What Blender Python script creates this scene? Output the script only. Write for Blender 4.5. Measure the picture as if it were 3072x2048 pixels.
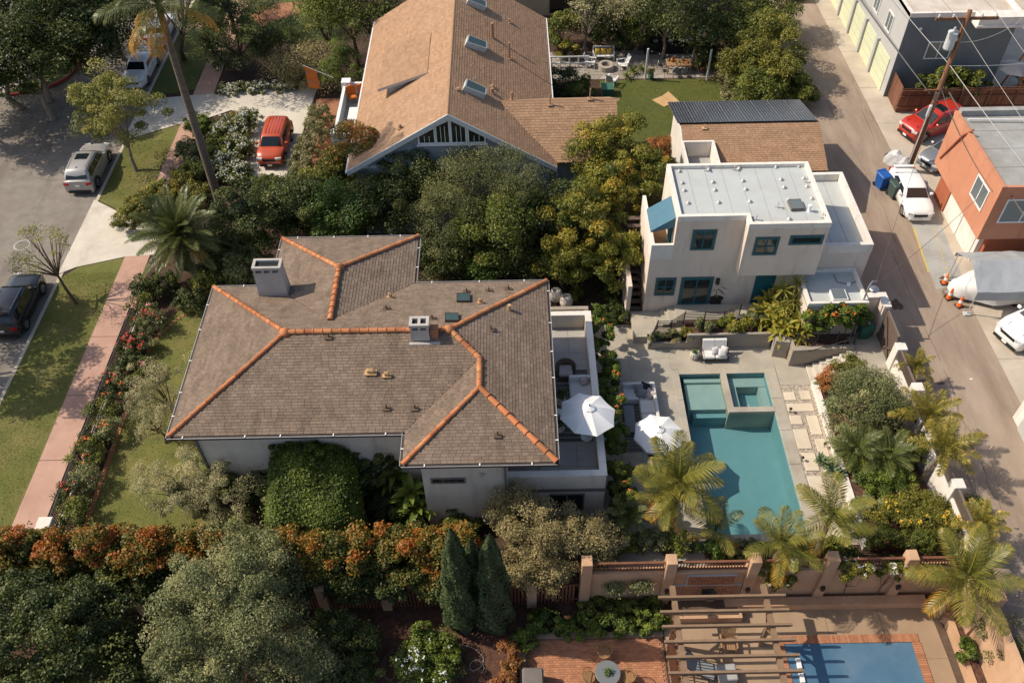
import bpy, math, random
import numpy as np
from mathutils import Vector, Matrix, Quaternion
for o in list(bpy.data.objects): bpy.data.objects.remove(o)
SC = bpy.context.scene
COL = SC.collection
rnd = random.Random(7)

# ------------------------------------------------------------ camera
CAM_H, FPX = 36.0, 2636.3
_p, _r, _y = (math.radians(a) for a in (47.672, -1.177, -0.14))
_f = Vector((math.sin(_y)*math.cos(_p), math.cos(_y)*math.cos(_p), -math.sin(_p)))
_rt = Vector((math.cos(_y), -math.sin(_y), 0)); _up = _rt.cross(_f)
RT = math.cos(_r)*_rt + math.sin(_r)*_up
UP = -math.sin(_r)*_rt + math.cos(_r)*_up
cam_data = bpy.data.cameras.new('camera')
cam = bpy.data.objects.new('camera', cam_data); COL.objects.link(cam)
cam_data.sensor_width = 36.0; cam_data.lens = FPX/3072*36.0
cam_data.clip_start = 0.5; cam_data.clip_end = 3000
cam.matrix_world = Matrix(((RT.x, UP.x, -_f.x, 0), (RT.y, UP.y, -_f.y, 0), (RT.z, UP.z, -_f.z, CAM_H), (0, 0, 0, 1)))
SC.camera = cam

# ------------------------------------------------------------ light
SHX, SHY = 1.013, -0.205                       # shadow drift per metre of height
sun_dir = Vector((SHX, SHY, -1)).normalized()
world = bpy.data.worlds.new('World'); SC.world = world; world.use_nodes = True
wn = world.node_tree.nodes; wl = world.node_tree.links
sky = wn.new('ShaderNodeTexSky'); sky.sky_type = 'NISHITA'; sky.sun_disc = False
sky.sun_elevation = math.asin(-sun_dir.z)
sky.sun_rotation = math.atan2(-sun_dir.x, -sun_dir.y)
sky.dust_density = 2.0; sky.air_density = 0.9; sky.ozone_density = 0.7
wl.new(sky.outputs[0], wn['Background'].inputs[0]); wn['Background'].inputs[1].default_value = 0.13
sl = bpy.data.lights.new('sun', 'SUN'); sl.energy = 4.2; sl.angle = math.radians(0.53); sl.color = (1.0, 0.89, 0.74)
sun = bpy.data.objects.new('sun', sl); COL.objects.link(sun); sun.location = (-40, 20, 60)
sun.rotation_euler = sun_dir.to_track_quat('-Z', 'Y').to_euler()
vs = SC.view_settings
vs.view_transform = 'Standard'; vs.look = 'None'; vs.gamma = 1.0; vs.use_curve_mapping = False; vs.exposure = 0.28

# ------------------------------------------------------------ helpers
def S(x, y, z=0.0):
    """photograph pixel (3072 wide) + known height -> place on the ground plan"""
    d = _f + RT*((x-1536)/FPX) + UP*((1024-y)/FPX)
    t = (z-CAM_H)/d.z
    return Vector((d.x*t, d.y*t, z))
def D(x, y, z=0.0): return S(x*1.306122, y*1.306122, z)

MATS = {}
def nodes_of(m): return m.node_tree.nodes, m.node_tree.links
def mat(name, c1, c2=None, rough=0.8, scale=3.0, detail=6, bump=0.0, bscale=None, metal=0.0, spec=0.3, c3=None, s3=0.25, amt3=0.6, stops=(0.35, 0.65), coat=0.0, stretch=None, tint=0.0, streak=None):
    """procedural: two colours through fine noise, a third in broad worn patches, noise relief"""
    m = bpy.data.materials.new(name); m.use_nodes = True
    n, l = nodes_of(m); b = n['Principled BSDF']
    b.inputs['Roughness'].default_value = rough; b.inputs['Metallic'].default_value = metal
    b.inputs['Specular IOR Level'].default_value = spec; b.inputs['Coat Weight'].default_value = coat
    if c2 is None: c2 = tuple(v*0.86 for v in c1)
    geo = n.new('ShaderNodeNewGeometry'); vec = geo.outputs['Position']
    if stretch:
        mp = n.new('ShaderNodeMapping'); mp.inputs['Scale'].default_value = stretch; l.new(vec, mp.inputs[0]); vec = mp.outputs[0]
    t = n.new('ShaderNodeTexNoise'); t.inputs['Scale'].default_value = scale; t.inputs['Detail'].default_value = detail; t.inputs['Roughness'].default_value = 0.62
    l.new(vec, t.inputs['Vector'])
    r = n.new('ShaderNodeValToRGB'); r.color_ramp.elements[0].position, r.color_ramp.elements[1].position = stops
    r.color_ramp.elements[0].color = (*c1, 1); r.color_ramp.elements[1].color = (*c2, 1)
    l.new(t.outputs[0], r.inputs[0]); out = r.outputs[0]
    if c3 is not None:
        t3 = n.new('ShaderNodeTexNoise'); t3.inputs['Scale'].default_value = s3; t3.inputs['Detail'].default_value = 7; t3.inputs['Roughness'].default_value = 0.68
        l.new(vec, t3.inputs['Vector'])
        r3 = n.new('ShaderNodeValToRGB'); r3.color_ramp.elements[0].position = 0.44; r3.color_ramp.elements[1].position = 0.68
        r3.color_ramp.elements[0].color = (0, 0, 0, 1); r3.color_ramp.elements[1].color = (amt3,)*3 + (1,)
        l.new(t3.outputs[0], r3.inputs[0])
        mx = n.new('ShaderNodeMixRGB'); mx.inputs[2].default_value = (*c3, 1); l.new(r3.outputs[0], mx.inputs[0]); l.new(out, mx.inputs[1]); out = mx.outputs[0]
    if streak:
        sv, sc, sa = streak; ms = n.new('ShaderNodeMapping'); ms.inputs['Scale'].default_value = sv; l.new(geo.outputs['Position'], ms.inputs[0])
        ts = n.new('ShaderNodeTexNoise'); ts.inputs['Scale'].default_value = 1.0; ts.inputs['Detail'].default_value = 5; ts.inputs['Roughness'].default_value = 0.6; l.new(ms.outputs[0], ts.inputs['Vector'])
        rs = n.new('ShaderNodeValToRGB'); rs.color_ramp.elements[0].position = 0.52; rs.color_ramp.elements[1].position = 0.74; rs.color_ramp.elements[0].color = (0, 0, 0, 1); rs.color_ramp.elements[1].color = (sa,)*3 + (1,)
        l.new(ts.outputs[0], rs.inputs[0]); m2 = n.new('ShaderNodeMixRGB'); m2.inputs[2].default_value = (*sc, 1); l.new(rs.outputs[0], m2.inputs[0]); l.new(out, m2.inputs[1]); out = m2.outputs[0]
    if tint:
        at = n.new('ShaderNodeAttribute'); at.attribute_name = 'tint'
        oi = n.new('ShaderNodeObjectInfo'); ad = n.new('ShaderNodeMath'); ad.operation = 'ADD'
        l.new(at.outputs['Fac'], ad.inputs[0]); l.new(oi.outputs['Random'], ad.inputs[1])
        fr = n.new('ShaderNodeMath'); fr.operation = 'FRACT'; l.new(ad.outputs[0], fr.inputs[0])
        mr = n.new('ShaderNodeMapRange'); mr.inputs['To Min'].default_value = 1-tint; mr.inputs['To Max'].default_value = 1+tint*0.8
        l.new(fr.outputs[0], mr.inputs['Value'])
        hs = n.new('ShaderNodeHueSaturation'); l.new(out, hs.inputs['Color']); l.new(mr.outputs[0], hs.inputs['Value']); out = hs.outputs[0]
    l.new(out, b.inputs['Base Color'])
    if bump:
        tb = n.new('ShaderNodeTexNoise'); tb.inputs['Scale'].default_value = bscale or scale*4; tb.inputs['Detail'].default_value = 5; l.new(vec, tb.inputs['Vector'])
        bp = n.new('ShaderNodeBump'); bp.inputs['Strength'].default_value = bump; bp.inputs['Distance'].default_value = 0.03
        l.new(tb.outputs[0], bp.inputs['Height']); l.new(bp.outputs[0], b.inputs['Normal'])
    MATS[name] = m
    return m
GAIN = dict(lf_dark=2.0, lf_mid=1.75, lf_thin=1.95, lf_ivy=1.6, lf_palm=1.05, lf_grass=1.0, lf_tip=1.35, lf_agave=1.1, lf_variegated=1.0, lf_straw=1.5, lf_mango=2.0, lf_jaca=1.75, lf_ginger=1.6, lf_olive=2.2, lf_silver=1.75)
def leaf(name, stops, rough=0.5, trans=0.28):
    """foliage: each leaf carries its own 'tint' that picks its green"""
    m = bpy.data.materials.new(name); m.use_nodes = True
    n, l = nodes_of(m); b = n['Principled BSDF']; b.inputs['Roughness'].default_value = rough; b.inputs['Specular IOR Level'].default_value = 0.35
    at = n.new('ShaderNodeAttribute'); at.attribute_name = 'tint'
    r = n.new('ShaderNodeValToRGB'); e = r.color_ramp.elements
    while len(e) < len(stops): e.new(0.5)
    for i, (p, c) in enumerate(stops): e[i].position = p; e[i].color = (*(min(.9, v*(1.0 if name.startswith('fl_') else GAIN.get(name, 1.45)*w_)) for v, w_ in zip(c, (1.24, 1.14, 0.92))), 1)
    l.new(at.outputs['Fac'], r.inputs[0]); l.new(r.outputs[0], b.inputs['Base Color'])
    tr = n.new('ShaderNodeBsdfTranslucent'); l.new(r.outputs[0], tr.inputs[0])
    mx = n.new('ShaderNodeMixShader'); mx.inputs[0].default_value = trans
    l.new(b.outputs[0], mx.inputs[1]); l.new(tr.outputs[0], mx.inputs[2]); l.new(mx.outputs[0], n['Material Output'].inputs[0])
    MATS[name] = m
    return m
def glass_mat(name, col, rough=0.06):
    m = bpy.data.materials.new(name); m.use_nodes = True
    n, l = nodes_of(m); b = n['Principled BSDF']; b.inputs['Base Color'].default_value = (*col, 1); b.inputs['Roughness'].default_value = rough
    b.inputs['Specular IOR Level'].default_value = 0.7
    t = n.new('ShaderNodeTexNoise'); t.inputs['Scale'].default_value = 1.5
    bp = n.new('ShaderNodeBump'); bp.inputs['Strength'].default_value = 0.04; l.new(t.outputs[0], bp.inputs['Height']); l.new(bp.outputs[0], b.inputs['Normal'])
    MATS[name] = m
    return m

def tagk(o, kind): o['kind'] = kind; return o
def tag(o, label, cat, group=None):
    o['label'] = label; o['category'] = cat
    if group: o['group'] = group
    return o
def thing(name, label, cat, loc=(0, 0, 0), rz=0.0, group=None, kind=None):
    o = bpy.data.objects.new(name, None); COL.objects.link(o); o.empty_display_size = 0.2
    o.location = loc; o.rotation_euler = (0, 0, rz)
    if kind: o['kind'] = kind
    else: tag(o, label, cat, group)
    return o
def wloc(o):
    v = Vector((0, 0, 0))
    while o is not None: v += o.location; o = o.parent
    return v
class MB:
    def __init__(self): self.v = []; self.f = []; self.t = []; self.cur = 0.5
    def add(self, vs, fs):
        n = len(self.v); self.v += [tuple(p) for p in vs]
        for f in fs: self.f.append([i+n for i in f]); self.t.append(self.cur)
        return self
    def box(self, x0, x1, y0, y1, z0, z1):
        return self.add([(x0,y0,z0),(x1,y0,z0),(x1,y1,z0),(x0,y1,z0),(x0,y0,z1),(x1,y0,z1),(x1,y1,z1),(x0,y1,z1)],
                        [(0,3,2,1),(4,5,6,7),(0,1,5,4),(1,2,6,5),(2,3,7,6),(3,0,4,7)])
    def cbox(self, c, s, rz=0.0, m=None):
        """box of size s about centre c turned by rz (or by matrix m)"""
        R = m or Matrix.Rotation(rz, 3, 'Z'); c = Vector(c); hx, hy, hz = s[0]/2, s[1]/2, s[2]/2
        P = [c + R @ Vector(q) for q in ((-hx,-hy,-hz),(hx,-hy,-hz),(hx,hy,-hz),(-hx,hy,-hz),(-hx,-hy,hz),(hx,-hy,hz),(hx,hy,hz),(-hx,hy,hz))]
        return self.add(P, [(0,3,2,1),(4,5,6,7),(0,1,5,4),(1,2,6,5),(2,3,7,6),(3,0,4,7)])
    def bev(self, x0, x1, y0, y1, z0, z1, b=0.03):
        """box with chamfered top and vertical edges"""
        P = []
        for z, i in ((z0, 0), (z1-b, 0), (z1, b)):
            for x, y in ((x0+i+b,y0+i),(x1-i-b,y0+i),(x1-i,y0+i+b),(x1-i,y1-i-b),(x1-i-b,y1-i),(x0+i+b,y1-i),(x0+i,y1-i-b),(x0+i,y0+i+b)): P.append((x, y, z))
        F = [tuple(range(7, -1, -1)), tuple(range(16, 24))]
        for k in (0, 8):
            for i in range(8): F.append((k+i, k+(i+1) % 8, k+8+(i+1) % 8, k+8+i))
        return self.add(P, F)
    def quad(self, *p): return self.add(p, [tuple(range(len(p)))])
    def prism(self, poly, z0, z1):
        n = len(poly); a = sum(poly[i][0]*poly[(i+1) % n][1]-poly[(i+1) % n][0]*poly[i][1] for i in range(n))
        if a < 0: poly = poly[::-1]
        P = [(p[0], p[1], z0) for p in poly] + [(p[0], p[1], z1) for p in poly]
        return self.add(P, [tuple(range(n-1, -1, -1)), tuple(range(n, 2*n))] + [(i, (i+1) % n, n+(i+1) % n, n+i) for i in range(n)])
    def tube(self, pts, rs, n=8, cap=True):
        pts = [Vector(p) for p in pts]
        if not hasattr(rs, '__len__'): rs = [rs]*len(pts)
        base = len(self.v); P = []; u = None
        for i, p in enumerate(pts):
            d = (pts[min(i+1, len(pts)-1)] - pts[max(i-1, 0)]).normalized()
            if u is None: u = d.orthogonal().normalized()
            u = (u - d*u.dot(d)).normalized(); w = d.cross(u)
            for k in range(n):
                a = 2*math.pi*k/n; P.append(p + (u*math.cos(a) + w*math.sin(a))*rs[i])
        F = []
        for i in range(len(pts)-1):
            for k in range(n): F.append((i*n+k, i*n+(k+1) % n, (i+1)*n+(k+1) % n, (i+1)*n+k))
        if cap: F.append(tuple(range(n-1, -1, -1))); F.append(tuple((len(pts)-1)*n+k for k in range(n)))
        return self.add(P, F)
    def lathe(self, c, prof, n=16):
        """prof: (radius, z) from bottom to top about centre c"""
        P = []; F = []
        for r, z in prof:
            for k in range(n): a = 2*math.pi*k/n; P.append((c[0]+r*math.cos(a), c[1]+r*math.sin(a), c[2]+z))
        for i in range(len(prof)-1):
            for k in range(n): F.append((i*n+k, i*n+(k+1) % n, (i+1)*n+(k+1) % n, (i+1)*n+k))
        F.append(tuple(range(n-1, -1, -1))); F.append(tuple((len(prof)-1)*n+k for k in range(n)))
        return self.add(P, F)
    def build(self, name, m, parent=None, local=False, smooth=False, kind=None):
        off = Vector((0, 0, 0))
        if not local:
            if parent is not None: off = wloc(parent)
            else:
                a = np.array(self.v); off = Vector(((a[:,0].min()+a[:,0].max())/2, (a[:,1].min()+a[:,1].max())/2, a[:,2].min()))
        me = bpy.data.meshes.new(name)
        me.from_pydata([(p[0]-off.x, p[1]-off.y, p[2]-off.z) for p in self.v], [], self.f)
        if len(set(self.t)) > 1:
            at = me.attributes.new('tint', 'FLOAT', 'FACE'); at.data.foreach_set('value', self.t)
        if smooth: me.polygons.foreach_set('use_smooth', [True]*len(me.polygons))
        me.materials.append(MATS[m] if isinstance(m, str) else m)
        o = bpy.data.objects.new(name, me); COL.objects.link(o)
        if parent is not None: o.parent = parent
        if not local and parent is None: o.location = off
        if kind: o['kind'] = kind
        return o
def bx(name, m, parent, *a): return MB().box(*a).build(name, m, parent)
def struct(name, mb, m): return mb.build(name, m, kind='structure')
def slab(name, poly, z0, z1, m, parent=None):
    o = MB().prism(poly, z0, z1).build(name, m, parent)
    if parent is None: o['kind'] = 'structure'
    return o
def inst(src, parent, loc=None, mw=None, name=None):
    """another piece sharing the mesh of src"""
    o = bpy.data.objects.new(name or src.name.split('.')[0], src.data); COL.objects.link(o); o.parent = parent
    if mw is not None: o.matrix_basis = mw
    if loc is not None: o.location = loc
    return o
def copy_tree(o, parent=None):
    c = o.copy(); COL.objects.link(c); c.parent = parent
    for ch in list(o.children): copy_tree(ch, c)
    return c
def frame(xd, yd, zd, loc):
    return Matrix(((xd[0], yd[0], zd[0], loc[0]), (xd[1], yd[1], zd[1], loc[1]), (xd[2], yd[2], zd[2], loc[2]), (0, 0, 0, 1)))

# ------------------------------------------------------------ materials
mat('asphalt', (0.185,0.164,0.138), (0.24,0.214,0.18), 0.92, 1.2, bump=0.25, bscale=60, c3=(0.19,0.15,0.112), s3=0.18, amt3=0.75, streak=((0.9,0.12,0.5),(0.10,0.085,0.07),0.6))
mat('alley', (0.27,0.208,0.155), (0.345,0.272,0.21), 0.92, 0.9, bump=0.25, bscale=50, c3=(0.185,0.138,0.10), s3=0.5, amt3=0.8, stretch=(1,0.22,1))
mat('concrete', (0.52,0.45,0.36), (0.43,0.37,0.295), 0.85, 0.8, bump=0.12, bscale=40, c3=(0.34,0.28,0.21), s3=0.3, amt3=0.6)
mat('deck', (0.40,0.365,0.30), (0.31,0.285,0.235), 0.75, 0.9, bump=0.08, bscale=30, c3=(0.46,0.37,0.25), s3=0.35, amt3=0.45, streak=((0.5,0.5,0.5),(0.22,0.19,0.15),0.55))
mat('pale_concrete', (0.60,0.55,0.46), (0.52,0.47,0.385), 0.85, 0.9, bump=0.1, bscale=40, c3=(0.42,0.36,0.29), s3=0.3, amt3=0.5, streak=((0.6,0.5,0.5),(0.30,0.26,0.20),0.6))
mat('board_concrete', (0.34,0.30,0.245), (0.25,0.22,0.175), 0.85, 2.0, bump=0.5, bscale=2.5, stretch=(0.4,0.4,7), c3=(0.38,0.33,0.27), s3=0.5)
mat('pink_walk', (0.44,0.27,0.198), (0.385,0.228,0.165), 0.85, 1.1, bump=0.08, bscale=40, c3=(0.52,0.33,0.25), s3=0.3, amt3=0.5, streak=((0.9,0.5,0.5),(0.28,0.15,0.11),0.5))
mat('soil', (0.075,0.042,0.028), (0.04,0.024,0.016), 0.95, 3, bump=0.8, bscale=9, c3=(0.10,0.06,0.04), s3=0.6)
mat('mulch', (0.13,0.062,0.04), (0.055,0.028,0.02), 0.95, 5, bump=0.9, bscale=14)
mat('lawn', (0.10,0.115,0.026), (0.135,0.14,0.034), 0.95, 1.2, bump=0.5, bscale=28, c3=(0.215,0.175,0.065), s3=0.42, amt3=0.75)
mat('lawn_green', (0.068,0.088,0.018), (0.09,0.105,0.024), 0.95, 2.0, bump=0.8, bscale=28, c3=(0.13,0.125,0.032), s3=0.3, amt3=0.6)
mat('red_paint', (0.42,0.055,0.03), (0.30,0.06,0.04), 0.7, 3)
mat('yellow_paint', (0.62,0.48,0.08), (0.4,0.32,0.12), 0.7, 6)
mat('shingle', (0.205,0.150,0.108), (0.168,0.121,0.087), 0.9, 1.6, bump=0.3, bscale=50, c3=(0.245,0.187,0.142), s3=0.25, amt3=0.5, tint=0.16, streak=((1.3,0.45,0.5),(0.085,0.062,0.046),0.6))
mat('shingle_tan', (0.36,0.218,0.128), (0.315,0.188,0.108), 0.9, 1.6, bump=0.3, bscale=50, c3=(0.375,0.245,0.155), s3=0.2, amt3=0.4, tint=0.13)
mat('deck_board', (0.10,0.07,0.05), (0.07,0.05,0.035), 0.9, 3)
mat('terracotta', (0.46,0.14,0.052), (0.40,0.165,0.066), 0.8, 4, c3=(0.50,0.28,0.13), s3=0.8, amt3=0.6, tint=0.25)
mat('gutter', (0.055,0.045,0.04), None, 0.6, 3)
mat('pale_metal', (0.55,0.53,0.50), None, 0.45, 3, metal=0.4)
mat('stucco', (0.62,0.545,0.45), (0.56,0.49,0.40), 0.9, 0.9, bump=0.15, bscale=60, c3=(0.50,0.43,0.345), s3=0.35, amt3=0.5, streak=((2.5,2.5,0.35),(0.36,0.30,0.235),0.6))
mat('stucco_studio', (0.70,0.595,0.49), (0.64,0.54,0.44), 0.9, 0.8, bump=0.15, bscale=60, c3=(0.56,0.47,0.38), s3=0.3, amt3=0.5, streak=((2.2,2.2,0.3),(0.42,0.345,0.27),0.6))
mat('white_wall', (0.72,0.67,0.60), (0.66,0.61,0.545), 0.85, 0.9, bump=0.08, bscale=40, c3=(0.58,0.53,0.46), s3=0.4, amt3=0.4, streak=((2.5,2.5,0.4),(0.40,0.35,0.29),0.55))
mat('chimney_stucco', (0.46,0.43,0.39), (0.40,0.37,0.335), 0.9, 1.5, bump=0.2, bscale=30, c3=(0.30,0.275,0.245), s3=0.8, amt3=0.6)
mat('taupe_band', (0.16,0.14,0.125), None, 0.8, 2)
mat('membrane', (0.45,0.475,0.462), (0.41,0.435,0.425), 0.6, 0.8, c3=(0.42,0.405,0.36), s3=0.4, amt3=0.5)
mat('membrane_grey', (0.36,0.36,0.34), (0.31,0.31,0.295), 0.7, 0.8, c3=(0.24,0.22,0.19), s3=0.4, amt3=0.6)
mat('roof_light', (0.62,0.56,0.48), (0.52,0.46,0.38), 0.75, 0.6, c3=(0.38,0.30,0.23), s3=0.35, amt3=0.7)
mat('teal_paint', (0.012,0.095,0.115), (0.016,0.115,0.135), 0.55, 3)
mat('teal_trim', (0.085,0.125,0.125), None, 0.7, 3)
mat('awning', (0.075,0.165,0.22), (0.065,0.145,0.195), 0.85, 3)
mat('grey_siding', (0.25,0.285,0.30), None, 0.8, 2, bump=0.5, bscale=3, stretch=(0.2,0.2,8))
mat('white_paint', (0.74,0.73,0.70), (0.68,0.67,0.64), 0.55, 3)
mat('fascia', (0.50,0.52,0.50), None, 0.6, 3)
mat('dark_iron', (0.035,0.03,0.027), None, 0.5, 4)
mat('dark_bronze', (0.055,0.045,0.038), (0.04,0.033,0.028), 0.5, 4)
mat('gate_brown', (0.14,0.10,0.078), (0.11,0.08,0.062), 0.7, 4, stretch=(8,8,0.5))
mat('lattice_brown', (0.17,0.135,0.11), None, 0.7, 4)
mat('pool_plaster', (0.175,0.325,0.335), (0.16,0.30,0.312), 0.7, 1.2, c3=(0.19,0.33,0.36), s3=0.5)
mat('pool_shelf', (0.36,0.43,0.40), (0.32,0.39,0.365), 0.7, 2)
mat('pool_cover', (0.062,0.142,0.225), (0.052,0.125,0.205), 0.35, 0.8, c3=(0.16,0.235,0.30), s3=0.4, amt3=0.5, spec=0.4)
mat('paver', (0.60,0.52,0.40), (0.54,0.46,0.345), 0.85, 1.5, bump=0.1, bscale=30, tint=0.06)
mat('gravel', (0.42,0.36,0.29), (0.20,0.165,0.13), 0.9, 9, bump=0.9, bscale=18, tint=0.4)
mat('brick', (0.41,0.19,0.10), (0.34,0.15,0.08), 0.85, 5, bump=0.2, bscale=40, tint=0.18)
mat('brick_joint', (0.27,0.14,0.09), None, 0.9, 6)
mat('tan_concrete', (0.36,0.255,0.165), (0.30,0.21,0.135), 0.85, 0.7, bump=0.1, bscale=30, c3=(0.25,0.17,0.11), s3=0.4, amt3=0.5)
mat('tan_stucco', (0.52,0.33,0.20), (0.46,0.285,0.17), 0.9, 1.0, bump=0.15, bscale=50, c3=(0.40,0.235,0.14), s3=0.5, amt3=0.5)
mat('pergola_wood', (0.235,0.155,0.095), (0.19,0.122,0.075), 0.75, 3, bump=0.1, bscale=20)
mat('trellis_wood', (0.20,0.085,0.045), (0.15,0.062,0.035), 0.8, 4)
mat('fence_wood', (0.20,0.085,0.045), (0.13,0.055,0.032), 0.85, 2.5, stretch=(5,5,0.6), c3=(0.26,0.135,0.085), s3=0.5, tint=0.25)
mat('teak', (0.38,0.22,0.11), (0.30,0.17,0.085), 0.7, 4)
mat('wicker', (0.16,0.105,0.065), (0.09,0.06,0.04), 0.8, 25, bump=0.6, bscale=40)
mat('rattan', (0.30,0.165,0.07), (0.22,0.12,0.05), 0.6, 12)
mat('canvas', (0.80,0.79,0.76), (0.77,0.76,0.73), 0.9, 3)
mat('cushion', (0.64,0.62,0.59), (0.60,0.58,0.55), 0.95, 3, bump=0.1, bscale=20)
mat('cushion_blush', (0.52,0.43,0.37), None, 0.95, 4)
mat('cushion_grey', (0.22,0.235,0.245), None, 0.95, 4)
mat('cushion_black', (0.03,0.03,0.033), None, 0.95, 4)
mat('cushion_yellow', (0.50,0.33,0.06), (0.44,0.28,0.05), 0.95, 4)
mat('rug', (0.12,0.105,0.09), (0.09,0.08,0.068), 0.95, 14, bump=0.3, bscale=60)
mat('rug_light', (0.30,0.28,0.25), None, 0.95, 14)
mat('terrace_tile', (0.40,0.38,0.345), (0.345,0.325,0.295), 0.75, 1.0, c3=(0.29,0.265,0.235), s3=0.5, amt3=0.4)
mat('ceramic', (0.62,0.56,0.48), (0.54,0.48,0.41), 0.5, 4)
mat('ceramic_green', (0.06,0.15,0.11), None, 0.35, 4)
mat('clay_pot', (0.36,0.15,0.075), None, 0.8, 4)
mat('bark', (0.13,0.095,0.065), (0.07,0.05,0.035), 0.95, 5, bump=0.7, bscale=16, stretch=(3,3,0.7))
mat('bark_pale', (0.30,0.24,0.18), (0.20,0.155,0.115), 0.95, 4, bump=0.5, bscale=14)
mat('palm_bark', (0.19,0.15,0.115), (0.115,0.088,0.066), 0.95, 3, bump=0.7, bscale=6, stretch=(0.6,0.6,5))
mat('pole_wood', (0.24,0.115,0.055), (0.15,0.075,0.04), 0.9, 3, bump=0.5, bscale=10, stretch=(6,6,0.4))
mat('transformer', (0.52,0.54,0.53), None, 0.4, 3)
mat('wire', (0.10,0.095,0.09), None, 0.6, 3)
mat('wire_pale', (0.45,0.43,0.40), None, 0.6, 3)
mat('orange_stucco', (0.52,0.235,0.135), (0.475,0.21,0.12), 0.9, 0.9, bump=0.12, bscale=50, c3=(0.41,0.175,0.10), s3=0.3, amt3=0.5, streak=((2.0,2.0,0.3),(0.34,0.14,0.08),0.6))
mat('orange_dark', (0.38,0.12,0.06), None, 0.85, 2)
mat('orange_metal', (0.50,0.15,0.04), None, 0.7, 3)
mat('blue_grey_stucco', (0.15,0.17,0.172), (0.125,0.145,0.15), 0.9, 0.8, bump=0.12, bscale=50, c3=(0.18,0.195,0.195), s3=0.3, amt3=0.6)
mat('pale_grey_stucco', (0.44,0.435,0.415), (0.40,0.395,0.375), 0.9, 0.9, bump=0.1, bscale=50)
mat('pale_green_door', (0.60,0.62,0.42), (0.55,0.57,0.385), 0.6, 1.5)
mat('yellow_stucco', (0.47,0.385,0.245), None, 0.9, 1)
mat('cardboard', (0.52,0.335,0.165), (0.46,0.29,0.14), 0.85, 3)
mat('tyre', (0.02,0.02,0.02), None, 0.85, 8)
mat('rim', (0.35,0.35,0.36), None, 0.35, 4, metal=0.8)
mat('black_plastic', (0.018,0.018,0.019), None, 0.5, 5)
mat('bin_green', (0.016,0.105,0.075), None, 0.45, 4)
mat('bin_blue', (0.02,0.10,0.36), None, 0.45, 4)
mat('bin_olive', (0.055,0.085,0.075), None, 0.5, 4)
mat('cone_orange', (0.85,0.16,0.02), None, 0.55, 4)
mat('tarp_grey', (0.36,0.38,0.39), (0.32,0.335,0.345), 0.5, 2, bump=0.5, bscale=1.5)
mat('tarp_white', (0.72,0.71,0.68), (0.64,0.63,0.60), 0.6, 1.5, bump=0.8, bscale=2.0)
mat('stone', (0.36,0.32,0.27), (0.27,0.235,0.195), 0.9, 3, bump=0.3, bscale=14, tint=0.2)
mat('steel', (0.40,0.42,0.43), None, 0.3, 4, metal=0.8)
mat('solar', (0.012,0.014,0.022), (0.018,0.02,0.03), 0.15, 2, spec=0.6)
mat('solar_line', (0.35,0.36,0.38), None, 0.4, 4)
mat('lamp_red', (0.45,0.01,0.008), None, 0.25, 4)
mat('lamp_clear', (0.62,0.63,0.62), None, 0.15, 4)
mat('hose', (0.42,0.36,0.28), None, 0.6, 4)
mat('flag_orange', (0.62,0.17,0.03), (0.56,0.14,0.02), 0.9, 3)
mat('paper', (0.75,0.73,0.68), None, 0.8, 4)
mat('stain', (0.085,0.055,0.035), (0.12,0.085,0.06), 0.9, 4)
mat('silver_cover', (0.5,0.5,0.5), None, 0.4, 3)
for nm, c in dict(paint_silver=(0.42,0.40,0.37), paint_white=(0.78,0.78,0.76), paint_black=(0.012,0.013,0.014), paint_orange=(0.44,0.065,0.016), paint_red=(0.44,0.028,0.014), paint_grey=(0.22,0.23,0.24), paint_dark=(0.05,0.04,0.035)).items():
    mat(nm, c, tuple(v*0.97 for v in c), 0.28, 2, spec=0.5, coat=0.6, metal=0.35 if nm in ('paint_silver','paint_grey') else 0.0)
glass_mat('glass_dark', (0.012,0.016,0.018)); glass_mat('glass_house', (0.018,0.026,0.028), 0.04); glass_mat('glass_teal', (0.03,0.06,0.058), 0.45); glass_mat('glass_table', (0.16,0.17,0.165), 0.15); glass_mat('glass_pale', (0.13,0.155,0.155), 0.15)
# water: tinted clear surface with a mirror skin
wm = bpy.data.materials.new('water'); wm.use_nodes = True; n, l = nodes_of(wm)
n.remove(n['Principled BSDF']); tr = n.new('ShaderNodeBsdfTransparent'); tr.inputs[0].default_value = (0.80,0.92,0.93,1)
gl = n.new('ShaderNodeBsdfGlossy'); gl.inputs['Roughness'].default_value = 0.03; fr = n.new('ShaderNodeFresnel'); fr.inputs[0].default_value = 1.33
tn = n.new('ShaderNodeTexNoise'); tn.inputs['Scale'].default_value = 2.2; tn.inputs['Detail'].default_value = 3
bp = n.new('ShaderNodeBump'); bp.inputs['Strength'].default_value = 0.16; l.new(tn.outputs[0], bp.inputs['Height']); l.new(bp.outputs[0], gl.inputs['Normal'])
mx = n.new('ShaderNodeMixShader'); l.new(fr.outputs[0], mx.inputs[0]); l.new(tr.outputs[0], mx.inputs[1]); l.new(gl.outputs[0], mx.inputs[2]); l.new(mx.outputs[0], n['Material Output'].inputs[0])
MATS['water'] = wm
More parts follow.
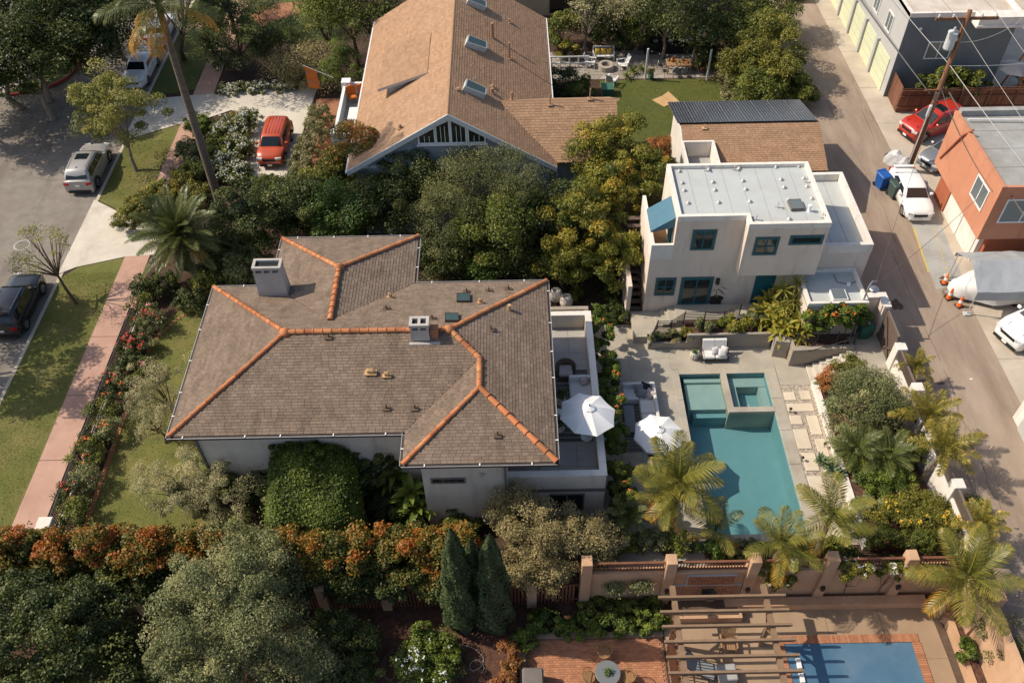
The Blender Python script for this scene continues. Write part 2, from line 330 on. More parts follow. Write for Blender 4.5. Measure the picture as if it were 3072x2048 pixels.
# foliage palettes
leaf('lf_mid', [(0,(0.022,0.036,0.007)),(0.5,(0.060,0.077,0.014)),(1,(0.135,0.142,0.030))])
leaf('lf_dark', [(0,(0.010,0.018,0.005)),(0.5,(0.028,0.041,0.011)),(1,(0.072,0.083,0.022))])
leaf('lf_yellow', [(0,(0.045,0.055,0.010)),(0.5,(0.105,0.11,0.020)),(1,(0.20,0.185,0.040))])
leaf('lf_jaca', [(0,(0.055,0.066,0.014)),(0.5,(0.118,0.128,0.030)),(1,(0.21,0.19,0.065))])
leaf('lf_olive', [(0,(0.062,0.065,0.035)),(0.5,(0.125,0.125,0.075)),(1,(0.22,0.205,0.135))])
leaf('lf_silver', [(0,(0.040,0.052,0.024)),(0.5,(0.095,0.110,0.052)),(1,(0.19,0.195,0.105))])
leaf('lf_thin', [(0,(0.026,0.034,0.013)),(0.5,(0.066,0.076,0.030)),(1,(0.14,0.145,0.064))])
leaf('lf_straw', [(0,(0.08,0.075,0.035)),(0.5,(0.17,0.15,0.078)),(1,(0.29,0.25,0.15))])
leaf('lf_tip', [(0,(0.016,0.028,0.006)),(0.4,(0.058,0.070,0.013)),(0.66,(0.135,0.115,0.020)),(0.80,(0.195,0.098,0.018)),(1,(0.27,0.08,0.018))])
leaf('lf_ginger', [(0,(0.05,0.07,0.010)),(0.6,(0.14,0.145,0.025)),(0.85,(0.26,0.20,0.04)),(1,(0.34,0.19,0.05))])
leaf('lf_mango', [(0,(0.030,0.045,0.008)),(0.5,(0.082,0.09,0.015)),(0.85,(0.165,0.145,0.026)),(1,(0.235,0.135,0.02))])
leaf('lf_ivy', [(0,(0.018,0.032,0.006)),(0.5,(0.058,0.088,0.014)),(1,(0.125,0.16,0.03))])
leaf('lf_cypress', [(0,(0.018,0.030,0.014)),(0.5,(0.038,0.058,0.025)),(1,(0.065,0.09,0.038))])
leaf('lf_agave', [(0,(0.06,0.10,0.062)),(1,(0.13,0.185,0.12))], 0.55, 0.1)
leaf('lf_palm', [(0,(0.050,0.068,0.012)),(0.5,(0.118,0.135,0.028)),(0.85,(0.27,0.225,0.05)),(1,(0.42,0.22,0.03))], 0.4)
leaf('lf_datepalm', [(0,(0.024,0.038,0.012)),(0.6,(0.06,0.078,0.026)),(0.9,(0.12,0.125,0.048)),(1,(0.40,0.20,0.03))], 0.4)
leaf('lf_grass', [(0,(0.10,0.105,0.026)),(0.6,(0.15,0.14,0.04)),(1,(0.24,0.19,0.08))], 0.8, 0.3)
leaf('lf_fern', [(0,(0.028,0.06,0.012)),(1,(0.075,0.125,0.025))])
leaf('lf_rust', [(0,(0.08,0.05,0.015)),(0.5,(0.19,0.085,0.03)),(1,(0.30,0.12,0.05))])
leaf('lf_variegated', [(0,(0.08,0.10,0.04)),(0.6,(0.20,0.20,0.10)),(1,(0.42,0.40,0.28))])
leaf('fl_red', [(0,(0.50,0.03,0.03)),(1,(0.72,0.10,0.09))], 0.6, 0.15)
leaf('fl_orange', [(0,(0.62,0.11,0.015)),(1,(0.80,0.20,0.04))], 0.6, 0.15)
leaf('fl_white', [(0,(0.72,0.70,0.62)),(1,(0.85,0.84,0.80))], 0.6, 0.15)
leaf('fl_yellow', [(0,(0.70,0.42,0.03)),(1,(0.82,0.55,0.06))], 0.6, 0.15)
leaf('fl_pink', [(0,(0.62,0.20,0.22)),(1,(0.75,0.38,0.36))], 0.6, 0.15)
def onY(x, y, Y):
    """photograph pixel on an upright wall that stands at depth Y"""
    d = _f + RT*((x-1536)/FPX) + UP*((1024-y)/FPX)
    t = Y/d.y
    return Vector((d.x*t, Y, CAM_H + d.z*t))
ZA, ZL = 1.0, -1.5          # alley level, lower neighbour's yard level

# ============================================================ SETTING
g = MB().quad((-1500,-1500,-1.62),(1500,-1500,-1.62),(1500,1500,-1.62),(-1500,1500,-1.62)); struct('ground', g, 'soil')
ut = MB()
for q in (((-27.05,18.45),(8.6,18.45),(8.6,160),(-27.05,160)),((13.56,18.45),(19.62,18.45),(19.62,160),(13.56,160)),((8.6,18.45),(13.56,18.45),(13.56,20.4),(8.6,20.4)),((8.6,30.3),(13.56,30.3),(13.56,160),(8.6,160))): ut.prism(list(q), -1.6, 0.0)
struct('upper_terrain', ut, 'soil')
slab('street', [(-160,-30),(-27.2,-30),(-27.2,160),(-160,160)], -1.6, -0.13, 'asphalt')
slab('alley_bed', [(19.62,-20),(25.35,-20),(25.35,160),(19.62,160)], -1.6, ZA, 'alley')
slab('alley_ground', [(25.35,-20),(160,-20),(160,160),(25.35,160)], -1.6, ZA-0.01, 'concrete')
slab('lower_terrain', [(-160,-40),(-27.2,-30),(-27.2,18.45),(-27.2,18.45),(19.62,18.45),(19.62,-40)], -1.6, ZL, 'mulch')
# kerb of the street
kerb = struct('kerb', MB().box(-27.2,-27.05,18.4,160,-0.14,0.012), 'concrete')
for y0, y1 in ((18.4,24),(24.03,30),(30.03,36),(36.03,39.4),(45.6,49),(49.03,53.0),(57.7,64),(64.03,70),(70.03,80)):
    bx('kerb_stone', 'concrete', kerb, -27.22, -27.02, y0, y1, -0.12, 0.03)
# corner block over the street with a red painted kerb
CB = [(-37.9,58.9),(-36.9,59.2),(-36.0,59.6),(-34.9,60.2),(-34.2,61.2),(-33.85,62.6),(-33.8,64.5),(-34.2,68.5),(-34.8,74),(-36,90)]
slab('corner_verge', [(-160,59.5),(-60,57.5)] + CB + [(-36,160),(-160,160)], -0.14, 0.0, 'lawn_green')
rk = MB()
for (x0,y0),(x1,y1) in zip(CB[:-1], CB[1:]):
    d = Vector((x1-x0, y1-y0, 0)); a = math.atan2(d.y, d.x); rk.cbox(((x0+x1)/2,(y0+y1)/2,-0.04), (d.length+0.02,0.17,0.18), a)
struct('red_kerb', rk, 'red_paint')
slab('cross_path', [(-60,58.0),(-38.2,59.2),(-36.6,61.5),(-37,64),(-45,78),(-60,90)], 0.0, 0.02, 'concrete')
# lawns
slab('parkway_lawn', [(-27.02,18.5),(-23.72,18.5),(-23.72,40.3),(-26.3,39.5),(-27.02,38.6)], 0.0, 0.02, 'lawn')
slab('verge_lawn', [(-27.02,46.0),(-23.72,43.7),(-23.72,54.5),(-25.2,53.8),(-27.02,52.6)], 0.0, 0.02, 'lawn')
slab('far_verge_lawn', [(-27.02,58.2),(-23.72,59.2),(-23.72,90),(-27.02,90)], 0.0, 0.02, 'lawn_green')
slab('front_lawn', [(-20.05,18.6),(-12.5,18.6),(-12.5,24),(-14,36.2),(-18.8,36.2),(-19.9,34.6),(-20.35,32)], 0.0, 0.025, 'lawn')
slab('back_lawn', [(6.6,45.5),(13,45),(13,49.2),(20,50),(16.8,59.2),(6.9,59.3)], 0.0, 0.02, 'lawn_green')
slab('far_front_lawn', [(-22,66),(-14,66),(-12,90),(-23.5,90)], 0.0, 0.02, 'lawn_green')
# pink pavement: bed and its slabs
walk = slab('sidewalk', [(-23.7,18.5),(-22.15,18.5),(-22.15,90),(-23.7,90)], 0.0, 0.018, 'soil')
ys = [18.5,21.2,25.35,29.5,33.7,37.9,40.5,44.2,47.6,51.2,54.8,58.5,62,65.5,69,72.5,76]
for y0, y1 in zip(ys[:-1], ys[1:]):
    MB().bev(-23.7+rnd.uniform(0,.01), -22.17, y0+.012, y1-.012, 0.005, 0.045+rnd.uniform(0,.008), .01).build('walk_slab', 'pink_walk', walk)
slab('driveway_apron', [(-27.3,38.9),(-26.4,39.5),(-23.7,40.35),(-21.9,40.5),(-21.9,43.4),(-23.7,43.6),(-27.3,46.0)], -0.14, 0.055, 'pale_concrete')
slab('neighbour_driveway', [(-27.3,52.6),(-25.2,53.8),(-23.7,54.55),(-22.1,55.1),(-20.4,56.2),(-18.6,55.6),(-17.9,47.3),(-14.9,47.3),(-14.6,56),(-14.4,59.9),(-19,59.7),(-22.1,58.5),(-23.7,58.3),(-27.3,57.8)], -0.14, 0.05, 'pale_concrete')
slab('garden_path', [D(575,35),D(640,8),D(700,5),D(690,32),D(640,45),D(600,62)], 0.0, 0.03, 'brick')
slab('porch_path', [(-14.3,57.5),(-12.6,57.5),(-11.5,47.5),(-13.3,47.5)], 0.0, 0.03, 'brick')
slab('front_walk', [D(410,66),D(480,48),D(490,58),D(415,78)], 0.0, 0.052, 'pink_walk')
# brick edging of the rose bed
edge = struct('lawn_edging', MB().box(-20.32,-20.12,18.6,32,0,0.02), 'brick_joint')
for k in range(88):
    y = 18.65 + k*0.17
    if y < 32: MB().box(-20.33,-20.11,y,y+0.155,0.005,0.055+rnd.uniform(0,.015)).build('brick', 'brick', edge)
for k in range(16):
    t = k/15; x = -20.2+2.1*t**1.6; y = 32.1+4.0*t**0.8
    MB().cbox((x,y,0.035),(0.2,0.14,0.06+rnd.uniform(0,.02)),-0.5*t).build('brick', 'brick', edge)
# lawn blades: short tufts that break up the turf
def blades(name, label, polys, n, pal, seed, h=0.07):
    r = np.random.default_rng(seed); A = []
    for (x0,x1,y0,y1), cnt in polys: A.append(np.stack([r.uniform(x0,x1,cnt), r.uniform(y0,y1,cnt), np.full(cnt,0.02)],1))
    c = np.concatenate(A); N = len(c); a = r.uniform(0,6.283,N); w = r.uniform(.005,.012,N); hh = h*r.uniform(.3,.9,N)
    dx = np.stack([np.cos(a)*w, np.sin(a)*w, np.zeros(N)],1); tip = np.stack([r.normal(0,.03,N), r.normal(0,.03,N), hh],1)
    V = np.stack([c-dx, c+dx, c+tip],1).reshape(-1,3)
    tint = np.clip(0.45+0.28*np.sin(c[:,0]*1.1+np.sin(c[:,1]*.9)*1.7)*np.cos(c[:,1]*.6+.6*np.sin(c[:,0]))+r.normal(0,.2,N),0,1)
    me = bpy.data.meshes.new(name); me.vertices.add(3*N); me.vertices.foreach_set('co', V.ravel())
    me.loops.add(3*N); me.loops.foreach_set('vertex_index', np.arange(3*N)); me.polygons.add(N); me.polygons.foreach_set('loop_start', np.arange(0,3*N,3)); me.update(calc_edges=True)
    me.attributes.new('tint','FLOAT','FACE').data.foreach_set('value', tint)
    me.materials.append(MATS[pal]); o = bpy.data.objects.new(name, me); COL.objects.link(o); o['kind'] = 'stuff'; o['label'] = label; o['category'] = 'grass'
blades('street_grass', 'dry olive grass blades along the street verge and front lawn', [((-27,-23.8,18.6,39),30000),((-27,-23.8,46,52.6),9000),((-20,-14,18.7,35.5),36000)], 0, 'lf_grass', 3)
blades('yard_grass', "short green grass blades on the neighbour's back lawn", [((7,16.4,49.3,59.1),30000)], 0, 'lf_grass', 4)
# stains, patches and marks on the asphalt
def blot(name, c, rx, ry, z, m, seed, n=22):
    r = random.Random(seed); ph = [r.uniform(0,6.28) for _ in range(4)]
    P = []
    for k in range(n):
        a = 2*math.pi*k/n; q = 1+.22*math.sin(2*a+ph[0])+.16*math.sin(3*a+ph[1])+.12*math.sin(5*a+ph[2])
        P.append((c[0]+rx*q*math.cos(a), c[1]+ry*q*math.sin(a)))
    o = MB().prism(P, z-.003, z+.004).build(name, m); o['kind'] = 'structure'; return o
for i, (x, y, rx, ry) in enumerate(((2115,875,.28,.1),(2160,880,.22,.1),(2030,905,.3,.12),(2060,700,.25,.5),(2145,985,.12,.08),(2170,640,.3,.18))): blot('oil_stain', D(x,y,ZA), rx, ry, ZA+.004, 'stain', i)
def crack(pts, z, w=.011):
    mb = MB(); pts = [Vector((p[0],p[1],z)) for p in pts]; r = random.Random(int(pts[0].x*100)); Q = []
    for a, b in zip(pts[:-1], pts[1:]):
        for k in range(8): t = k/8; Q.append(a.lerp(b,t)+Vector((r.gauss(0,.1),r.gauss(0,.1),0)))
    Q.append(pts[-1])
    for a, b in zip(Q[:-1], Q[1:]):
        d = (b-a); 
        if d.length < 1e-4: continue
        n_ = Vector((-d.y,d.x,0)).normalized()*w*r.uniform(.5,1.3); mb.quad(a-n_+Vector((0,0,.004)),b-n_+Vector((0,0,.004)),b+n_+Vector((0,0,.004)),a+n_+Vector((0,0,.004)))
    o = mb.build('pavement_crack', 'stain'); o['kind'] = 'structure'
for ps in ([(100,320),(75,380),(60,410)],[(160,215),(120,300),(90,350),(70,400)],[(0,325),(70,318),(140,312),(210,330)],[(60,400),(110,415),(215,410)],[(150,290),(120,330),(85,345)],[(20,240),(60,260),(130,250)]):
    crack([D(x,y,-.13) for x,y in ps], -.13)
for ps in ([(1900,235),(1990,400),(2060,560)],[(1960,180),(2010,330)],[(2050,575),(2160,830)],[(1990,250),(2020,290),(2060,330)],[(2170,850),(2260,1080)],[(2190,930),(2230,1010),(2300,1180)]):
    crack([D(x,y,ZA) for x,y in ps], ZA)
for x, y in ((2135,1005),(2143,1048),(2288,1408),(2230,870)): blot('litter', D(x,y,ZA), .07,.05, ZA+.008, 'paper', x)
slab('parking_pad', [D(2090,505,ZA),D(2155,500,ZA),D(2215,650,ZA),D(2150,665,ZA)], ZA-.02, ZA+.004, 'membrane_grey')
for a, b in (((2098,522),(2133,625)),): 
    a, b = D(*a,ZA), D(*b,ZA); d = b-a; mbx = MB().cbox(((a.x+b.x)/2,(a.y+b.y)/2,ZA+.007),(d.length,.1,.006),math.atan2(d.y,d.x)); struct('yellow_line', mbx, 'yellow_paint')
for k in range(12):
    p = D(2146+k*3.4, 528+k*11.0, ZA); struct('parking_dash', MB().cbox((p.x,p.y,ZA+.008),(.08,.18,.006)), 'yellow_paint')
# concrete apron slabs beside the alley
for i, (y0, y1) in enumerate(((30,36),(46.9,51.5),(51.53,56),(56.03,61),(61.03,66),(66.03,72),(72.03,80))):
    slab('apron_slab', [(25.36,y0),(26.72 if y0 > 50 else 27.6,y0),(26.72 if y0 > 50 else 27.6,y1),(25.36,y1)], ZA-.05, ZA+.012+.003*(i % 2), 'concrete')
man = MB().lathe((*D(50,563,-.13)[:2],-.135),[(.52,0),(.52,.012),(.40,.014),(.40,.008)],28); struct('manhole_cover', man, 'membrane_grey')
man2 = MB().lathe((*D(50,563,-.13)[:2],-.125),[(.38,0),(.38,.012)],28); struct('manhole_lid', man2, 'asphalt')

# ============================================================ ROOF TOOLS
def tabs_of(face, e, w, rr):
    P = [Vector(p) for p in face]; n_ = Vector((0,0,0))
    for i in range(len(P)): n_ += P[i].cross(P[(i+1) % len(P)])
    n_.normalize()
    if n_.z < 0: n_ = -n_
    s = (Vector((0,0,1)) - n_*n_.z).normalized(); h = s.cross(n_).normalized(); o = P[0]
    Q = [((p-o).dot(h), (p-o).dot(s)) for p in P]
    def cuts(v):
        c = []
        for i in range(len(Q)):
            (u0,v0),(u1,v1) = Q[i], Q[(i+1) % len(Q)]
            if (v0 <= v) != (v1 <= v): c.append(u0+(u1-u0)*(v-v0)/(v1-v0))
        c.sort(); return [(c[i],c[i+1]) for i in range(0,len(c)-1,2)]
    vmin = min(q[1] for q in Q); vmax = max(q[1] for q in Q); out = []; v = vmin; k = 0
    while v < vmax-0.02:
        v1 = min(v+e, vmax); A, B = cuts(v+1e-4), cuts(v1-1e-4)
        if len(A) != len(B): A = B = cuts((v+v1)/2+1.3e-4)
        if len(A) == len(B):
            for (a0,a1),(b0,b1) in zip(A,B):
                lo, hi = min(a0,b0), max(a1,b1); u = math.floor(lo/w)*w + (k % 2)*w*.5 - w + ((k*37) % 10)*.01
                while u < hi:
                    ww = w*(1+rr.uniform(-.12,.12)); u1 = u+ww; g_ = .006
                    x0, x1 = max(u+g_,a0), min(u1-g_,a1); y0, y1 = max(u+g_,b0), min(u1-g_,b1)
                    if x1-x0 > .02 or y1-y0 > .02:
                        full = x0 == u+g_ and y0 == u+g_ and x1 == u1-g_ and y1 == u1-g_
                        if x1 < x0: x0 = x1 = (y0 if x0 < y0 else y1)
                        if y1 < y0: y0 = y1 = (x0 if y0 < x0 else x1)
                        jit = rr.uniform(0,.008)
                        L = lambda a, b, q: o+h*a+s*b+n_*q
                        out.append((full, (L(x0,v,.018+jit),L(x1,v,.018+jit),L(y1,v1+.02,.005),L(y0,v1+.02,.005)), (L(x0,v,.001),L(x1,v,.001)), (h,s,n_), (x1-x0), L((x0+x1)/2,v,.0), rr.random()))
                    u = u1
        v += e; k += 1
    return out
def shingle_roof(roof, faces, m, e, w, nind, seed):
    rr = random.Random(seed); T = []
    for f in faces: T += tabs_of(f, e, w, rr)
    C = Vector((0,0,CAM_H)); full = sorted([t for t in T if t[0]], key=lambda t: (t[5]-C).length)[:nind]; ids = set(id(t) for t in full)
    mb = MB()
    for t in T:
        if id(t) in ids: continue
        mb.cur = t[6]; (a,b,c,d), (q0,q1) = t[1], t[2]; mb.add([a,b,c,d,q0,q1], [(0,1,2,3),(4,5,1,0)])
    mb.build('shingle_courses', m, roof, kind='stuff')
    src = MB().add([(-.5,0,.02),(.5,0,.02),(.5,e+.02,.005),(-.5,e+.02,.005),(-.5,0,.001),(.5,0,.001)], [(0,1,2,3),(4,5,1,0)])
    me = None; W = wloc(roof)
    for t in full:
        if me is None: so = src.build('shingle', m, roof, local=True); me = so.data; o = so
        else: o = bpy.data.objects.new('shingle', me); COL.objects.link(o); o.parent = roof
        h, s, n_ = t[3]; o.matrix_basis = frame(h*t[4], s, n_, t[5]-W)
def roof_deck(house, faces, perim, th, m='deck_board'):
    mb = MB()
    for f in faces: mb.add(f, [tuple(range(len(f)))]); mb.add([(p[0],p[1],p[2]-th) for p in f], [tuple(range(len(f)-1,-1,-1))])
    for a, b in zip(perim, perim[1:]+perim[:1]): mb.quad(a,b,(b[0],b[1],b[2]-th),(a[0],a[1],a[2]-th))
    return mb.build('roof', m, house)
def ridge_run(roof, a, b, L=0.42, r=0.115, first=True, ringed=False):
    a, b = Vector(a), Vector(b); d = (b-a); n = max(1, round(d.length/(L*.88))); d.normalize(); x = d.cross(Vector((0,0,1))).normalized(); z = x.cross(d); W = wloc(roof)
    if 'ridge' not in SHARED:
        P = []; F = []; K = 8
        for y, rad, up in ((0,.135,.018),(.05,.135,.018),(.051,.122,.008),(.42,.105,-.002)):
            for k in range(K+1): t = math.pi*k/K; P.append((rad*math.cos(t), y, rad*.95*math.sin(t)+up-.01))
        for j in range(3):
            for k in range(K): F.append((j*(K+1)+k, j*(K+1)+k+1, (j+1)*(K+1)+k+1, (j+1)*(K+1)+k))
        F.append(tuple(range(K,-1,-1))); F.append(tuple(3*(K+1)+k for k in range(K+1)))
        me = bpy.data.meshes.new('ridge_tile'); me.from_pydata(P,[],F); me.materials.append(MATS['terracotta']); SHARED['ridge'] = me
    st = (b-a).length/n
    for i in range(n):
        o = bpy.data.objects.new('ridge_tile', SHARED['ridge']); COL.objects.link(o); o.parent = roof
        j = rnd.uniform(-.006,.006); s = 1.1 if ringed else 0.92
        o.matrix_basis = frame(x*s, d*(st*1.1/.42), z*s, a+d*(st*i)+z*(.03+j)+x*j-W)
SHARED = {}
def vent_pipe(roof, p, h=.28, r=.05, m='terracotta', flash=True):
    mb = MB(); mb.tube([p, p+Vector((0,0,h))], r, 8)
    if flash: mb.cbox(p+Vector((0,0,.03)),(.34,.3,.04))
    return mb.build('vent_pipe', m, roof)
def hood_vent(roof, p, s=.34):
    return MB().cbox(p+Vector((0,0,.06)),(s*1.5,s*.8,.05)).bev(p.x-s*.5,p.x+s*.5,p.y-s*.2,p.y+s*.3,p.z+.08,p.z+.3,.05).build('roof_vent', 'cardboard', roof)
def skylight(roof, corners, h=.16, gm='glass_teal', fm='gutter'):
    """corners on the roof plane, anticlockwise"""
    P = [Vector(c) for c in corners]; n_ = (P[1]-P[0]).cross(P[3]-P[0]).normalized(); c = sum(P,Vector())/4
    up = [p+n_*h for p in P]; inn = [u+(c-p)*.12 for u, p in zip(up,P)]
    s = MB().add(P+up+inn, [(0,1,5,4),(1,2,6,5),(2,3,7,6),(3,0,4,7),(4,5,9,8),(5,6,10,9),(6,7,11,10),(7,4,8,11)]).build('skylight', fm, roof)
    if roof.parent is None: MB().add([q-n_*.01 for q in inn], [(0,1,2,3)]).build('pane', gm, s)
    else: MB().add([q-n_*.01 for q in inn], [(0,1,2,3)]).build('skylight_pane', gm, roof)
    return s
def window(parent, x0, x1, z0, z1, Y, fm='teal_paint', trim=None, mull=(1,1), gm='glass_house', t=.07, pr=.05, facing=-1):
    """framed window on a wall that faces -Y"""
    f = facing; mb = MB(); yo = lambda a: sorted((Y+f*a, Y+f*.001))
    mb.box(x0,x1,*yo(pr),z0,z0+t).box(x0,x1,*yo(pr),z1-t,z1).box(x0,x0+t,*yo(pr-.004),z0+t,z1-t).box(x1-t,x1,*yo(pr-.004),z0+t,z1-t)
    for i in range(1,mull[0]): x = x0+(x1-x0)*i/mull[0]; mb.box(x-t*.4,x+t*.4,*yo(pr-.01),z0+t,z1-t)
    for i in range(1,mull[1]): z = z0+(z1-z0)*i/mull[1]; mb.box(x0+t,x1-t,*yo(pr-.014),z-t*.4,z+t*.4)
    w = mb.build('window', fm, parent)
    for i in range(mull[0]):
        for j in range(mull[1]):
            a, b = x0+(x1-x0)*i/mull[0], x0+(x1-x0)*(i+1)/mull[0]; c, d = z0+(z1-z0)*j/mull[1], z0+(z1-z0)*(j+1)/mull[1]
            MB().quad((a+.02,Y+f*.012,c+.02),(b-.02,Y+f*.012,c+.02),(b-.02,Y+f*.012,d-.02),(a+.02,Y+f*.012,d-.02)).build('pane', gm, w)
    if trim: 
        q = .09; y_ = yo(pr*.5); MB().box(x0-q,x1+q,*y_,z1,z1+q).box(x0-q,x1+q,*y_,z0-q,z0).box(x0-q,x0,*y_,z0,z1).box(x1,x1+q,*y_,z0,z1).build('window_trim', trim, w)
    return w
def window_x(parent, X, y0, y1, z0, z1, fm, mull=2, gm='glass_house', f=-1, t=.08):
    mb = MB(); xo = sorted((X+f*.05, X+f*.001)); mb.box(*xo,y0,y1,z0,z0+t).box(*xo,y0,y1,z1-t,z1).box(*xo,y0,y0+t,z0+t,z1-t).box(*xo,y1-t,y1,z0+t,z1-t)
    for i in range(1,mull): y = y0+(y1-y0)*i/mull; mb.box(*xo,y-t*.4,y+t*.4,z0+t,z1-t)
    w = mb.build('window', fm, parent); MB().quad((X+f*.012,y0+.02,z0+.02),(X+f*.012,y1-.02,z0+.02),(X+f*.012,y1-.02,z1-.02),(X+f*.012,y0+.02,z1-.02)).build('pane', gm, w); return w

# ============================================================ MAIN HOUSE
house = thing('house', 'two storey house with brown shingle hip roof and terracotta ridge tiles', 'house', (-6.5, 26.5, 0))
ZE, PT = 5.9, 0.325
FL, BL = (-14.72,22.33,ZE), (-14.72,31.4,ZE); A_ = (-10.185,26.865,ZE+4.535*PT); B_ = (-2.855,26.865,ZE+4.535*PT)
BW0, BWa, BWb, BWc = (-11.9,31.4,ZE), (-11.9,34.95,ZE), (-4.84,34.95,ZE), (-4.84,31.4,ZE); W_ = (-8.37,31.42,ZE+3.53*PT); W2 = (-8.37,27.87,ZE+3.53*PT)
BR, FR, FW, FI = (1.68,31.4,ZE), (1.68,20.68,ZE), (-4.67,20.68,ZE), (-4.67,22.33,ZE); Dd = (-1.495,23.855,ZE+3.175*PT); Cc = (-1.495,25.505,ZE+3.175*PT)
HF = [[FL,A_,BL],[FL,FI,Cc,B_,A_],[FW,Dd,Cc,FI],[FW,FR,Dd],[FR,BR,B_,Cc,Dd],[BL,A_,B_,BR,BWc,W2,BW0],[BW0,W2,W_,BWa],[BWa,W_,BWb],[BWb,W_,W2,BWc]]
perim = [FL,FI,FW,FR,BR,BWc,BWb,BWa,BW0,BL]
roof = roof_deck(house, HF, perim, 0.17)
shingle_roof(roof, HF, 'shingle', 0.145, 0.30, 300, 5)
for a, b, rg in ((FL,A_,0),(BL,A_,0),(A_,B_,1),(BR,B_,0),(B_,Cc,1),(Cc,Dd,1),(FR,Dd,1),(FW,Dd,0),(BWa,W_,0),(BWb,W_,0),(W2,W_,1)): ridge_run(roof, a, b, ringed=bool(rg), L=.62 if rg and a is FR else .46)
for p in (A_,B_,W_): MB().lathe((p[0],p[1],p[2]-.05),[(.24,0),(.25,.12),(.17,.2),(.08,.27),(.0,.29)],10).build('ridge_cap', 'terracotta', roof, smooth=True)
for a, b in zip(perim, perim[1:]+perim[:1]):
    a, b = Vector(a), Vector(b); d = (b-a); L = d.length; d.normalize(); out = Vector((d.y,-d.x,0))
    if out.dot(Vector(((a.x+b.x)/2+6.5,(a.y+b.y)/2-26.5,0))) < 0 and not (a.x == -4.67 and b.x == -4.67): pass
    c = (a+b)/2+out*.06; MB().cbox((c.x,c.y,ZE-.09),(L+.12,.12,.13),math.atan2(d.y,d.x)).build('gutter', 'gutter', roof)
    c2 = (a+b)/2+out*.122; MB().cbox((c2.x,c2.y,ZE-.03),(L+.12,.02,.03),math.atan2(d.y,d.x)).build('gutter_lip', 'pale_metal', roof)
    k = max(1, int(L/1.75))
    for i in range(k):
        q = a+d*(L*(i+.5+rnd.uniform(-.2,.2))/k)+out*.05; MB().cbox((q.x,q.y,ZE+.0),(.05,.17,.03),math.atan2(d.y,d.x)).build('gutter_clip', 'white_paint', roof)
# walls
wf = [(-14.1,22.95),(-4.05,22.95),(-4.05,21.3),(-0.35,21.3),(-0.35,22.95),(1.06,22.95),(1.06,30.8),(-5.45,30.8),(-5.45,34.3),(-11.28,34.3),(-11.28,30.8),(-14.1,30.8)]
MB().prism(wf, -0.2, 5.72).build('wall', 'stucco', house)
for x0,x1,Y in ((-14.1,-4.05,22.95),(-4.05,-0.35,21.3)): bx('eave_band', 'taupe_band', house, x0-.02, x1+.02, Y-.03, Y-.002, 5.28, 5.715)
bx('downspout', 'taupe_band', house, -0.5,-0.4,21.18,21.29,0.0,5.7); bx('downspout', 'taupe_band', house, -14.05,-13.96,22.83,22.94,0,5.7)
window(house, -12.2,-10.2,0.2,2.4,22.95,'taupe_band',None,(2,1)); window(house,-3.7,-2.2,3.55,3.95,21.3,'taupe_band')
bx('wall_lamp', 'pale_metal', house, -1.55,-1.4,21.2,21.299,4.1,4.3)
# terrace wing: lower storey block, parapet, floor tiles
tw = bx('terrace_block', 'stucco', house, -0.34,4.0,21.7,31.75,-0.2,2.3)
pr_ = MB(); pr_.prism([(3.72,21.95),(4.0,21.7),(4.0,31.75),(3.72,31.5)],2.3,3.3).prism([(-0.34,21.7),(4.0,21.7),(3.72,21.95),(-0.34,21.95)],2.3,3.3).prism([(1.3,31.5),(3.72,31.5),(4.0,31.75),(1.3,31.75)],2.3,3.3); pr_.build('parapet', 'stucco', house)
cp = MB(); cp.prism([(3.7,21.97),(4.03,21.67),(4.03,31.78),(3.7,31.48)],3.302,3.36).prism([(-0.34,21.67),(4.03,21.67),(3.7,21.97),(-0.34,21.97)],3.302,3.36).prism([(1.3,31.48),(3.7,31.48),(4.03,31.78),(1.3,31.78)],3.302,3.36); cp.build('parapet_coping', 'white_wall', house)
bx('wall_band', 'taupe_band', house, -0.36,4.02,21.675,21.698,2.05,2.28)
tf = bx('terrace_floor', 'stain', house, 1.07,3.71,21.96,31.49,2.301,2.36)
bx('terrace_floor', 'stain', house, -0.33,1.05,21.96,22.93,2.301,2.36)
for i in range(3):
    for j in range(11):
        x0, y0 = 1.08+i*.88, 21.97+j*.865; MB().box(x0,x0+.866,y0,min(y0+.85,31.48),2.361,2.392+rnd.uniform(0,.004)).build('floor_tile', 'terrace_tile', tf)
for i in range(2): MB().box(-0.32+i*.7,.36+i*.68,21.97,22.92,2.361,2.393).build('floor_tile', 'terrace_tile', tf)
window(house, 1.5,3.1,.5,1.9,21.7,'taupe_band',None,(2,1))
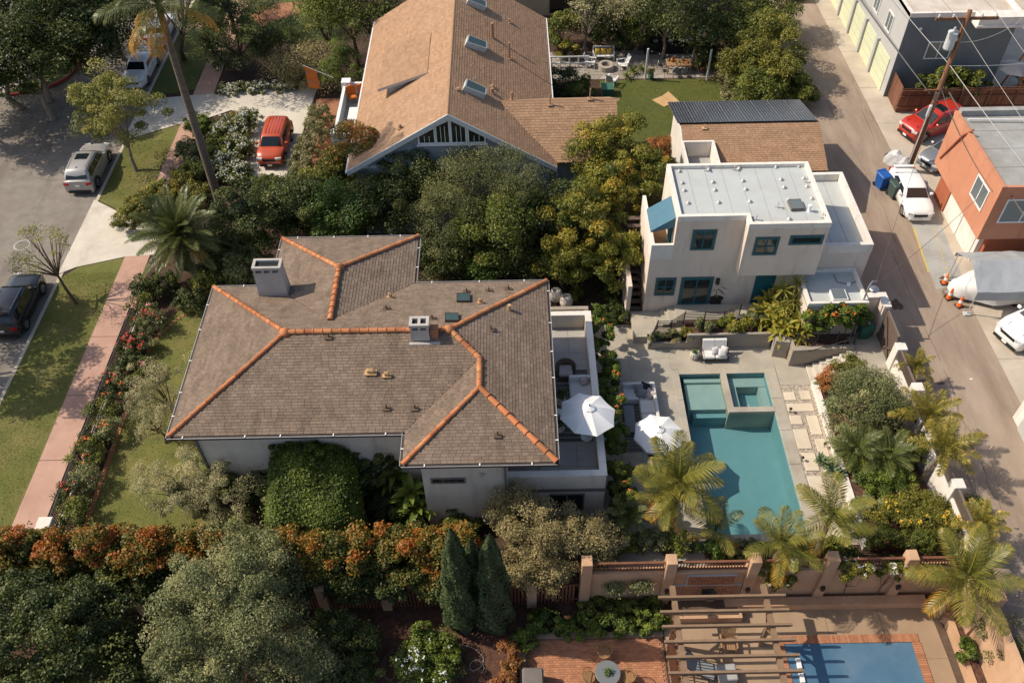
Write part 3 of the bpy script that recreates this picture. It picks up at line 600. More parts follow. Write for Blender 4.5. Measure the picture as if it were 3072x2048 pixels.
# chimneys (parts of the house)
def chimney(x0,x1,y0,y1,z0,z1,two,flar=.07):
    c = MB().prism([(x0-flar,y0-flar),(x1+flar,y0-flar),(x1+flar,y1+flar),(x0-flar,y1+flar)],z0,z0+.01)
    c = MB().add([(x0-flar,y0-flar,z0),(x1+flar,y0-flar,z0),(x1+flar,y1+flar,z0),(x0-flar,y1+flar,z0),(x0,y0,z1-.36),(x1,y0,z1-.36),(x1,y1,z1-.36),(x0,y1,z1-.36)],[(0,1,5,4),(1,2,6,5),(2,3,7,6),(3,0,4,7),(4,5,6,7)]).build('chimney','chimney_stucco',roof)
    n = 3 if not two else 2; mb = MB(); w = (x1-x0-.16)/n
    for i in range(n+1): x = x0+.0+(x1-x0-.1)*i/n; mb.box(x,x+.1,y0,y1,z1-.36,z1-.16)
    mb.box(x0,x1,y1-.1,y1-.002,z1-.36,z1-.16); mb.build('chimney_posts','chimney_stucco',roof)
    t = .1; q = MB().box(x0-.03,x1+.03,y0-.03,y0+t,z1-.16,z1).box(x0-.03,x1+.03,y1-t,y1+.03,z1-.16,z1).box(x0-.03,x0+t,y0+t,y1-t,z1-.16,z1).box(x1-t,x1+.03,y0+t,y1-t,z1-.16,z1)
    if two: q.box((x0+x1)/2-.06,(x0+x1)/2+.06,y0+t,y1-t,z1-.15,z1-.005)
    q.build('chimney_cap','chimney_stucco',roof); bx('flue','black_plastic',roof,x0+.1,x1-.1,y0+.12,y1-.12,z1-.3,z1-.12)
chimney(-12.18,-10.88,30.38,31.0,5.95,8.08,False); chimney(-4.53,-3.72,26.38,26.9,7.0,8.2,True,.03)
bx('chimney_flank','brick',roof,-3.68,-3.32,26.45,26.85,7.0,7.75); bx('chimney_flashing','pale_metal',roof,-4.62,-3.25,26.15,26.36,7.12,7.2)
def onroof(x, y):
    """height of the house roof over a plan point"""
    m_ = min(x+14.72, 31.4-y, y-22.33 if x < -4.67 else 99, 1.68-x)
    if x >= -4.67: m_ = min(m_, max(y-22.33, min(x+4.67, y-20.68)))
    if y > 27 and -11.9 < x < -4.84: m_ = max(m_, min(x+11.9, -4.84-x, 34.95-y, 99))
    return ZE+PT*m_
def rp(px, py):
    z = 6.5
    for _ in range(8): p = D(px,py,z); z = onroof(p.x,p.y)
    return Vector((p.x,p.y,z))
for x,y in ((1072,672),(1123,670),(888,711),(1128,757),(1168,666)[:2],(993,733),(888,938),(953,938),(1143,1000),(755,775)): vent_pipe(roof, rp(x,y), .3, .035, 'stain')
for x,y in ((852,858),(889,865)): hood_vent(roof, rp(x,y), .36 if x < 870 else .26)
for x,y in ((897,684),(1104,697)): hood_vent(roof, rp(x,y), .2)
MB().tube([rp(1170,712),rp(1170,712)+Vector((0,0,.34))],.085,10).build('vent_pipe','cardboard',roof)
for q in (((1049,696),(1080,696),(1080,678),(1049,678)),((1022,741),(1054,741),(1054,724),(1022,724))): skylight(roof, [rp(*c) for c in q], .14)
# rear patio wall beside the terrace
pw = thing('patio_bench', 'low concrete bench wall behind the roof terrace holding white pots', 'wall', (2.9,33.2,0))
MB().box(1.2,4.2,34.2,34.45,0,1.0).box(3.95,4.2,31.9,34.2,0,.95).build('bench_wall','board_concrete',pw); bx('bench_seat','board_concrete',pw,1.4,2.3,32.0,32.7,0,.5)
slab('side_patio',[(1.2,31.8),(4.3,31.8),(4.3,34.6),(1.2,34.6)],0,.02,'deck')

# ============================================================ STUDIO
st = thing('studio', 'beige stucco flat roofed studio with teal windows beside the alley', 'building', (12.2, 36.6, ZA))
ZS = 7.3
MB().prism([(8.45,34.45),(11.92,34.45),(16.03,34.46),(16.03,38.85),(8.45,38.85)],0.2,7.05).build('wall','stucco_studio',st)
bx('upper_bay','stucco_studio',st,11.93,16.02,33.76,34.452,3.75,7.05)
# parapet ring
def ring(poly, th, z0, z1, m, name, par):
    n = len(poly); c = Vector((sum(p[0] for p in poly)/n, sum(p[1] for p in poly)/n, 0)); inn = []
    for i in range(n):
        p, a, b = (Vector((*poly[k],0)) for k in (i,(i-1) % n,(i+1) % n)); d1 = (p-a).normalized(); d2 = (b-p).normalized()
        n1 = Vector((-d1.y,d1.x,0)); n2 = Vector((-d2.y,d2.x,0)); q = p+(n1+n2)*th/(1+n1.dot(n2)); inn.append((q.x,q.y))
    P = [(p[0],p[1],z0) for p in poly]+[(p[0],p[1],z1) for p in poly]+[(p[0],p[1],z1) for p in inn]+[(p[0],p[1],z0) for p in inn]; F = []
    for i in range(n):
        j = (i+1) % n
        for k in range(3): F.append((k*n+i,k*n+j,(k+1)*n+j,(k+1)*n+i))
    return MB().add(P,F).build(name,m,par), inn
UPP = [(8.44,34.44),(11.91,34.44),(11.91,33.75),(16.04,33.75),(16.04,38.86),(8.44,38.86)]
_, inn = ring(UPP,.2,7.0,ZS,'white_wall','parapet',st)
rf = MB().prism(inn,7.05,7.07).build('roof','stain',st)
xs = [8.64+ i*.905 for i in range(9)]
for a, b in zip(xs[:-1],xs[1:]):
    y0 = 34.65 if b <= 12.2 else 33.96
    if a < 12.11 < b: 
        MB().box(a+.008,12.11,34.65,38.65,7.07,7.085).build('membrane_sheet','membrane',rf); MB().box(12.112,b-.008,33.96,38.65,7.07,7.085).build('membrane_sheet','membrane',rf)
    else: MB().box(a+.008,min(b,15.83)-.008,y0,38.65,7.07,7.085+rnd.uniform(0,.004)).build('membrane_sheet','membrane',rf)
def z1(x,y): return (1900+x*.34014, 480+y*.34014)
dome = None
for x,y in ((405,103),(430,206),(448,272),(483,383),(700,198),(718,268),(752,378),(965,187),(990,262),(1027,370),(932,80),(1257,65),(1302,175),(1328,245),(1372,355),(1458,60),(1502,165),(1530,236),(1573,342),(1375,525),(665,88)):
    p = S(*z1(x,y),7.09)
    if dome is None: dome = MB().lathe((0,0,0),[(.13,0),(.13,.03),(.08,.05),(.075,.11),(.04,.14),(0,.145)],10).build('roof_vent','pale_metal',rf,local=True,smooth=True); d_ = dome
    else: d_ = inst(dome, rf)
    d_.location = p-wloc(rf)
for x,y in ((640,100),(888,92),(1525,200),(1270,420),(1080,530),(1665,515)):
    p = S(*z1(x,y),7.09); MB().tube([p,p+Vector((0,0,.3))],.022,6).cbox(p+Vector((.05,0,.02)),(.34,.03,.03),-.25).cbox(p+Vector((0,.0,.3)),(.05,.16,.05)).build('vent_stand','pale_metal',rf)
p = S(*z1(1548,450),7.09); MB().lathe((p.x,p.y,p.z),[(.14,0),(.1,.06),(.07,.1),(.07,.28),(.11,.3),(.11,.38),(0,.4)],10).build('flue_cap','white_paint',rf)
skylight(st,[S(*z1(1390,450),7.12),S(*z1(1505,445),7.12),S(*z1(1470,362),7.12),S(*z1(1355,368),7.12)],.16,'glass_pale','taupe_band')
# left balcony part
bx('stair_wing','stucco_studio',st,7.3,8.449,34.45,38.6,0.2,4.4)
MB().box(7.3,8.448,34.45,34.6,4.4,5.4).box(7.3,7.48,34.6,38.6,4.4,5.4).build('balcony_parapet','white_wall',st)
bx('balcony_floor','teak',st,7.48,8.44,34.6,38.6,4.4,4.43); bx('balcony_door','teal_paint',st,8.38,8.449,35.2,36.0,4.45,6.5)
MB().add([(7.25,34.9,6.0),(8.44,34.9,6.85),(8.44,36.7,6.85),(7.25,36.7,6.0),(7.25,34.9,5.9),(8.44,34.9,6.2),(7.25,36.7,5.9),(8.44,36.7,6.2)],[(0,1,2,3),(4,5,1,0),(3,2,7,6),(4,0,3,6)]).build('awning','awning',st)
def wnd(x0,y0,x1,y1,Y,**k):
    a, b = onY(*z1(x0,y0),Y), onY(*z1(x1,y1),Y); return window(st, a.x,b.x,b.z,a.z,Y,trim='teal_trim',**k)
wnd(542,625,695,780,34.45,mull=(2,1)); wnd(1095,690,1243,825,33.76,mull=(2,2)); wnd(1400,675,1650,732,33.76); wnd(215,1048,345,1182,34.45,mull=(2,2))
dr = wnd(440,1042,650,1268,34.45,mull=(2,1),t=.11)
a, b = onY(*z1(1090,1000),34.45), onY(*z1(1215,1180),34.45); bx('door','teal_paint',st,a.x,b.x,34.40,34.449,ZA,a.z)
a = onY(*z1(745,1050),34.45); MB().box(a.x-.09,a.x+.09,34.3,34.449,a.z-.3,a.z+.1).build('wall_lantern','dark_iron',st)
# low block towards the alley
MB().box(16.05,19.05,34.65,40.9,0.2,4.5).build('garage_wall','stucco_studio',st)
_, inn2 = ring([(16.05,34.64),(19.06,34.64),(19.06,40.91),(16.05,40.91)],.22,4.45,5.0,'white_wall','garage_parapet',st)
r2 = MB().prism(inn2,4.5,4.52).build('garage_roof','stain',st)
for i in range(3): MB().box(16.28+i*.86,17.12+i*.86,34.87,40.68,4.52,4.535+.002*i).build('membrane_sheet','membrane',r2)
# entry box with its own small roof
ex0, ex1, ey0, ey1, ez = 15.35, 18.5, 31.95, 34.63, 3.3
bx('entry_wall','stucco_studio',st,ex0,ex1,ey0,ey1,0.2,ez-.15)
_, inn3 = ring([(ex0,ey0),(ex1,ey0),(ex1,ey1),(ex0,ey1)],.16,ez-.2,ez+.1,'white_wall','entry_parapet',st)
MB().prism(inn3,ez-.15,ez-.1).build('entry_roof','membrane',st)
skylight(st,[(16.7,32.2,ez-.1),(17.5,32.2,ez-.1),(17.5,33.0,ez-.1),(16.7,33.0,ez-.1)],.2,'glass_pale','white_paint')
p = Vector((18.25,32.15,ez)); MB().tube([p,p+Vector((.05,.05,1.1)),p+Vector((.15,.1,1.35)),p+Vector((.35,.1,1.3))],.05,8).build('conduit_mast','steel',st)
MB().lathe((18.72,32.4,ez+.55),[(.0,0),(.24,.02),(.26,.1),(.2,.16),(0,.2)],14).build('electric_meter','steel',st)
MB().tube([Vector((17.3,34.3,ez-.06)),Vector((17.3,33.7,ez-.06)),Vector((17.9,33.5,ez-.06)),Vector((18.3,33.7,ez-.06))],.018,6).build('roof_cable','wire',st); MB().lathe((17.9,33.5,ez-.1),[(.12,0),(.1,.1),(0,.16)],10).build('roof_vent','white_paint',st)
# outside stair on the left
sr = thing('side_stair','brown timber stair climbing beside the beige studio wall','stair',(6.9,36.5,0))
for k in range(14): bx('tread','gate_brown',sr,6.55,7.28,34.3+k*.31,34.3+k*.31+.3,0.1+k*.29,0.16+k*.29)
bx('stair_wall','stucco_studio',sr,6.3,6.53,34.3,38.7,0,2.6)
# ============================================================ SOLAR GARAGE
ga = thing('solar_garage','white garage with tan shingle roof carrying a wide solar array','garage',(14.7,45.8,0))
RX0,RX1,RY,RZ,EY0,EY1,EZ,EZB = 10.5,18.97,45.85,5.0,42.6,49.85,3.83,3.98
ZN = RZ-(RY-44.6)*(RZ-EZ)/(RY-EY0)
GF = [[(12.35,EY0,EZ),(RX1,EY0,EZ),(RX1,RY,RZ),(RX0,RY,RZ),(RX0,44.6,ZN),(12.35,44.6,ZN)],[(RX1,EY1,EZB),(RX0,EY1,EZB),(RX0,RY,RZ),(RX1,RY,RZ)]]
gr = roof_deck(ga,GF,[GF[0][0],GF[0][1],GF[0][2],GF[1][0],GF[1][1],GF[0][3],GF[0][4],GF[0][5]],.14)
shingle_roof(gr,GF,'shingle_tan',.15,.32,120,9)
MB().add([(RX0+.25,EY0+.3,.0),(RX1-.25,EY0+.3,0),(RX1-.25,EY1-.3,0),(RX0+.25,EY1-.3,0),(RX0+.25,EY0+.3,3.8),(RX1-.25,EY0+.3,3.8),(RX1-.25,EY1-.3,3.8),(RX0+.25,EY1-.3,3.8),(RX0+.25,RY,4.84),(RX1-.25,RY,4.84)],[(0,1,5,4),(2,3,7,6),(1,2,6,9,5),(3,0,4,8,7)]).build('wall','white_wall',ga)
for a,b in ((GF[0][4],GF[0][3]),(GF[0][3],GF[1][1])):
    a, b = Vector(a)+Vector((-.03,0,-.03)), Vector(b)+Vector((-.03,0,-.03)); MB().add([a,b,b+Vector((0,0,-.2)),a+Vector((0,0,-.2)),a+Vector((.05,0,0)),b+Vector((.05,0,0))],[(0,1,2,3),(0,4,5,1)]).build('barge_board','white_paint',ga)
window_x(ga,RX0+.25,44.0,44.6,1.2,2.2,'white_paint',2)
# flat roofed notch at the left of the garage front slope
bx('notch_wall','white_wall',ga,10.35,12.35,41.5,44.6,0,3.7); MB().box(10.35,10.5,41.5,44.6,3.7,4.75).box(12.2,12.35,41.5,44.6,3.7,4.75).box(10.5,12.2,44.45,44.6,3.7,4.75).build('notch_parapet','white_wall',ga); bx('notch_roof','membrane_grey',ga,10.5,12.2,41.5,44.45,3.7,3.72)
s_ = Vector((0,EY1-RY,EZB-RZ)).normalized(); n_ = Vector((0,-s_.z,s_.y)).normalized(); n_ = n_ if n_.z > 0 else -n_; W = wloc(gr)
pmb = MB().box(0,1.05,0,1.93,.0,.04); pan = None
for r_ in range(2):
    for c_ in range(8):
        if pan is None: pan = pmb.build('solar_panel','solar',gr,local=True); o = pan
        else: o = inst(pan,gr)
        o.matrix_basis = frame(Vector((1,0,0)),s_,n_,Vector((10.28+c_*1.07,RY,RZ))+s_*(.02+r_*1.97)+n_*.12-W)
lm = MB()
for r_ in range(2):
    for c_ in range(8):
        for k in range(7): x = .01+k*.172; lm.box(c_*1.07+x-.006,c_*1.07+x+.006,r_*1.97,r_*1.97+1.93,.04,.043)
        for k in range(11): y = .01+k*.19; lm.box(c_*1.07,c_*1.07+1.05,r_*1.97+y-.006,r_*1.97+y+.006,.0432,.046)
o = lm.build('cell_lines','solar_line',gr,local=True,kind='stuff'); o.matrix_basis = frame(Vector((1,0,0)),s_,n_,Vector((10.28,RY,RZ))+s_*.02+n_*.12-W)
vent_pipe(gr,Vector((11.9,45.6,4.92)),.25,.05,'cardboard')

# ============================================================ NEIGHBOUR HOUSE
nh = thing('neighbour_house','large tan shingle gabled house with grey siding and skylights','house',(-3.4,50,0))
NX0,NX1,NY0,NY1,NE,NR = -9.5,2.73,41.8,59.5,5.0,8.7; NXR = -3.385; np_ = (NR-NE)/(NX1-NXR)
wz = 7.05; wy = 45.7; wxs = NXR+(NR-wz)/np_; wdy = (wz-NE)/np_; WX = 6.4
NF = [[(NX0,NY1,NE),(NX0,NY0,NE),(NXR,NY0,NR),(NXR,NY1,NR)],
      [(NX1,NY0,NE),(NX1,wy-wdy,NE),(wxs,wy,wz),(NX1,wy+wdy,NE),(NX1,NY1,NE),(NXR,NY1,NR),(NXR,NY0,NR)],
      [(NX1,wy-wdy,NE),(WX,wy-wdy,NE),(WX,wy,wz),(wxs,wy,wz)],[(NX1,wy+wdy,NE),(wxs,wy,wz),(WX,wy,wz),(WX,wy+wdy,NE)]]
nr = roof_deck(nh,NF,[(NX0,NY0,NE),(NXR,NY0,NR),(NX1,NY0,NE),(NX1,wy-wdy,NE),(WX,wy-wdy,NE),(WX,wy,wz),(WX,wy+wdy,NE),(NX1,wy+wdy,NE),(NX1,NY1,NE),(NXR,NY1,NR),(NX0,NY1,NE)],.2)
shingle_roof(nr,NF,'shingle_tan',.17,.34,300,12)
for (x0,x1,Y) in (('r',0,0),):
    cap = MB(); y = NY0
    while y < NY1: cap.add([(NXR-.16,y,NR-.085),(NXR,y,NR+.035),(NXR+.16,y,NR-.085),(NXR-.16,y+.19,NR-.09),(NXR,y+.19,NR+.02),(NXR+.16,y+.19,NR-.09)],[(0,1,4,3),(1,2,5,4)]); y += .18
    cap.build('ridge_shingles','shingle_tan',nr)
    cap = MB(); x = wxs+.2
    while x < WX: cap.add([(x,wy-.15,wz-.07),(x,wy,wz+.035),(x,wy+.15,wz-.07),(x+.21,wy-.15,wz-.075),(x+.21,wy,wz+.02),(x+.21,wy+.15,wz-.075)],[(0,3,4,1),(1,4,5,2)]); x += .2
    cap.build('ridge_shingles','shingle_tan',nr)
# walls with the glazed front gable
GY = NY0+.35
MB().add([(NX0+.5,GY,0),(NX1-.5,GY,0),(NX1-.5,GY,NE+.05),(NXR,GY,NR-.25),(NX0+.5,GY,NE+.05),(NX0+.5,NY1-.4,0),(NX1-.5,NY1-.4,0),(NX1-.5,NY1-.4,NE+.05),(NXR,NY1-.4,NR-.25),(NX0+.5,NY1-.4,NE+.05)],[(0,1,2,3,4),(6,5,9,8,7),(1,6,7,2),(5,0,4,9)]).build('wall','grey_siding',nh)
bx('wing_wall','grey_siding',nh,NX1-.5,WX-.3,wy-wdy+.4,wy+wdy-.4,0,NE+.1)
MB().add([(WX-.3,wy-wdy+.4,NE),(WX-.3,wy+wdy-.4,NE),(WX-.3,wy,wz-.2)],[(0,1,2)]).build('wing_gable','grey_siding',nh)
for xa,xb in ((NX0,NXR),(NXR,NX1)):
    za, zb = (NE,NR) if xa == NX0 else (NR,NE)
    MB().add([(xa,NY0-.03,za+.03),(xb,NY0-.03,zb+.03),(xb,NY0-.03,zb-.3),(xa,NY0-.03,za-.3),(xa,NY0+.04,za+.03),(xb,NY0+.04,zb+.03)],[(0,3,2,1),(0,1,5,4)]).build('barge_board','fascia',nh)
for x0,x1 in ((NX0,NX0),(NX1,NX1)): bx('gutter','white_paint',nr,x0-.1 if x0<0 else x0,x0 if x0<0 else x0+.1,NY0 if x0<0 else wy+wdy,NY1,NE-.14,NE-.01)
for i,(x0,x1,zt0,zt1) in enumerate(((-5.12,-4.28,7.12,7.62),(-4.12,-3.43,7.75,8.1),(-3.26,-2.5,8.1,7.72),(-2.3,-1.45,7.62,7.1))):
    z0 = 6.7; Y = GY-.02; MB().quad((x0,Y,z0),(x1,Y,z0),(x1,Y,zt1),(x0,Y,zt0)).build('pane','glass_dark',nh)
    f = .09; MB().add([(x0-f,Y-.05,z0-f),(x1+f,Y-.05,z0-f),(x1+f,Y-.05,zt1+f),(x0-f,Y-.05,zt0+f),(x0,Y-.05,z0),(x1,Y-.05,z0),(x1,Y-.05,zt1),(x0,Y-.05,zt0)],[(0,1,5,4),(1,2,6,5),(2,3,7,6),(3,0,4,7)]).build('window_frame','white_paint',nh)
    for k in (1,2): MB().box(x0+(x1-x0)*k/3-.015,x0+(x1-x0)*k/3+.015,Y-.03,Y-.005,z0,min(zt0,zt1)).build('mullion','white_paint',nh)
bx('belt_board','fascia',nh,NX0+.5,NX1-.5,GY-.06,GY-.001,5.0,5.2); bx('window_sill','white_paint',nh,-5.3,-1.25,GY-.12,GY-.002,6.5,6.6); window(nh,-4.6,-3.0,2.6,4.2,GY,'white_paint',None,(2,2))
def onn(px,py):
    z = 7
    for _ in range(10):
        p = D(px,py,z); z = min(NR, NR-np_*abs(p.x-NXR))
        if p.x > wxs: z = max(z, wz-np_*abs(p.y-wy))
    return Vector((p.x,p.y,z))
for q in (((1061,209),(1110,228),(1112,213),(1066,191)),((1066,107),(1113,122),(1113,107),(1070,90)),((1070,10),(1112,27),(1112,14),(1073,-2))): skylight(nr,[onn(*c) for c in q],.35,'glass_teal','fascia')
for x,y,h,r in ((1131,87,1.0,.1),(1170,52,.25,.08),(1170,135,1.1,.07),(1131,215,.35,.1),(1176,230,.55,.07),(1047,205,.5,.03),(1126,198,.4,.03),(920,296,.3,.09)): vent_pipe(nr,onn(x,y),h,r,'shingle_tan')
for x,y in ((1263,250),(1355,228)): vent_pipe(nr,onn(x,y),.7,.04,'shingle_tan')
# shed dormer on the left slope
sz = lambda x: NR-np_*abs(x-NXR)
dx0, dx1, dy0, dy1 = -8.0, -4.9, 47.6, 52.5; zr0, zr1 = sz(dx1)-1.0, sz(dx1)+.05
dt = [(dx0,dy0,zr0),(dx1,dy0,zr1),(dx1,dy1,zr1),(dx0,dy1,zr0)]
do = MB().add(dt+[(p[0],p[1],p[2]-.16) for p in dt],[(0,1,2,3),(7,6,5,4),(0,4,5,1),(3,2,6,7),(0,3,7,4)]).build('dormer_roof','fascia',nr)
T = tabs_of(dt,.17,.34,random.Random(3)); mb = MB()
for t in T: mb.cur = t[6]; mb.add([*t[1],*t[2]],[(0,1,2,3),(4,5,1,0)])
mb.build('dormer_shingles','shingle_tan',nr,kind='stuff')
MB().add([(dx0+.6,dy0+.3,sz(dx0+.6)),(dx1,dy0+.3,sz(dx1)),(dx0+.6,dy0+.3,zr0-.05),(dx0+.6,dy1-.3,sz(dx0+.6)),(dx0+.6,dy1-.3,zr0-.05)],[(0,1,2),(3,0,2,4)]).build('dormer_wall','fascia',nr)
# white balcony on its left
nb = thing('balcony','white roof balcony with parapet walls beside the tan roof','balcony',(-10.2,50,0))
bx('balcony_base','white_wall',nb,-11.2,-9.0,47.2,53.4,0,3.0); MB().box(-11.2,-11.0,47.2,53.4,3.0,3.85).box(-11.0,-9.2,53.2,53.4,3,3.85).box(-11.0,-9.2,47.2,47.4,3,3.85).build('balcony_parapet','white_paint',nb)
for k in range(17): bx('deck_board','membrane_grey',nb,-10.99,-9.2,47.42+k*.338,47.42+k*.338+.32,3.0,3.03)
MB().box(-11.3,-10.7,52.9,53.5,3.0,4.1).box(-11.3,-10.8,47.1,47.6,3.0,4.05).build('balcony_pier','white_paint',nb)
for k in range(2):
    c = thing('balcony_chair',['orange shell chair nearest the tan roof on the balcony','orange shell chair by the white balcony parapet corner'][k],'chair',(-10.55+.75*k,52.3+.2*k,3.03),.4,group='orange balcony chairs')
    MB().bev(-.28,.28,-.25,.25,.36,.44,.05).build('seat','flag_orange',c,local=True); MB().add([(-.28,.2,.4),(.28,.2,.4),(.34,.36,.95),(-.34,.36,.95),(-.28,.26,.4),(.28,.26,.4),(.3,.41,.95),(-.3,.41,.95),(0,.3,1.06),(0,.42,1.05)],[(0,1,2,8,3),(5,4,7,9,6),(3,8,9,7),(8,2,6,9),(1,5,6,2),(4,0,3,7)]).build('backrest','flag_orange',c,local=True)
    for sx,sy in ((-.22,-.2),(.22,-.2),(-.22,.2),(.22,.2)): MB().tube([(sx,sy,0),(sx,sy,.37)],.02,6).build('leg','pale_metal',c,local=True)
bt = thing('balcony_table','white covered table on the balcony below the orange chairs','table',(-10.1,49.8,3.03)); MB().bev(-.4,.4,-.7,.7,.66,.72,.03).build('table_top','paper',bt,local=True); MB().lathe((0,0,0),[(.3,0),(.3,.03),(.05,.06),(.05,.66)],10).build('pedestal','paper',bt,local=True)
fl = thing('house_flag','orange patterned flag hanging on a pole by the brick porch','flag',(-13.2,55.9,0)); p0 = Vector((-12.3,55.4,3.0)); p1 = Vector((-14.3,55.6,3.9))
MB().tube([p0,p1],.02,6).build('pole','white_paint',fl); q = MB(); L = [p1.lerp(p0,.03),p1.lerp(p0,.42)]
q.add([L[0],L[1],L[1]+Vector((.05,.1,-1.5)),L[0]+Vector((.02,.05,-1.75)),L[0]+Vector((0,.02,0)),L[1]+Vector((0,.02,0)),L[1]+Vector((.05,.12,-1.5)),L[0]+Vector((.02,.07,-1.75))],[(0,1,2,3),(7,6,5,4)]).build('cloth','flag_orange',fl)
for dx,dz,s in ((.2,-.4,.13),(.5,-.7,.15),(.25,-1.1,.12),(.55,-1.3,.1)):
    c = L[0]+Vector((dx,-.02,dz-.1)); MB().add([c+Vector((-s,.02,0)),c+Vector((0,0.01,-s*1.4)),c+Vector((s,.02,.02)),c+Vector((0,.02,s))],[(0,1,2,3)]).build('emblem','cushion_grey',fl)
# ochre building far behind
yb = thing('ochre_building','ochre stucco building with dark openings behind the garden trees','building',(7,72,0)); bx('wall','yellow_stucco',yb,-1.5,14.5,69.5,78,0,7.5)
for x0,x1,z0,z1_ in ((3.5,5.6,.2,2.4),(7.0,9.2,.2,2.4),(10.2,12.2,.2,2.4),(5.2,6.4,4.0,5.0),(10,11.2,4,5)): window(yb,x0,x1,z0,z1_,69.5,'gutter',None,(2,1),'glass_dark')
bx('roof_edge','fascia',yb,-1.8,14.8,69.2,78.3,7.5,7.7)

# ============================================================ BUILDINGS ACROSS THE ALLEY
gb = thing('apartment_building','two storey blue grey stucco building with pale green garage doors','building',(30.5,64,ZA))
bx('wall','blue_grey_stucco',gb,26.75,34.1,54.85,86,0.8,6.95); bx('side_wall','pale_grey_stucco',gb,26.72,26.749,54.87,86,0.8,7.2)
bx('roof','roof_light',gb,26.95,33.9,55.05,86,6.95,7.0); MB().box(26.72,26.95,54.83,86,6.95,7.25).box(26.95,33.9,54.83,55.05,6.95,7.25).box(33.9,34.12,54.83,86,6.95,7.25).build('parapet','white_wall',gb)
MB().box(30.9,35.6,53.9,55.9,6.6,6.75).box(31.0,34.12,54.0,54.83,6.75,7.3).build('roof_canopy','white_wall',gb)
for k in range(8):
    y0 = 55.6+k*2.85
    d = bx('garage_door','pale_green_door',gb,26.66,26.715,y0,y0+2.45,ZA,ZA+2.5)
    for j in range(1,4): bx('door_seam','membrane_grey',d,26.652,26.661,y0+.02,y0+2.43,ZA+j*.62,ZA+j*.62+.02)
    bx('garage_pier','pale_grey_stucco',gb,26.5,26.715,y0+2.46,y0+2.8,ZA,ZA+2.7)
for y in (57.0,59.8): window_x(gb,26.715,y,y+1.1,4.6,5.9,'white_paint',2,'glass_pale')
a = onY(2775,87,54.85); b = onY(2812,126,54.85); window(gb,28.6,30.3,3.9,5.2,54.85,'white_paint',None,(2,1),'glass_pale')
bx('wall_lamp','white_paint',gb,27.6,27.75,54.7,54.849,6.1,6.25)
oh = thing('orange_building','two storey orange stucco building with overhanging upper floor and grey roof','building',(30,40.3,ZA))
bx('upper_wall','orange_stucco',oh,25.9,36,36.8,43.9,3.3,6.75); bx('lower_wall','white_wall',oh,26.6,36,37.6,43.7,0.8,3.3)
bx('roof','membrane_grey',oh,26.1,36,36.95,43.6,6.75,6.78); MB().box(25.88,26.1,36.78,43.92,6.75,6.95).box(26.1,36,36.78,36.95,6.75,6.92).build('parapet','orange_stucco',oh); bx('rear_parapet','membrane_grey',oh,26.1,36,43.55,43.92,6.75,7.15)
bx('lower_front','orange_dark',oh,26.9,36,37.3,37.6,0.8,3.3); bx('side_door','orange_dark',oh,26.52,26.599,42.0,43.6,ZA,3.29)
window_x(oh,25.9,37.6,39.2,4.6,6.0,'white_paint',2,'glass_pale'); window(oh,26.5,28.9,4.5,6.1,36.8,'white_paint',None,(2,1),'glass_pale')
for y in (37.9,39.9): bx('garage_door','white_wall',oh,26.54,26.599,y,y+1.75,ZA,3.2)
MB().tube([(25.85,43.4,4.0),(25.8,42.0,6.6),(26.0,41.6,7.2)],.06,8).build('conduit','orange_dark',oh)
for k in range(1,4): bx('roof_seam','stain',oh,26.12,35.9,36.98+k*1.7,36.99+k*1.7,6.781,6.79)
MB().tube([(26.3,43.0,6.95),(36,42.6,6.95)],.05,8).build('roof_pipe','white_paint',oh)
wg = thing('white_garage','white garage wall at the alley edge below the white jeep','garage',(26,24,ZA)); bx('wall','white_wall',wg,24.62,34,19.0,26.2,ZA-.1,3.9); MB().box(24.6,24.8,18.98,26.22,3.9,4.15).box(24.8,34,26.0,26.22,3.9,4.15).box(24.8,34,18.98,19.2,3.9,4.15).build('parapet','white_wall',wg); bx('roof','membrane_grey',wg,24.8,34,19.2,26.0,3.9,3.92)
for y in (19.5,22.8):
    dg = bx('garage_door','pale_grey_stucco',wg,24.55,24.615,y,y+2.7,ZA,3.3)
    for k in range(1,4): bx('door_seam','membrane_grey',dg,24.542,24.551,y+.03,y+2.67,ZA+k*.57,ZA+k*.57+.02)
for y in (21.0,24.2): vent_pipe(wg,Vector((27.0,y,3.92)),.35,.06,'pale_metal')
# ============================================================ POOL GARDEN
deck = struct('pool_deck', MB().prism([(4.05,18.6),(8.6,18.6),(8.6,33.9),(4.05,33.9)],-.05,.012).prism([(8.6,30.3),(13.56,30.3),(13.56,33.9),(8.6,33.9)],-.05,.012).prism([(13.56,29.3),(16.2,29.3),(16.2,33.9),(13.56,33.9)],-.05,.012), 'stain')
def dslab(x0,x1,y0,y1): MB().box(x0+.004,x1-.004,y0+.004,y1-.004,0.0,.03+rnd.uniform(0,.003)).build('deck_slab','deck',deck)
for i in range(2):
    for j in range(6): dslab(4.05+i*2.2,6.25+i*2.2,18.6+j*2.55,21.15+j*2.55)
for i in range(3): dslab(8.45+i*1.85,10.3+i*1.85,30.52,32.2); dslab(8.45+i*1.85,10.3+i*1.85,32.2,33.9)
dslab(14.0,15.6,29.3,31.5); dslab(14.0,16.3,31.5,33.9)
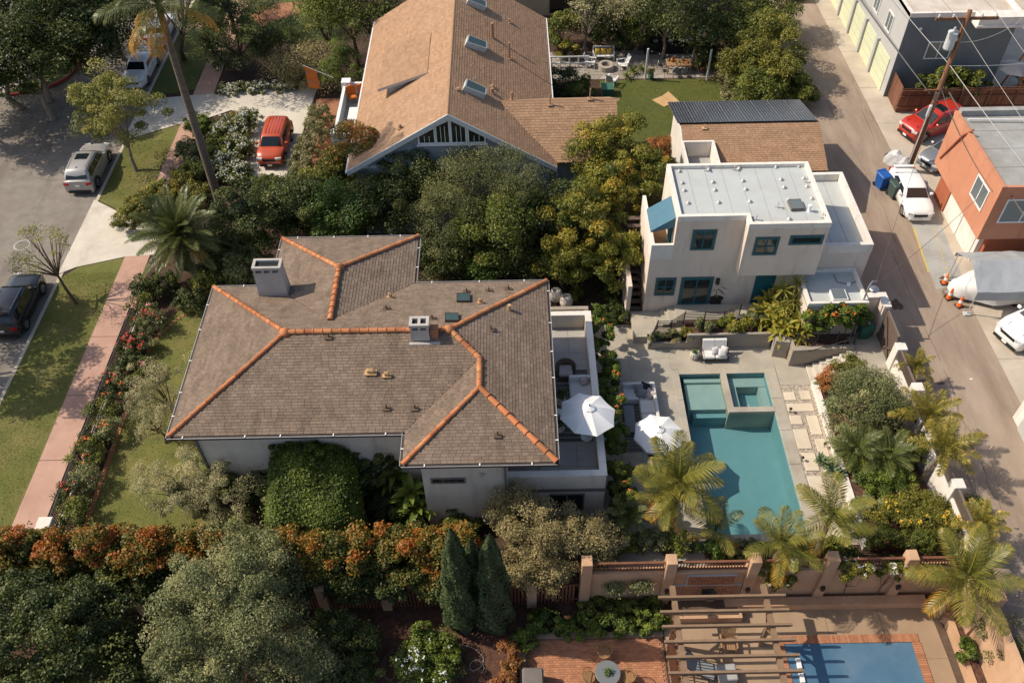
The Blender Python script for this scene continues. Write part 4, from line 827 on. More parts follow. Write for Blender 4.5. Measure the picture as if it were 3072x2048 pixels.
# coping round the pool
cop = struct('pool_coping', MB().box(8.45,8.79,20.2,30.18,-.3,.02).box(13.37,13.97,20.2,30.52,-.3,.02).box(8.79,13.37,30.17,30.52,-.3,.02).box(8.79,13.37,20.2,20.5,-.3,.02),'deck')
for k in range(5): y0 = 20.2+k*2.06; MB().bev(8.44,8.80,y0+.005,min(y0+2.05,30.5),.0,.045,.01).build('coping_slab','deck',cop); MB().bev(13.36,13.98,y0+.005,min(y0+2.05,30.5),.0,.046,.01).build('coping_slab','deck',cop)
for k in range(2): MB().bev(8.81+k*2.28,11.08+k*2.28,30.16,30.53,.0,.047,.01).build('coping_slab','deck',cop); MB().bev(8.81+k*2.28,11.08+k*2.28,20.1,20.51,.0,.047,.01).build('coping_slab','deck',cop)
# basin
bs = MB(); bs.box(8.55,8.8,20.3,30.3,-1.5,-.01).box(13.36,13.6,20.3,30.3,-1.5,-.01).box(8.8,13.36,30.16,30.4,-1.5,-.012).box(8.8,13.36,20.3,20.52,-1.5,-.012).box(8.8,13.36,20.52,30.16,-1.55,-1.35)
basin = struct('pool_basin', bs, 'pool_plaster')
bx('shelf','pool_shelf',basin,9.05,10.99,28.05,29.75,-1.35,-.34); bx('step','pool_plaster',basin,9.3,10.99,27.72,28.04,-1.35,-.62); bx('step','pool_shelf',basin,9.05,10.99,29.76,30.0,-1.35,-.2)
spa = struct('spa', MB().box(11.0,11.3,27.55,30.16,-1.35,.07).box(11.3,13.36,27.55,27.87,-1.35,.07),'deck')
bx('spa_bench','pool_shelf',spa,11.31,13.35,29.5,30.15,-1.3,-.32); bx('spa_bench','pool_shelf',spa,11.31,11.75,27.88,29.49,-1.3,-.32); bx('spa_bench','pool_shelf',spa,12.95,13.35,27.88,29.49,-1.3,-.34); bx('spa_floor','pool_plaster',spa,11.76,12.94,27.88,29.49,-1.3,-.9)
MB().lathe((12.35,28.7,-.9),[(.13,0),(.13,.02),(.1,.025),(.1,.01)],16).build('drain','pool_shelf',spa)
w = MB().quad((8.8,20.5,-.12),(11.0,20.5,-.12),(11.0,30.16,-.12),(8.8,30.16,-.12)).quad((11.0,20.5,-.12),(13.36,20.5,-.12),(13.36,27.55,-.12),(11.0,27.55,-.12)); struct('pool_water',w,'water'); struct('spa_water',MB().quad((11.3,27.87,-.06),(13.36,27.87,-.06),(13.36,30.16,-.06),(11.3,30.16,-.06)),'water')
# gravel strip with stepping pavers
grv = struct('gravel_bed', MB().box(13.97,15.6,19.9,29.3,-.02,.02),'gravel')
r = np.random.default_rng(5); mb = MB()
for k in range(4200):
    x,y = r.uniform(14.0,15.58), r.uniform(20,29.28); s = r.uniform(.012,.035); mb.cur = float(r.random()); a = r.uniform(0,6.28); c,d = math.cos(a)*s, math.sin(a)*s
    mb.add([(x+c,y+d,.02),(x-d,y+c,.02),(x-c,y-d,.02),(x+d,y-c,.02),(x,y,.02+s*.8)],[(0,1,4),(1,2,4),(2,3,4),(3,0,4)])
o = mb.build('pebbles','gravel'); o['kind'] = 'stuff'; o['label'] = 'loose grey and tan pebbles between the stepping pavers by the pool'; o['category'] = 'gravel'
PV = [(14.05,14.62,28.26,28.82),(14.9,15.42,28.28,28.88),(14.03,15.38,27.52,28.04),(14.0,14.6,26.7,27.26),(14.88,15.42,26.05,27.24),(14.0,14.7,25.2,26.4),(14.95,15.45,24.6,25.8),(14.1,14.75,23.9,24.95),(14.95,15.45,23.1,24.3),(14.05,14.75,22.5,23.6),(14.9,15.42,21.7,22.8),(14.1,14.7,21.2,22.2),(14.05,15.3,20.2,20.95)]
for q in PV: MB().bev(*q,.015,.06+rnd.uniform(0,.01),.012).build('paver','paver',grv)
for x,y in ((14.1,27.5),(14.0,24.5),(15.3,25.3)):
    p = thing('path_light',{27.5:'small black path light at the top stepping pavers near the spa',24.5:'small black path light midway along the pavers by the pool coping',25.3:'small black path light on the planter side of the stepping pavers'}[y],'light',(x,y,.02)); MB().tube([(0,0,0),(0,0,.3)],.02,6).build('stake','dark_iron',p,local=True); MB().lathe((0,0,.28),[(.09,0),(.08,.05),(.02,.1)],8).build('lamp_head','dark_iron',p,local=True)
# raised planting bed by the alley wall
slab('planting_bed',[(15.85,19.6),(19.4,19.6),(19.4,29.2),(15.85,29.2)],-.02,.32,'mulch')
pc = thing('planter_wall','low white stucco planter wall edging the paver path by the pool','wall',(15.72,24.4,0)); bx('wall','white_wall',pc,15.6,15.85,19.6,29.25,0,.36); bx('wall_cap','white_wall',pc,15.58,15.87,19.58,29.27,.361,.4)
# alley boundary wall: piers, wall, lattice
aw = thing('alley_wall','white alley boundary wall with square piers and brown lattice panels','wall',(19.6,22,ZA))
py = [29.6,26.95,24.2,21.4,18.65]
for y in py: MB().bev(19.42,19.95,y-.26,y+.26,.2,2.62,.02).build('pier','white_wall',aw)
for a,b in zip(py[:-1],py[1:]):
    bx('wall_panel','white_wall',aw,19.52,19.72,b+.26,a-.26,0.1,1.85)
    l_ = MB(); y = b+.3
    while y < a-.3: l_.box(19.6,19.63,y,y+.035,1.86,2.5); y += .085
    z = 1.9
    while z < 2.5: l_.box(19.63,19.65,b+.28,a-.28,z,z+.035); z += .085
    l_.box(19.58,19.67,b+.26,a-.26,2.5,2.56); l_.build('lattice','lattice_brown',aw)
# gate and its walls
gt = thing('driveway_gate','brown timber gate with diagonal braces in the white alley wall','gate',(19.5,30.8,ZA))
for k in range(11): bx('gate_board','gate_brown',gt,19.52,19.56,29.88+k*.171,29.88+k*.171+.165,ZA+.08,3.0-.0*k)
MB().box(19.46,19.519,29.87,31.76,1.15,1.27).box(19.46,19.519,29.87,31.76,2.86,2.98).build('rail','gate_brown',gt)
for a,b in (((29.95,1.2),(31.6,2.9)),((29.95,2.0),(30.9,1.2))):
    d = Vector((0,b[0]-a[0],b[1]-a[1])); m_ = frame(Vector((1,0,0)),d.normalized(),Vector((1,0,0)).cross(d.normalized()),(0,0,0)).to_3x3(); MB().cbox((19.44,(a[0]+b[0])/2,(a[1]+b[1])/2),(.05,d.length,.1),m=m_).build('brace','gate_brown',gt)
MB().box(19.5,19.58,29.86,31.78,3.0,3.05).build('gate_cap','lattice_brown',gt)
gw = thing('gate_wall','beige stucco wall and post joining the driveway gate to the studio','wall',(19,32.5,ZA)); MB().box(19.3,19.62,31.78,32.8,.5,3.2).box(18.4,19.3,32.5,32.8,.5,3.2).build('wall','stucco_studio',gw); MB().box(19.26,19.66,31.76,32.84,3.2,3.26).box(18.4,19.26,32.46,32.84,3.2,3.26).build('wall_cap','white_wall',gw)
# concrete steps and landing up to the gate
stp = thing('garden_steps','flight of pale concrete steps rising from the pool deck to the gate','steps',(16.9,30,0))
for k in range(7):
    x = 15.62+k*.33; MB().bev(x,18.05,28.9+k*.03,30.55+k*.03,0,.15*(k+1),.012).build('step','pale_concrete',stp)
MB().prism([(17.9,28.8),(19.5,28.8),(19.5,31.75),(17.9,31.75)],0,1.06).build('landing','deck',stp)
# studio terrace: board marked concrete planters, railing
slab('studio_terrace',[(6.6,32.5),(14.0,32.5),(14.0,34.46),(6.6,34.46)],0,.5,'deck'); slab('studio_terrace',[(9.0,33.2),(15.4,33.2),(15.4,34.452),(9.0,34.452)],.5,1.0,'deck')
ts = thing('terrace_steps','concrete steps beside the studio french doors','steps',(12,33.6,.5))
for k in range(3): MB().bev(11.5+k*.35,12.9,33.0,33.9,.5,1.04+k*.14,.012).build('step','deck',ts)
for k in range(3): MB().bev(7.9+k*.35,9.02,33.2,34.4,.3,.55+k*.15,.012).build('step','deck',ts)
pl = thing('concrete_planter','board marked concrete planter wall behind the white loveseat','planter',(11,32.2,0))
MB().box(7.34,9.4,32.0,32.12,0,.5).box(7.34,7.46,32.12,32.7,0,.5).build('low_wall','board_concrete',pl); MB().box(9.401,14.0,32.0,32.14,0,1.1).build('high_wall','board_concrete',pl)
bx('planter_soil','mulch',pl,7.46,9.4,32.12,32.7,0,.42); bx('planter_soil','mulch',pl,9.4,14.2,32.14,33.2,0,1.0)
pw2 = thing('corner_wall','angled board marked concrete wall at the head of the pool deck','wall',(15,31,0)); MB().prism([(13.97,31.3),(14.68,31.15),(14.75,31.5),(14.04,31.9)],0,1.3).build('wall','board_concrete',pw2); MB().prism([(14.72,30.62),(18.0,30.76),(18.0,31.0),(14.9,30.95)],0,1.25).prism([(14.72,30.62),(14.9,30.95),(14.9,31.6),(14.72,31.6)],0,1.25).build('retaining_wall','board_concrete',pw2)
slab('upper_bed',[(14.75,31.0),(18.1,31.0),(18.1,32.5),(14.2,32.5),(14.2,31.9)],0,1.05,'mulch')
hr = thing('handrail','black metal handrail above the garden steps','handrail',(16.6,30.6,.5)); MB().tube([(15.45,30.5,1.35),(15.6,30.52,1.32),(17.4,30.62,2.0)],.025,6).build('rail','dark_iron',hr); MB().tube([(17.3,30.7,1.2),(17.35,30.62,1.98)],.02,6).build('bracket','dark_iron',hr)
rl_ = thing('terrace_railing','dark bronze railing with horizontal bars above the planter','railing',(9.8,32.4,.5))
RP = [(7.45,31.95,.45,1.35),(7.85,32.75,.5,1.5),(8.6,32.75,.5,1.5),(9.3,32.95,1.0,1.95),(11.45,32.95,1.0,1.95),(12.35,33.25,1.05,2.15)]
for a,b in zip(RP[:-1],RP[1:]):
    for k in range(8):
        t = (k+.5)/8; z0, z1_ = a[2]+(a[3]-a[2])*t, b[2]+(b[3]-b[2])*t; MB().tube([(a[0],a[1],z0),(b[0],b[1],z1_)],.023,5).build('bar','dark_bronze',rl_)
for q in RP+[(10.4,32.95,1.0,1.95)]: bx('post','dark_bronze',rl_,q[0]-.025,q[0]+.025,q[1]-.025,q[1]+.025,q[2]-.1,q[3]+.02)
rl2 = thing('planter_railing','dark metal bar railing over the steps below the ginger plants','railing',(16.2,31,1.2))
for k in range(7): MB().tube([(14.95,31.05,1.32+k*.11),(18.05,31.1,1.32+k*.11)],.016,5).build('bar','dark_bronze',rl2)
for x in (14.95,16.0,17.05,18.05): bx('post','dark_bronze',rl2,x-.025,x+.025,31.04,31.1,1.1,2.12)

# ============================================================ LOWER NEIGHBOUR
gwall = thing('garden_wall','tan stucco garden wall with tall square pillars and brown trellis above','wall',(9.8,18.2,ZL))
PX = [2.95,6.55,10.12,13.42,16.75,19.6]
for x in PX[:5]: MB().bev(x-.23,x+.23,17.92,18.42,ZL-.1,2.2,.02).build('pillar','tan_stucco',gwall)
for x in PX[1:5]:
    s = bx('wall_lamp','dark_iron',gwall,x-.08,x+.08,17.78,17.919,-.25,.0)
SHARED['slat'] = MB().box(-.02,.02,-.02,.02,0,.62)
sl0 = None
for a,b in zip(PX[:-1],PX[1:]):
    bx('wall_panel','tan_stucco',gwall,a+.23,b-.23,18.08,18.3,ZL-.1,1.15); bx('wall_cap','tan_stucco',gwall,a+.231,b-.231,18.04,18.34,1.15,1.22)
    bx('trellis_rail','trellis_wood',gwall,a+.23,b-.23,18.14,18.24,1.82,1.9); bx('trellis_rail','trellis_wood',gwall,a+.23,b-.23,18.15,18.23,1.26,1.31)
    x = a+.32
    while x < b-.28:
        if sl0 is None: sl0 = SHARED['slat'].build('trellis_slat','trellis_wood',gwall,local=True); o = sl0
        else: o = inst(sl0,gwall)
        o.location = Vector((x,18.2,1.24))-Vector((9.8,18.2,ZL)); x += .13
bx('foot_ledge','tan_stucco',gwall,9.2,18.2,17.5,17.918,ZL,-1.0)
nf = thing('slat_fence','brown upright slat fence between tan posts under the hedge','fence',(-11,18.1,ZL))
FXs = [-26.5,-23.2,-20.0,-16.9,-12.8,-8.7,-5.9,-2.6,.6,2.72]
for x in FXs[:-1]: MB().bev(x-.22,x+.22,17.85,18.3,ZL-.1,.62,.02).build('post','tan_stucco',nf)
sl1 = None
for a,b in zip(FXs[:-1],FXs[1:]):
    bx('rail','trellis_wood',nf,a+.22,b-.0,18.06,18.12,.15,.24); bx('rail','trellis_wood',nf,a+.22,b,18.06,18.12,-1.2,-1.1); x = a+.3
    while x < b-.24:
        if sl1 is None: sl1 = MB().box(-.05,.05,-.015,.015,0,1.85).build('slat','trellis_wood',nf,local=True); o = sl1
        else: o = inst(sl1,nf)
        o.location = Vector((x,18.03,ZL))-Vector((-11,18.1,ZL)); x += .155
# retaining face behind
slab('retaining_bank',[(-27,18.44),(19.5,18.44),(19.5,18.6),(-27,18.6)],-1.6,.05,'soil')
# fountain niche
fn = thing('tile_fountain','mosaic tiled wall fountain with dark bowl between two tan pillars','fountain',(8.3,17.9,ZL))
MB().box(7.35,9.5,18.0,18.079,.1,.95).box(6.85,9.85,18.0,18.079,-1.0,.1).build('tile_back','pale_grey_stucco',fn)
tb = MB(); rr = random.Random(4)
for i in range(15):
    for j in range(6): tb.cur = rr.random(); tb.box(7.42+i*.137,7.42+i*.137+.12,17.985,17.999,.16+j*.128,.16+j*.128+.11)
for i in range(21):
    for j in range(7): tb.cur = rr.random(); tb.box(6.92+i*.138,6.92+i*.138+.12,17.985,17.999,-.9+j*.138,-.9+j*.138+.12)
tb.build('mosaic_tiles','brick',fn,kind='stuff'); MB().lathe((8.4,17.72,-.45),[(.05,0),(.25,.1),(.34,.25),(.3,.25),(.2,.15)],16).build('bowl','dark_iron',fn); MB().box(6.9,9.9,17.0,17.92,ZL,-1.05).build('basin','tan_stucco',fn); bx('basin_water','stain',fn,7.05,9.75,17.15,17.85,-1.05,-1.03)
lp = struct('lower_patio', MB().prism([(6.4,-10),(18.4,-10),(18.9,14.4),(18.9,16.7),(18.3,17.6),(6.4,17.6)],ZL-.05,ZL+.01),'stain')
for i in range(5):
    for j in range(4):
        x0,y0 = 6.4+i*2.42, 7.9+j*2.43
        MB().prism([(x0+.008,y0),(min(x0+2.41,18.85),y0),(min(x0+2.41,18.85 if j < 3 else 18.4),y0+2.42),(x0+.008,y0+2.42)],ZL,ZL+.04+rnd.uniform(0,.003)).build('patio_slab','tan_concrete',lp)
rb_ = thing('raised_bed','raised tan concrete bed wall along the right of the covered pool','planter',(18.9,15,ZL)); MB().prism([(18.2,17.55),(18.4,17.65),(19.1,16.8),(19.1,8),(18.85,8),(18.85,16.7)],ZL,-.98).build('bed_wall','tan_stucco',rb_); MB().prism([(19.1,8),(19.6,8),(19.6,17.9),(18.4,17.9),(18.4,17.65),(19.1,16.8)],ZL,-1.05).build('bed_soil','mulch',rb_)
ew = thing('side_wall','tan stucco side wall with piers beside the alley below the palms','wall',(19.9,14,ZL)); bx('wall','tan_stucco',ew,19.55,19.8,6,18.3,ZL,1.7)
for y in (16.3,13.1,10): MB().bev(19.4,19.95,y-.25,y+.25,ZL,2.2,.02).build('pier','tan_stucco',ew)
# covered pool with brick coping
cv = struct('pool_cover', MB().prism([(11.57,-8),(17.13,-8),(17.14,15.93),(11.57,15.93)],ZL+.03,ZL+.045),'pool_cover')
bc = struct('brick_coping', MB().box(11.4,17.5,15.93,16.3,ZL,ZL+.05).box(17.14,17.52,6,15.93,ZL,ZL+.05).box(11.2,11.57,6,15.93,ZL,ZL+.05),'brick_joint'); cb = None
for k in range(58):
    if cb is None: cb = MB().box(-.046,.046,-.18,.18,0,.035).build('brick','brick',bc,local=True); o = cb
    else: o = inst(cb,bc)
    o.location = Vector((11.5+k*.104,16.115,ZL+.05+rnd.uniform(0,.006)))-wloc(bc)
for k in range(60):
    o = inst(cb,bc); o.rotation_euler = (0,0,math.pi/2); o.location = Vector((17.33,15.87-k*.104,ZL+.05+rnd.uniform(0,.006)))-wloc(bc)
for k in range(50):
    o = inst(cb,bc); o.rotation_euler = (0,0,math.pi/2); o.location = Vector((11.385,15.87-k*.104,ZL+.05+rnd.uniform(0,.006)))-wloc(bc)
# brick patio
bp_ = struct('brick_patio', MB().box(.3,6.3,4,16.35,ZL-.05,ZL+.03),'brick_joint'); b0 = None; rest = MB(); cnt = 0; rr = random.Random(8); CANDS = []
for j in range(52):
    for i in range(30):
        x = .34+i*.2+(j % 2)*.1; y = 16.28-j*.1
        if x+.19 < 6.32 and y > 11.6: CANDS.append((x,y))
keep = set(sorted(range(len(CANDS)), key=lambda i: abs(CANDS[i][1]-15.2)+.3*abs(CANDS[i][0]-2.5))[:300])
for i,(x,y) in enumerate(CANDS):
    z = ZL+.03+rr.uniform(0,.008)
    if i in keep:
        if b0 is None: b0 = MB().box(0,.192,-.092,0,0,.03).build('brick','brick',bp_,local=True); o = b0
        else: o = inst(b0,bp_)
        o.location = Vector((x,y,z))-wloc(bp_)
    else: rest.cur = rr.random(); rest.box(x,x+.192,y-.092,y,z,z+.03)
rest.build('brick_field','brick',bp_,kind='stuff')
slab('patio_kerb',[(.0,16.36),(6.35,16.36),(6.35,16.6),(.0,16.6)],ZL,ZL+.12,'tan_concrete'); slab('patio_kerb',[(.0,4),(.29,4),(.29,16.35),(.0,16.35)],ZL,ZL+.12,'tan_concrete')
# pergola
pg = thing('pergola','brown timber pergola with long cross beams over the lower patio','pergola',(8.6,14,ZL))
for x in (6.62,10.52): bx('side_beam','pergola_wood',pg,x-.11,x+.11,9,17.55,.78,1.02)
for k in range(8):
    y = 16.95-k*.643; MB().add([(5.92,y-.05,1.1),(6.02,y-.05,1.03),(11.2,y-.05,1.03),(11.3,y-.05,1.1),(11.3,y-.05,1.22),(5.92,y-.05,1.22),(5.92,y+.05,1.1),(6.02,y+.05,1.03),(11.2,y+.05,1.03),(11.3,y+.05,1.1),(11.3,y+.05,1.22),(5.92,y+.05,1.22)],[(0,1,2,3,4,5),(11,10,9,8,7,6),(5,4,10,11),(4,3,9,10),(0,5,11,6),(3,2,8,9),(1,0,6,7),(2,1,7,8)]).build('cross_beam','pergola_wood',pg)
for x,y in ((10.52,15.95),(6.62,15.95),(10.52,12.4),(6.62,12.4)):
    bx('post','pergola_wood',pg,x-.09,x+.09,y-.09,y+.09,ZL,.78)
    for s in (-1,1): MB().cbox((x,y+s*.32,.48),(.1,.09,.85),m=Matrix.Rotation(s*-.75,3,'X')).build('knee_brace','pergola_wood',pg)
for k in range(26):
    y = 12.6+k*.125; bx('trellis_slat','trellis_wood',pg,6.38,6.42,y,y+.04,-1.2,.78)
for k in range(4): bx('trellis_rail','trellis_wood',pg,6.42,6.45,12.5,15.9,-1.1+k*.6,-1.05+k*.6)
# ============================================================ VEGETATION
def leaf_obj(name, c, nrm, L, W, tint, m, parent, r, kind=None, droop=0.0):
    """N diamond leaves: centres c, facing nrm"""
    N = len(c); nrm = nrm/np.maximum(np.linalg.norm(nrm,axis=1,keepdims=True),1e-6)
    t = r.normal(size=(N,3)); t[:,2] -= droop; t -= nrm*np.sum(t*nrm,1,keepdims=True); t /= np.maximum(np.linalg.norm(t,axis=1,keepdims=True),1e-6); b = np.cross(nrm,t)
    l = (L*r.uniform(.65,1.25,N)/2)[:,None]; w = (W*r.uniform(.7,1.2,N)/2)[:,None]; fold = nrm*(w*.35)
    V = np.stack([c-t*l, c+b*w-t*l*.1+fold, c+t*l, c-b*w-t*l*.1+fold],1).reshape(-1,3)
    off = np.array(wloc(parent)) if parent is not None else np.zeros(3)
    me = bpy.data.meshes.new(name); me.vertices.add(4*N); me.vertices.foreach_set('co',(V-off).ravel())
    me.loops.add(4*N); me.loops.foreach_set('vertex_index',np.arange(4*N)); me.polygons.add(N); me.polygons.foreach_set('loop_start',np.arange(0,4*N,4)); me.update(calc_edges=True)
    me.attributes.new('tint','FLOAT','FACE').data.foreach_set('value',np.clip(tint,0,1).astype(np.float32))
    me.materials.append(MATS[m]); o = bpy.data.objects.new(name,me); COL.objects.link(o); o.parent = parent
    if kind: o['kind'] = kind
    return o
def clump_centres(cen, rad, nc, r, shell=.55, box=False):
    if box: u = r.uniform(-1,1,(nc,3)); q = np.argmax(np.abs(u),1); k = np.arange(nc); u[k,q] = np.where(r.random(nc)<.75,np.sign(u[k,q]),u[k,q])
    else: u = r.normal(size=(nc,3)); u /= np.linalg.norm(u,axis=1,keepdims=True); u *= (r.uniform(shell**3,1,nc)**(1/3)*r.uniform(.82,1.16,nc))[:,None]
    u[:,2] = np.where(u[:,2] < -.55, -u[:,2]*.6, u[:,2])
    return np.array(cen)+u*np.array(rad)
def foliage(cen, rad, n, nc, cr, r, shell=.55, box=False, cshell=.6, tip=0.0, up=.55):
    cc = clump_centres(cen,rad,nc,r,shell,box); crs = cr*r.uniform(.5,1.4,nc); k = r.integers(0,nc,n)
    d = r.normal(size=(n,3)); d /= np.linalg.norm(d,axis=1,keepdims=True); d[:,2] = np.where(d[:,2] < -.3, -d[:,2], d[:,2])
    rr_ = (r.uniform(cshell**3,1.12,n)**(1/3)*np.where(r.random(n) < .1,r.uniform(1.1,1.55,n),1))[:,None]; pos = cc[k]+d*crs[k][:,None]*rr_*np.array([1,1,.8])
    nrm = d*.5+np.array([0,0,up])+r.normal(0,.55,(n,3))
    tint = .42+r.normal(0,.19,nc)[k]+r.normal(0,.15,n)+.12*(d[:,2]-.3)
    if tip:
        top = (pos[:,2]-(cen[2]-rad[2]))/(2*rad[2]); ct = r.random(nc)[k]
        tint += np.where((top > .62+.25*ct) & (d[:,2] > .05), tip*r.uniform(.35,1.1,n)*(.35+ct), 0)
    return pos, nrm, tint, cc, crs
def limbs(base, cen, cc, r0, r, nb=8, fork=.45):
    mb = MB(); base = Vector(base); cen = Vector(cen); top = base.lerp(cen,fork); top.z = base.z+(cen.z-base.z)*max(fork,.35)
    mid = base.lerp(top,.5)+Vector((r.normal(0,r0),r.normal(0,r0),0)); mb.tube([base-Vector((0,0,.1)),base+Vector((0,0,.08)),mid,top],[r0*1.45,r0*1.05,r0*.88,r0*.7],8)
    idx = r.permutation(len(cc))[:nb]
    for i in idx:
        e = Vector(cc[i]); m = top.lerp(e,.5)+Vector((r.normal(0,.12),r.normal(0,.12),.12)); mb.tube([top-Vector((0,0,r0)),m,e],[r0*.5,r0*.3,r0*.1],5)
    return mb
def tree(name, label, cat, base, cen, rad, n, nc, cr, L, W, pal, trunk=.14, seed=1, shell=.55, box=False, tip=0, nb=8, fork=.45, bark='bark', group=None, flower=None, up=.55, cshell=.6, droop=0):
    r = np.random.default_rng(seed*13+5); t = thing(name,label,cat,tuple(base),group=group)
    pos,nrm,tint,cc,crs = foliage(cen,rad,n,nc,cr,r,shell,box,cshell,tip,up)
    lo = base[2]+.02; pos[:,2] = np.where(pos[:,2] < lo, lo+r.uniform(0,.12,len(pos)), pos[:,2])
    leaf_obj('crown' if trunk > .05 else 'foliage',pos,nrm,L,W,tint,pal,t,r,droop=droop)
    limbs(base,cen,cc,max(trunk,.03),r,nb,fork).build('trunk' if trunk > .05 else 'stem',bark,t)
    if flower:
        fp,fn,fs = flower; k = r.choice(len(pos),fn,replace=False) if not isinstance(fn,tuple) else None
        sel = pos[np.argsort(-(pos[:,2]+pos[:,1]*-.25+r.normal(0,.25*rad[2],len(pos))))[:fn*6]]; sel = sel[r.choice(len(sel),min(fn,len(sel)),replace=False)]
        P = np.repeat(sel,7,0)+r.normal(0,fs*.45,(len(sel)*7,3))+np.array([0,0,.05]); leaf_obj('flowers',P,r.normal(0,.5,(len(P),3))+np.array([0,-.2,1]),fs,fs*.8,r.random(len(P)),fp,t,r,kind='stuff')
    return t
def V3(p, z=None): return (p[0],p[1],p[2] if z is None else z)
def bush(label, c, rad, n, pal, seed, name='shrub', cat='shrub', zg=0.0, L=.12, W=.07, nc=None, cr=None, **k):
    nc = nc or max(16,int(rad[0]*rad[1]*55)); cr = cr or .24*min(rad)+.07
    k.setdefault('cshell',.25); return tree(name,label,cat,(c[0],c[1],zg),(c[0],c[1],c[2]),rad,n,nc,cr,L,W,pal,trunk=.03,seed=seed,nb=6,**k)

# ---- trees along the street
tree('jacaranda_tree','airy pale green street tree on the verge by the silver car','tree',(-25.4,49.1,0),V3(D(268,250,4.3)),(2.75,2.5,2.6),17000,54,.62,.15,.07,'lf_jaca',.13,1,shell=.35,fork=.4,nb=16,bark='bark_pale',cshell=.35)
tree('sparse_tree','thin leaning street tree with few leaves on the verge','tree',(-25.4,36.4,0),V3(D(95,575,3.3)),(1.8,1.9,1.1),1500,26,.42,.12,.06,'lf_jaca',.09,2,shell=.7,fork=.55,nb=22,bark='bark',cshell=.2)
for i,(x,y,z,rx,rz,lab) in enumerate(((40,70,5,5.5,4.2,'broad dark tree in the top left corner of the street'),(150,20,5.5,5,4,'dark tree behind the red kerb at the top of the street'),(-40,20,5,5.5,4,'dark tree at the far left edge behind the corner path'),(60,140,4,4.2,3.2,'dark tree at the left edge above the red kerb'),(170,90,4.2,3.6,3.2,'dark tree over the bend of the red kerb'),(-20,110,4.2,4.5,3.4,'dark tree overhanging the corner path'),(220,-20,5,4,3.4,'dark tree at the top edge left of the tall palm'))):
    c = D(x,y,z); tree('street_tree',lab,'tree',(c.x+.6,c.y-1,0),V3(c),(rx,rx*.9,rz),15000,46,1.15,.2,.12,'lf_dark',.22,10+i,bark='bark_pale',group='trees behind the red kerb')
c = D(415,-5,6.5); tree('street_tree','tall dark tree over the parked cars at the top of the street','tree',(-25.6,63.5,0),V3(c),(3.2,3,2.6),8000,30,.9,.18,.1,'lf_dark',.2,14,group='trees behind the red kerb')
c = D(500,-60,5); tree('street_tree','dark round tree at the top edge beyond the front walk','tree',(c.x,c.y,0),V3(c),(3.4,3,2.6),8000,30,.9,.18,.1,'lf_dark',.2,15)
# ---- neighbour's front garden
for i,(x,y,z,rx,rz,n,pal,lab) in enumerate(((540,85,2.6,3.1,2.6,15000,'lf_dark','large dark green tree beside the pink front walk'),(505,120,1.3,1.5,1.5,6000,'lf_silver','blue green shrub at the foot of the dark front tree'),(705,150,1.2,3.0,1.3,15000,'lf_straw','wide feathery juniper shrub above the grey driveway'),(640,110,1.4,2.2,1.5,9000,'lf_mid','dense green shrub between the dark tree and the juniper'),(745,40,4,3.2,3.0,12000,'lf_mid','leafy green tree left of the tan roof'),(800,10,5,3.5,3,12000,'lf_mid','bright green tree at the top edge beside the tan roof'),(590,15,1.2,2.0,1.0,6000,'lf_silver','grey green shrub beside the brick garden path'),(790,160,2.0,1.6,2.0,8000,'lf_ivy','bright green shrub against the white balcony'),(860,25,4.5,2.6,2.6,8000,'lf_dark','dark tree behind the upper left corner of the tan roof'))):
    c = D(x,y,z); tree('garden_tree' if z > 2 else 'garden_shrub',lab,'tree' if z > 2 else 'shrub',(c.x,c.y,0),V3(c),(rx,rx*.85,rz),n,int(14+rx*9),.3*rx,.15 if z > 2 else .12,.085 if z > 2 else .06,pal,.16 if z > 2 else .06,20+i,tip=0)
for i,(x,y,rx,lab) in enumerate(((530,205,1.2,'low white flowered ground cover at the left of the driveway bed'),(590,200,1.3,'low white flowered ground cover in the middle of the driveway bed'),(660,197,1.4,'low white flowered ground cover at the right of the driveway bed'))):
    bush(lab,D(x,y,.25),(rx,.8,.35),5000,'lf_silver',40+i,flower=('fl_white',110,.05),group='white ground cover by the driveway')
for i,(x,y,rx,lab) in enumerate(((520,300,1.25,'white flowering shrub nearest the pink pavement by the driveway'),(560,280,1.2,'white flowering shrub at the head of the driveway bed'),(548,335,1.25,'white flowering shrub beside the orange car bonnet'),(520,375,1.3,'white flowering shrub in the middle of the driveway bed'),(545,405,1.1,'white flowering shrub at the lower end of the driveway bed'))):
    bush(lab,D(x,y,.7),(rx,1.1,.8),5500,'lf_mid',50+i,flower=('fl_white',190,.055),group='white flowering shrubs by the driveway')
for i,(x,y,rx,pal,lab) in enumerate(((455,290,1.0,'lf_ivy','green shrub beside the pavement at the driveway corner'),(440,345,1.2,'lf_silver','grey green shrub beside the pink pavement'),(455,395,1.2,'lf_mid','leafy shrub beside the palm trunk and pavement'),(420,420,1.0,'lf_yellow','yellow green shrub beside the lower pink pavement'),(500,345,1.1,'lf_mid','dark leafy shrub between palm trunk and white flowers'),(330,470,1.3,'lf_yellow','yellow leaved shrub by the driveway apron'),(300,500,1.2,'lf_yellow','yellow leaved shrub left of the date palm'),(370,450,1.2,'lf_mango','gold tinted shrub behind the date palm'),(440,450,1.3,'lf_yellow','yellow green shrub at the foot of the tall palm'),(620,430,1.2,'lf_mid','leafy shrub below the grey driveway end'))):
    bush(lab,D(x,y,.7),(rx,1.0,.8),6500,pal,60+i)
for i in range(4):
    c = D(735-i*14,275+i*38,.5); bush(['pale variegated hedge at the porch end of the driveway','pale variegated hedge beside the orange car','pale variegated hedge below the orange car','pale variegated hedge at the end of the driveway'][i],c,(.75,1.15,.65),5000,'lf_variegated',80+i,name='hedge',cat='hedge',box=True,group='variegated hedge along the driveway')
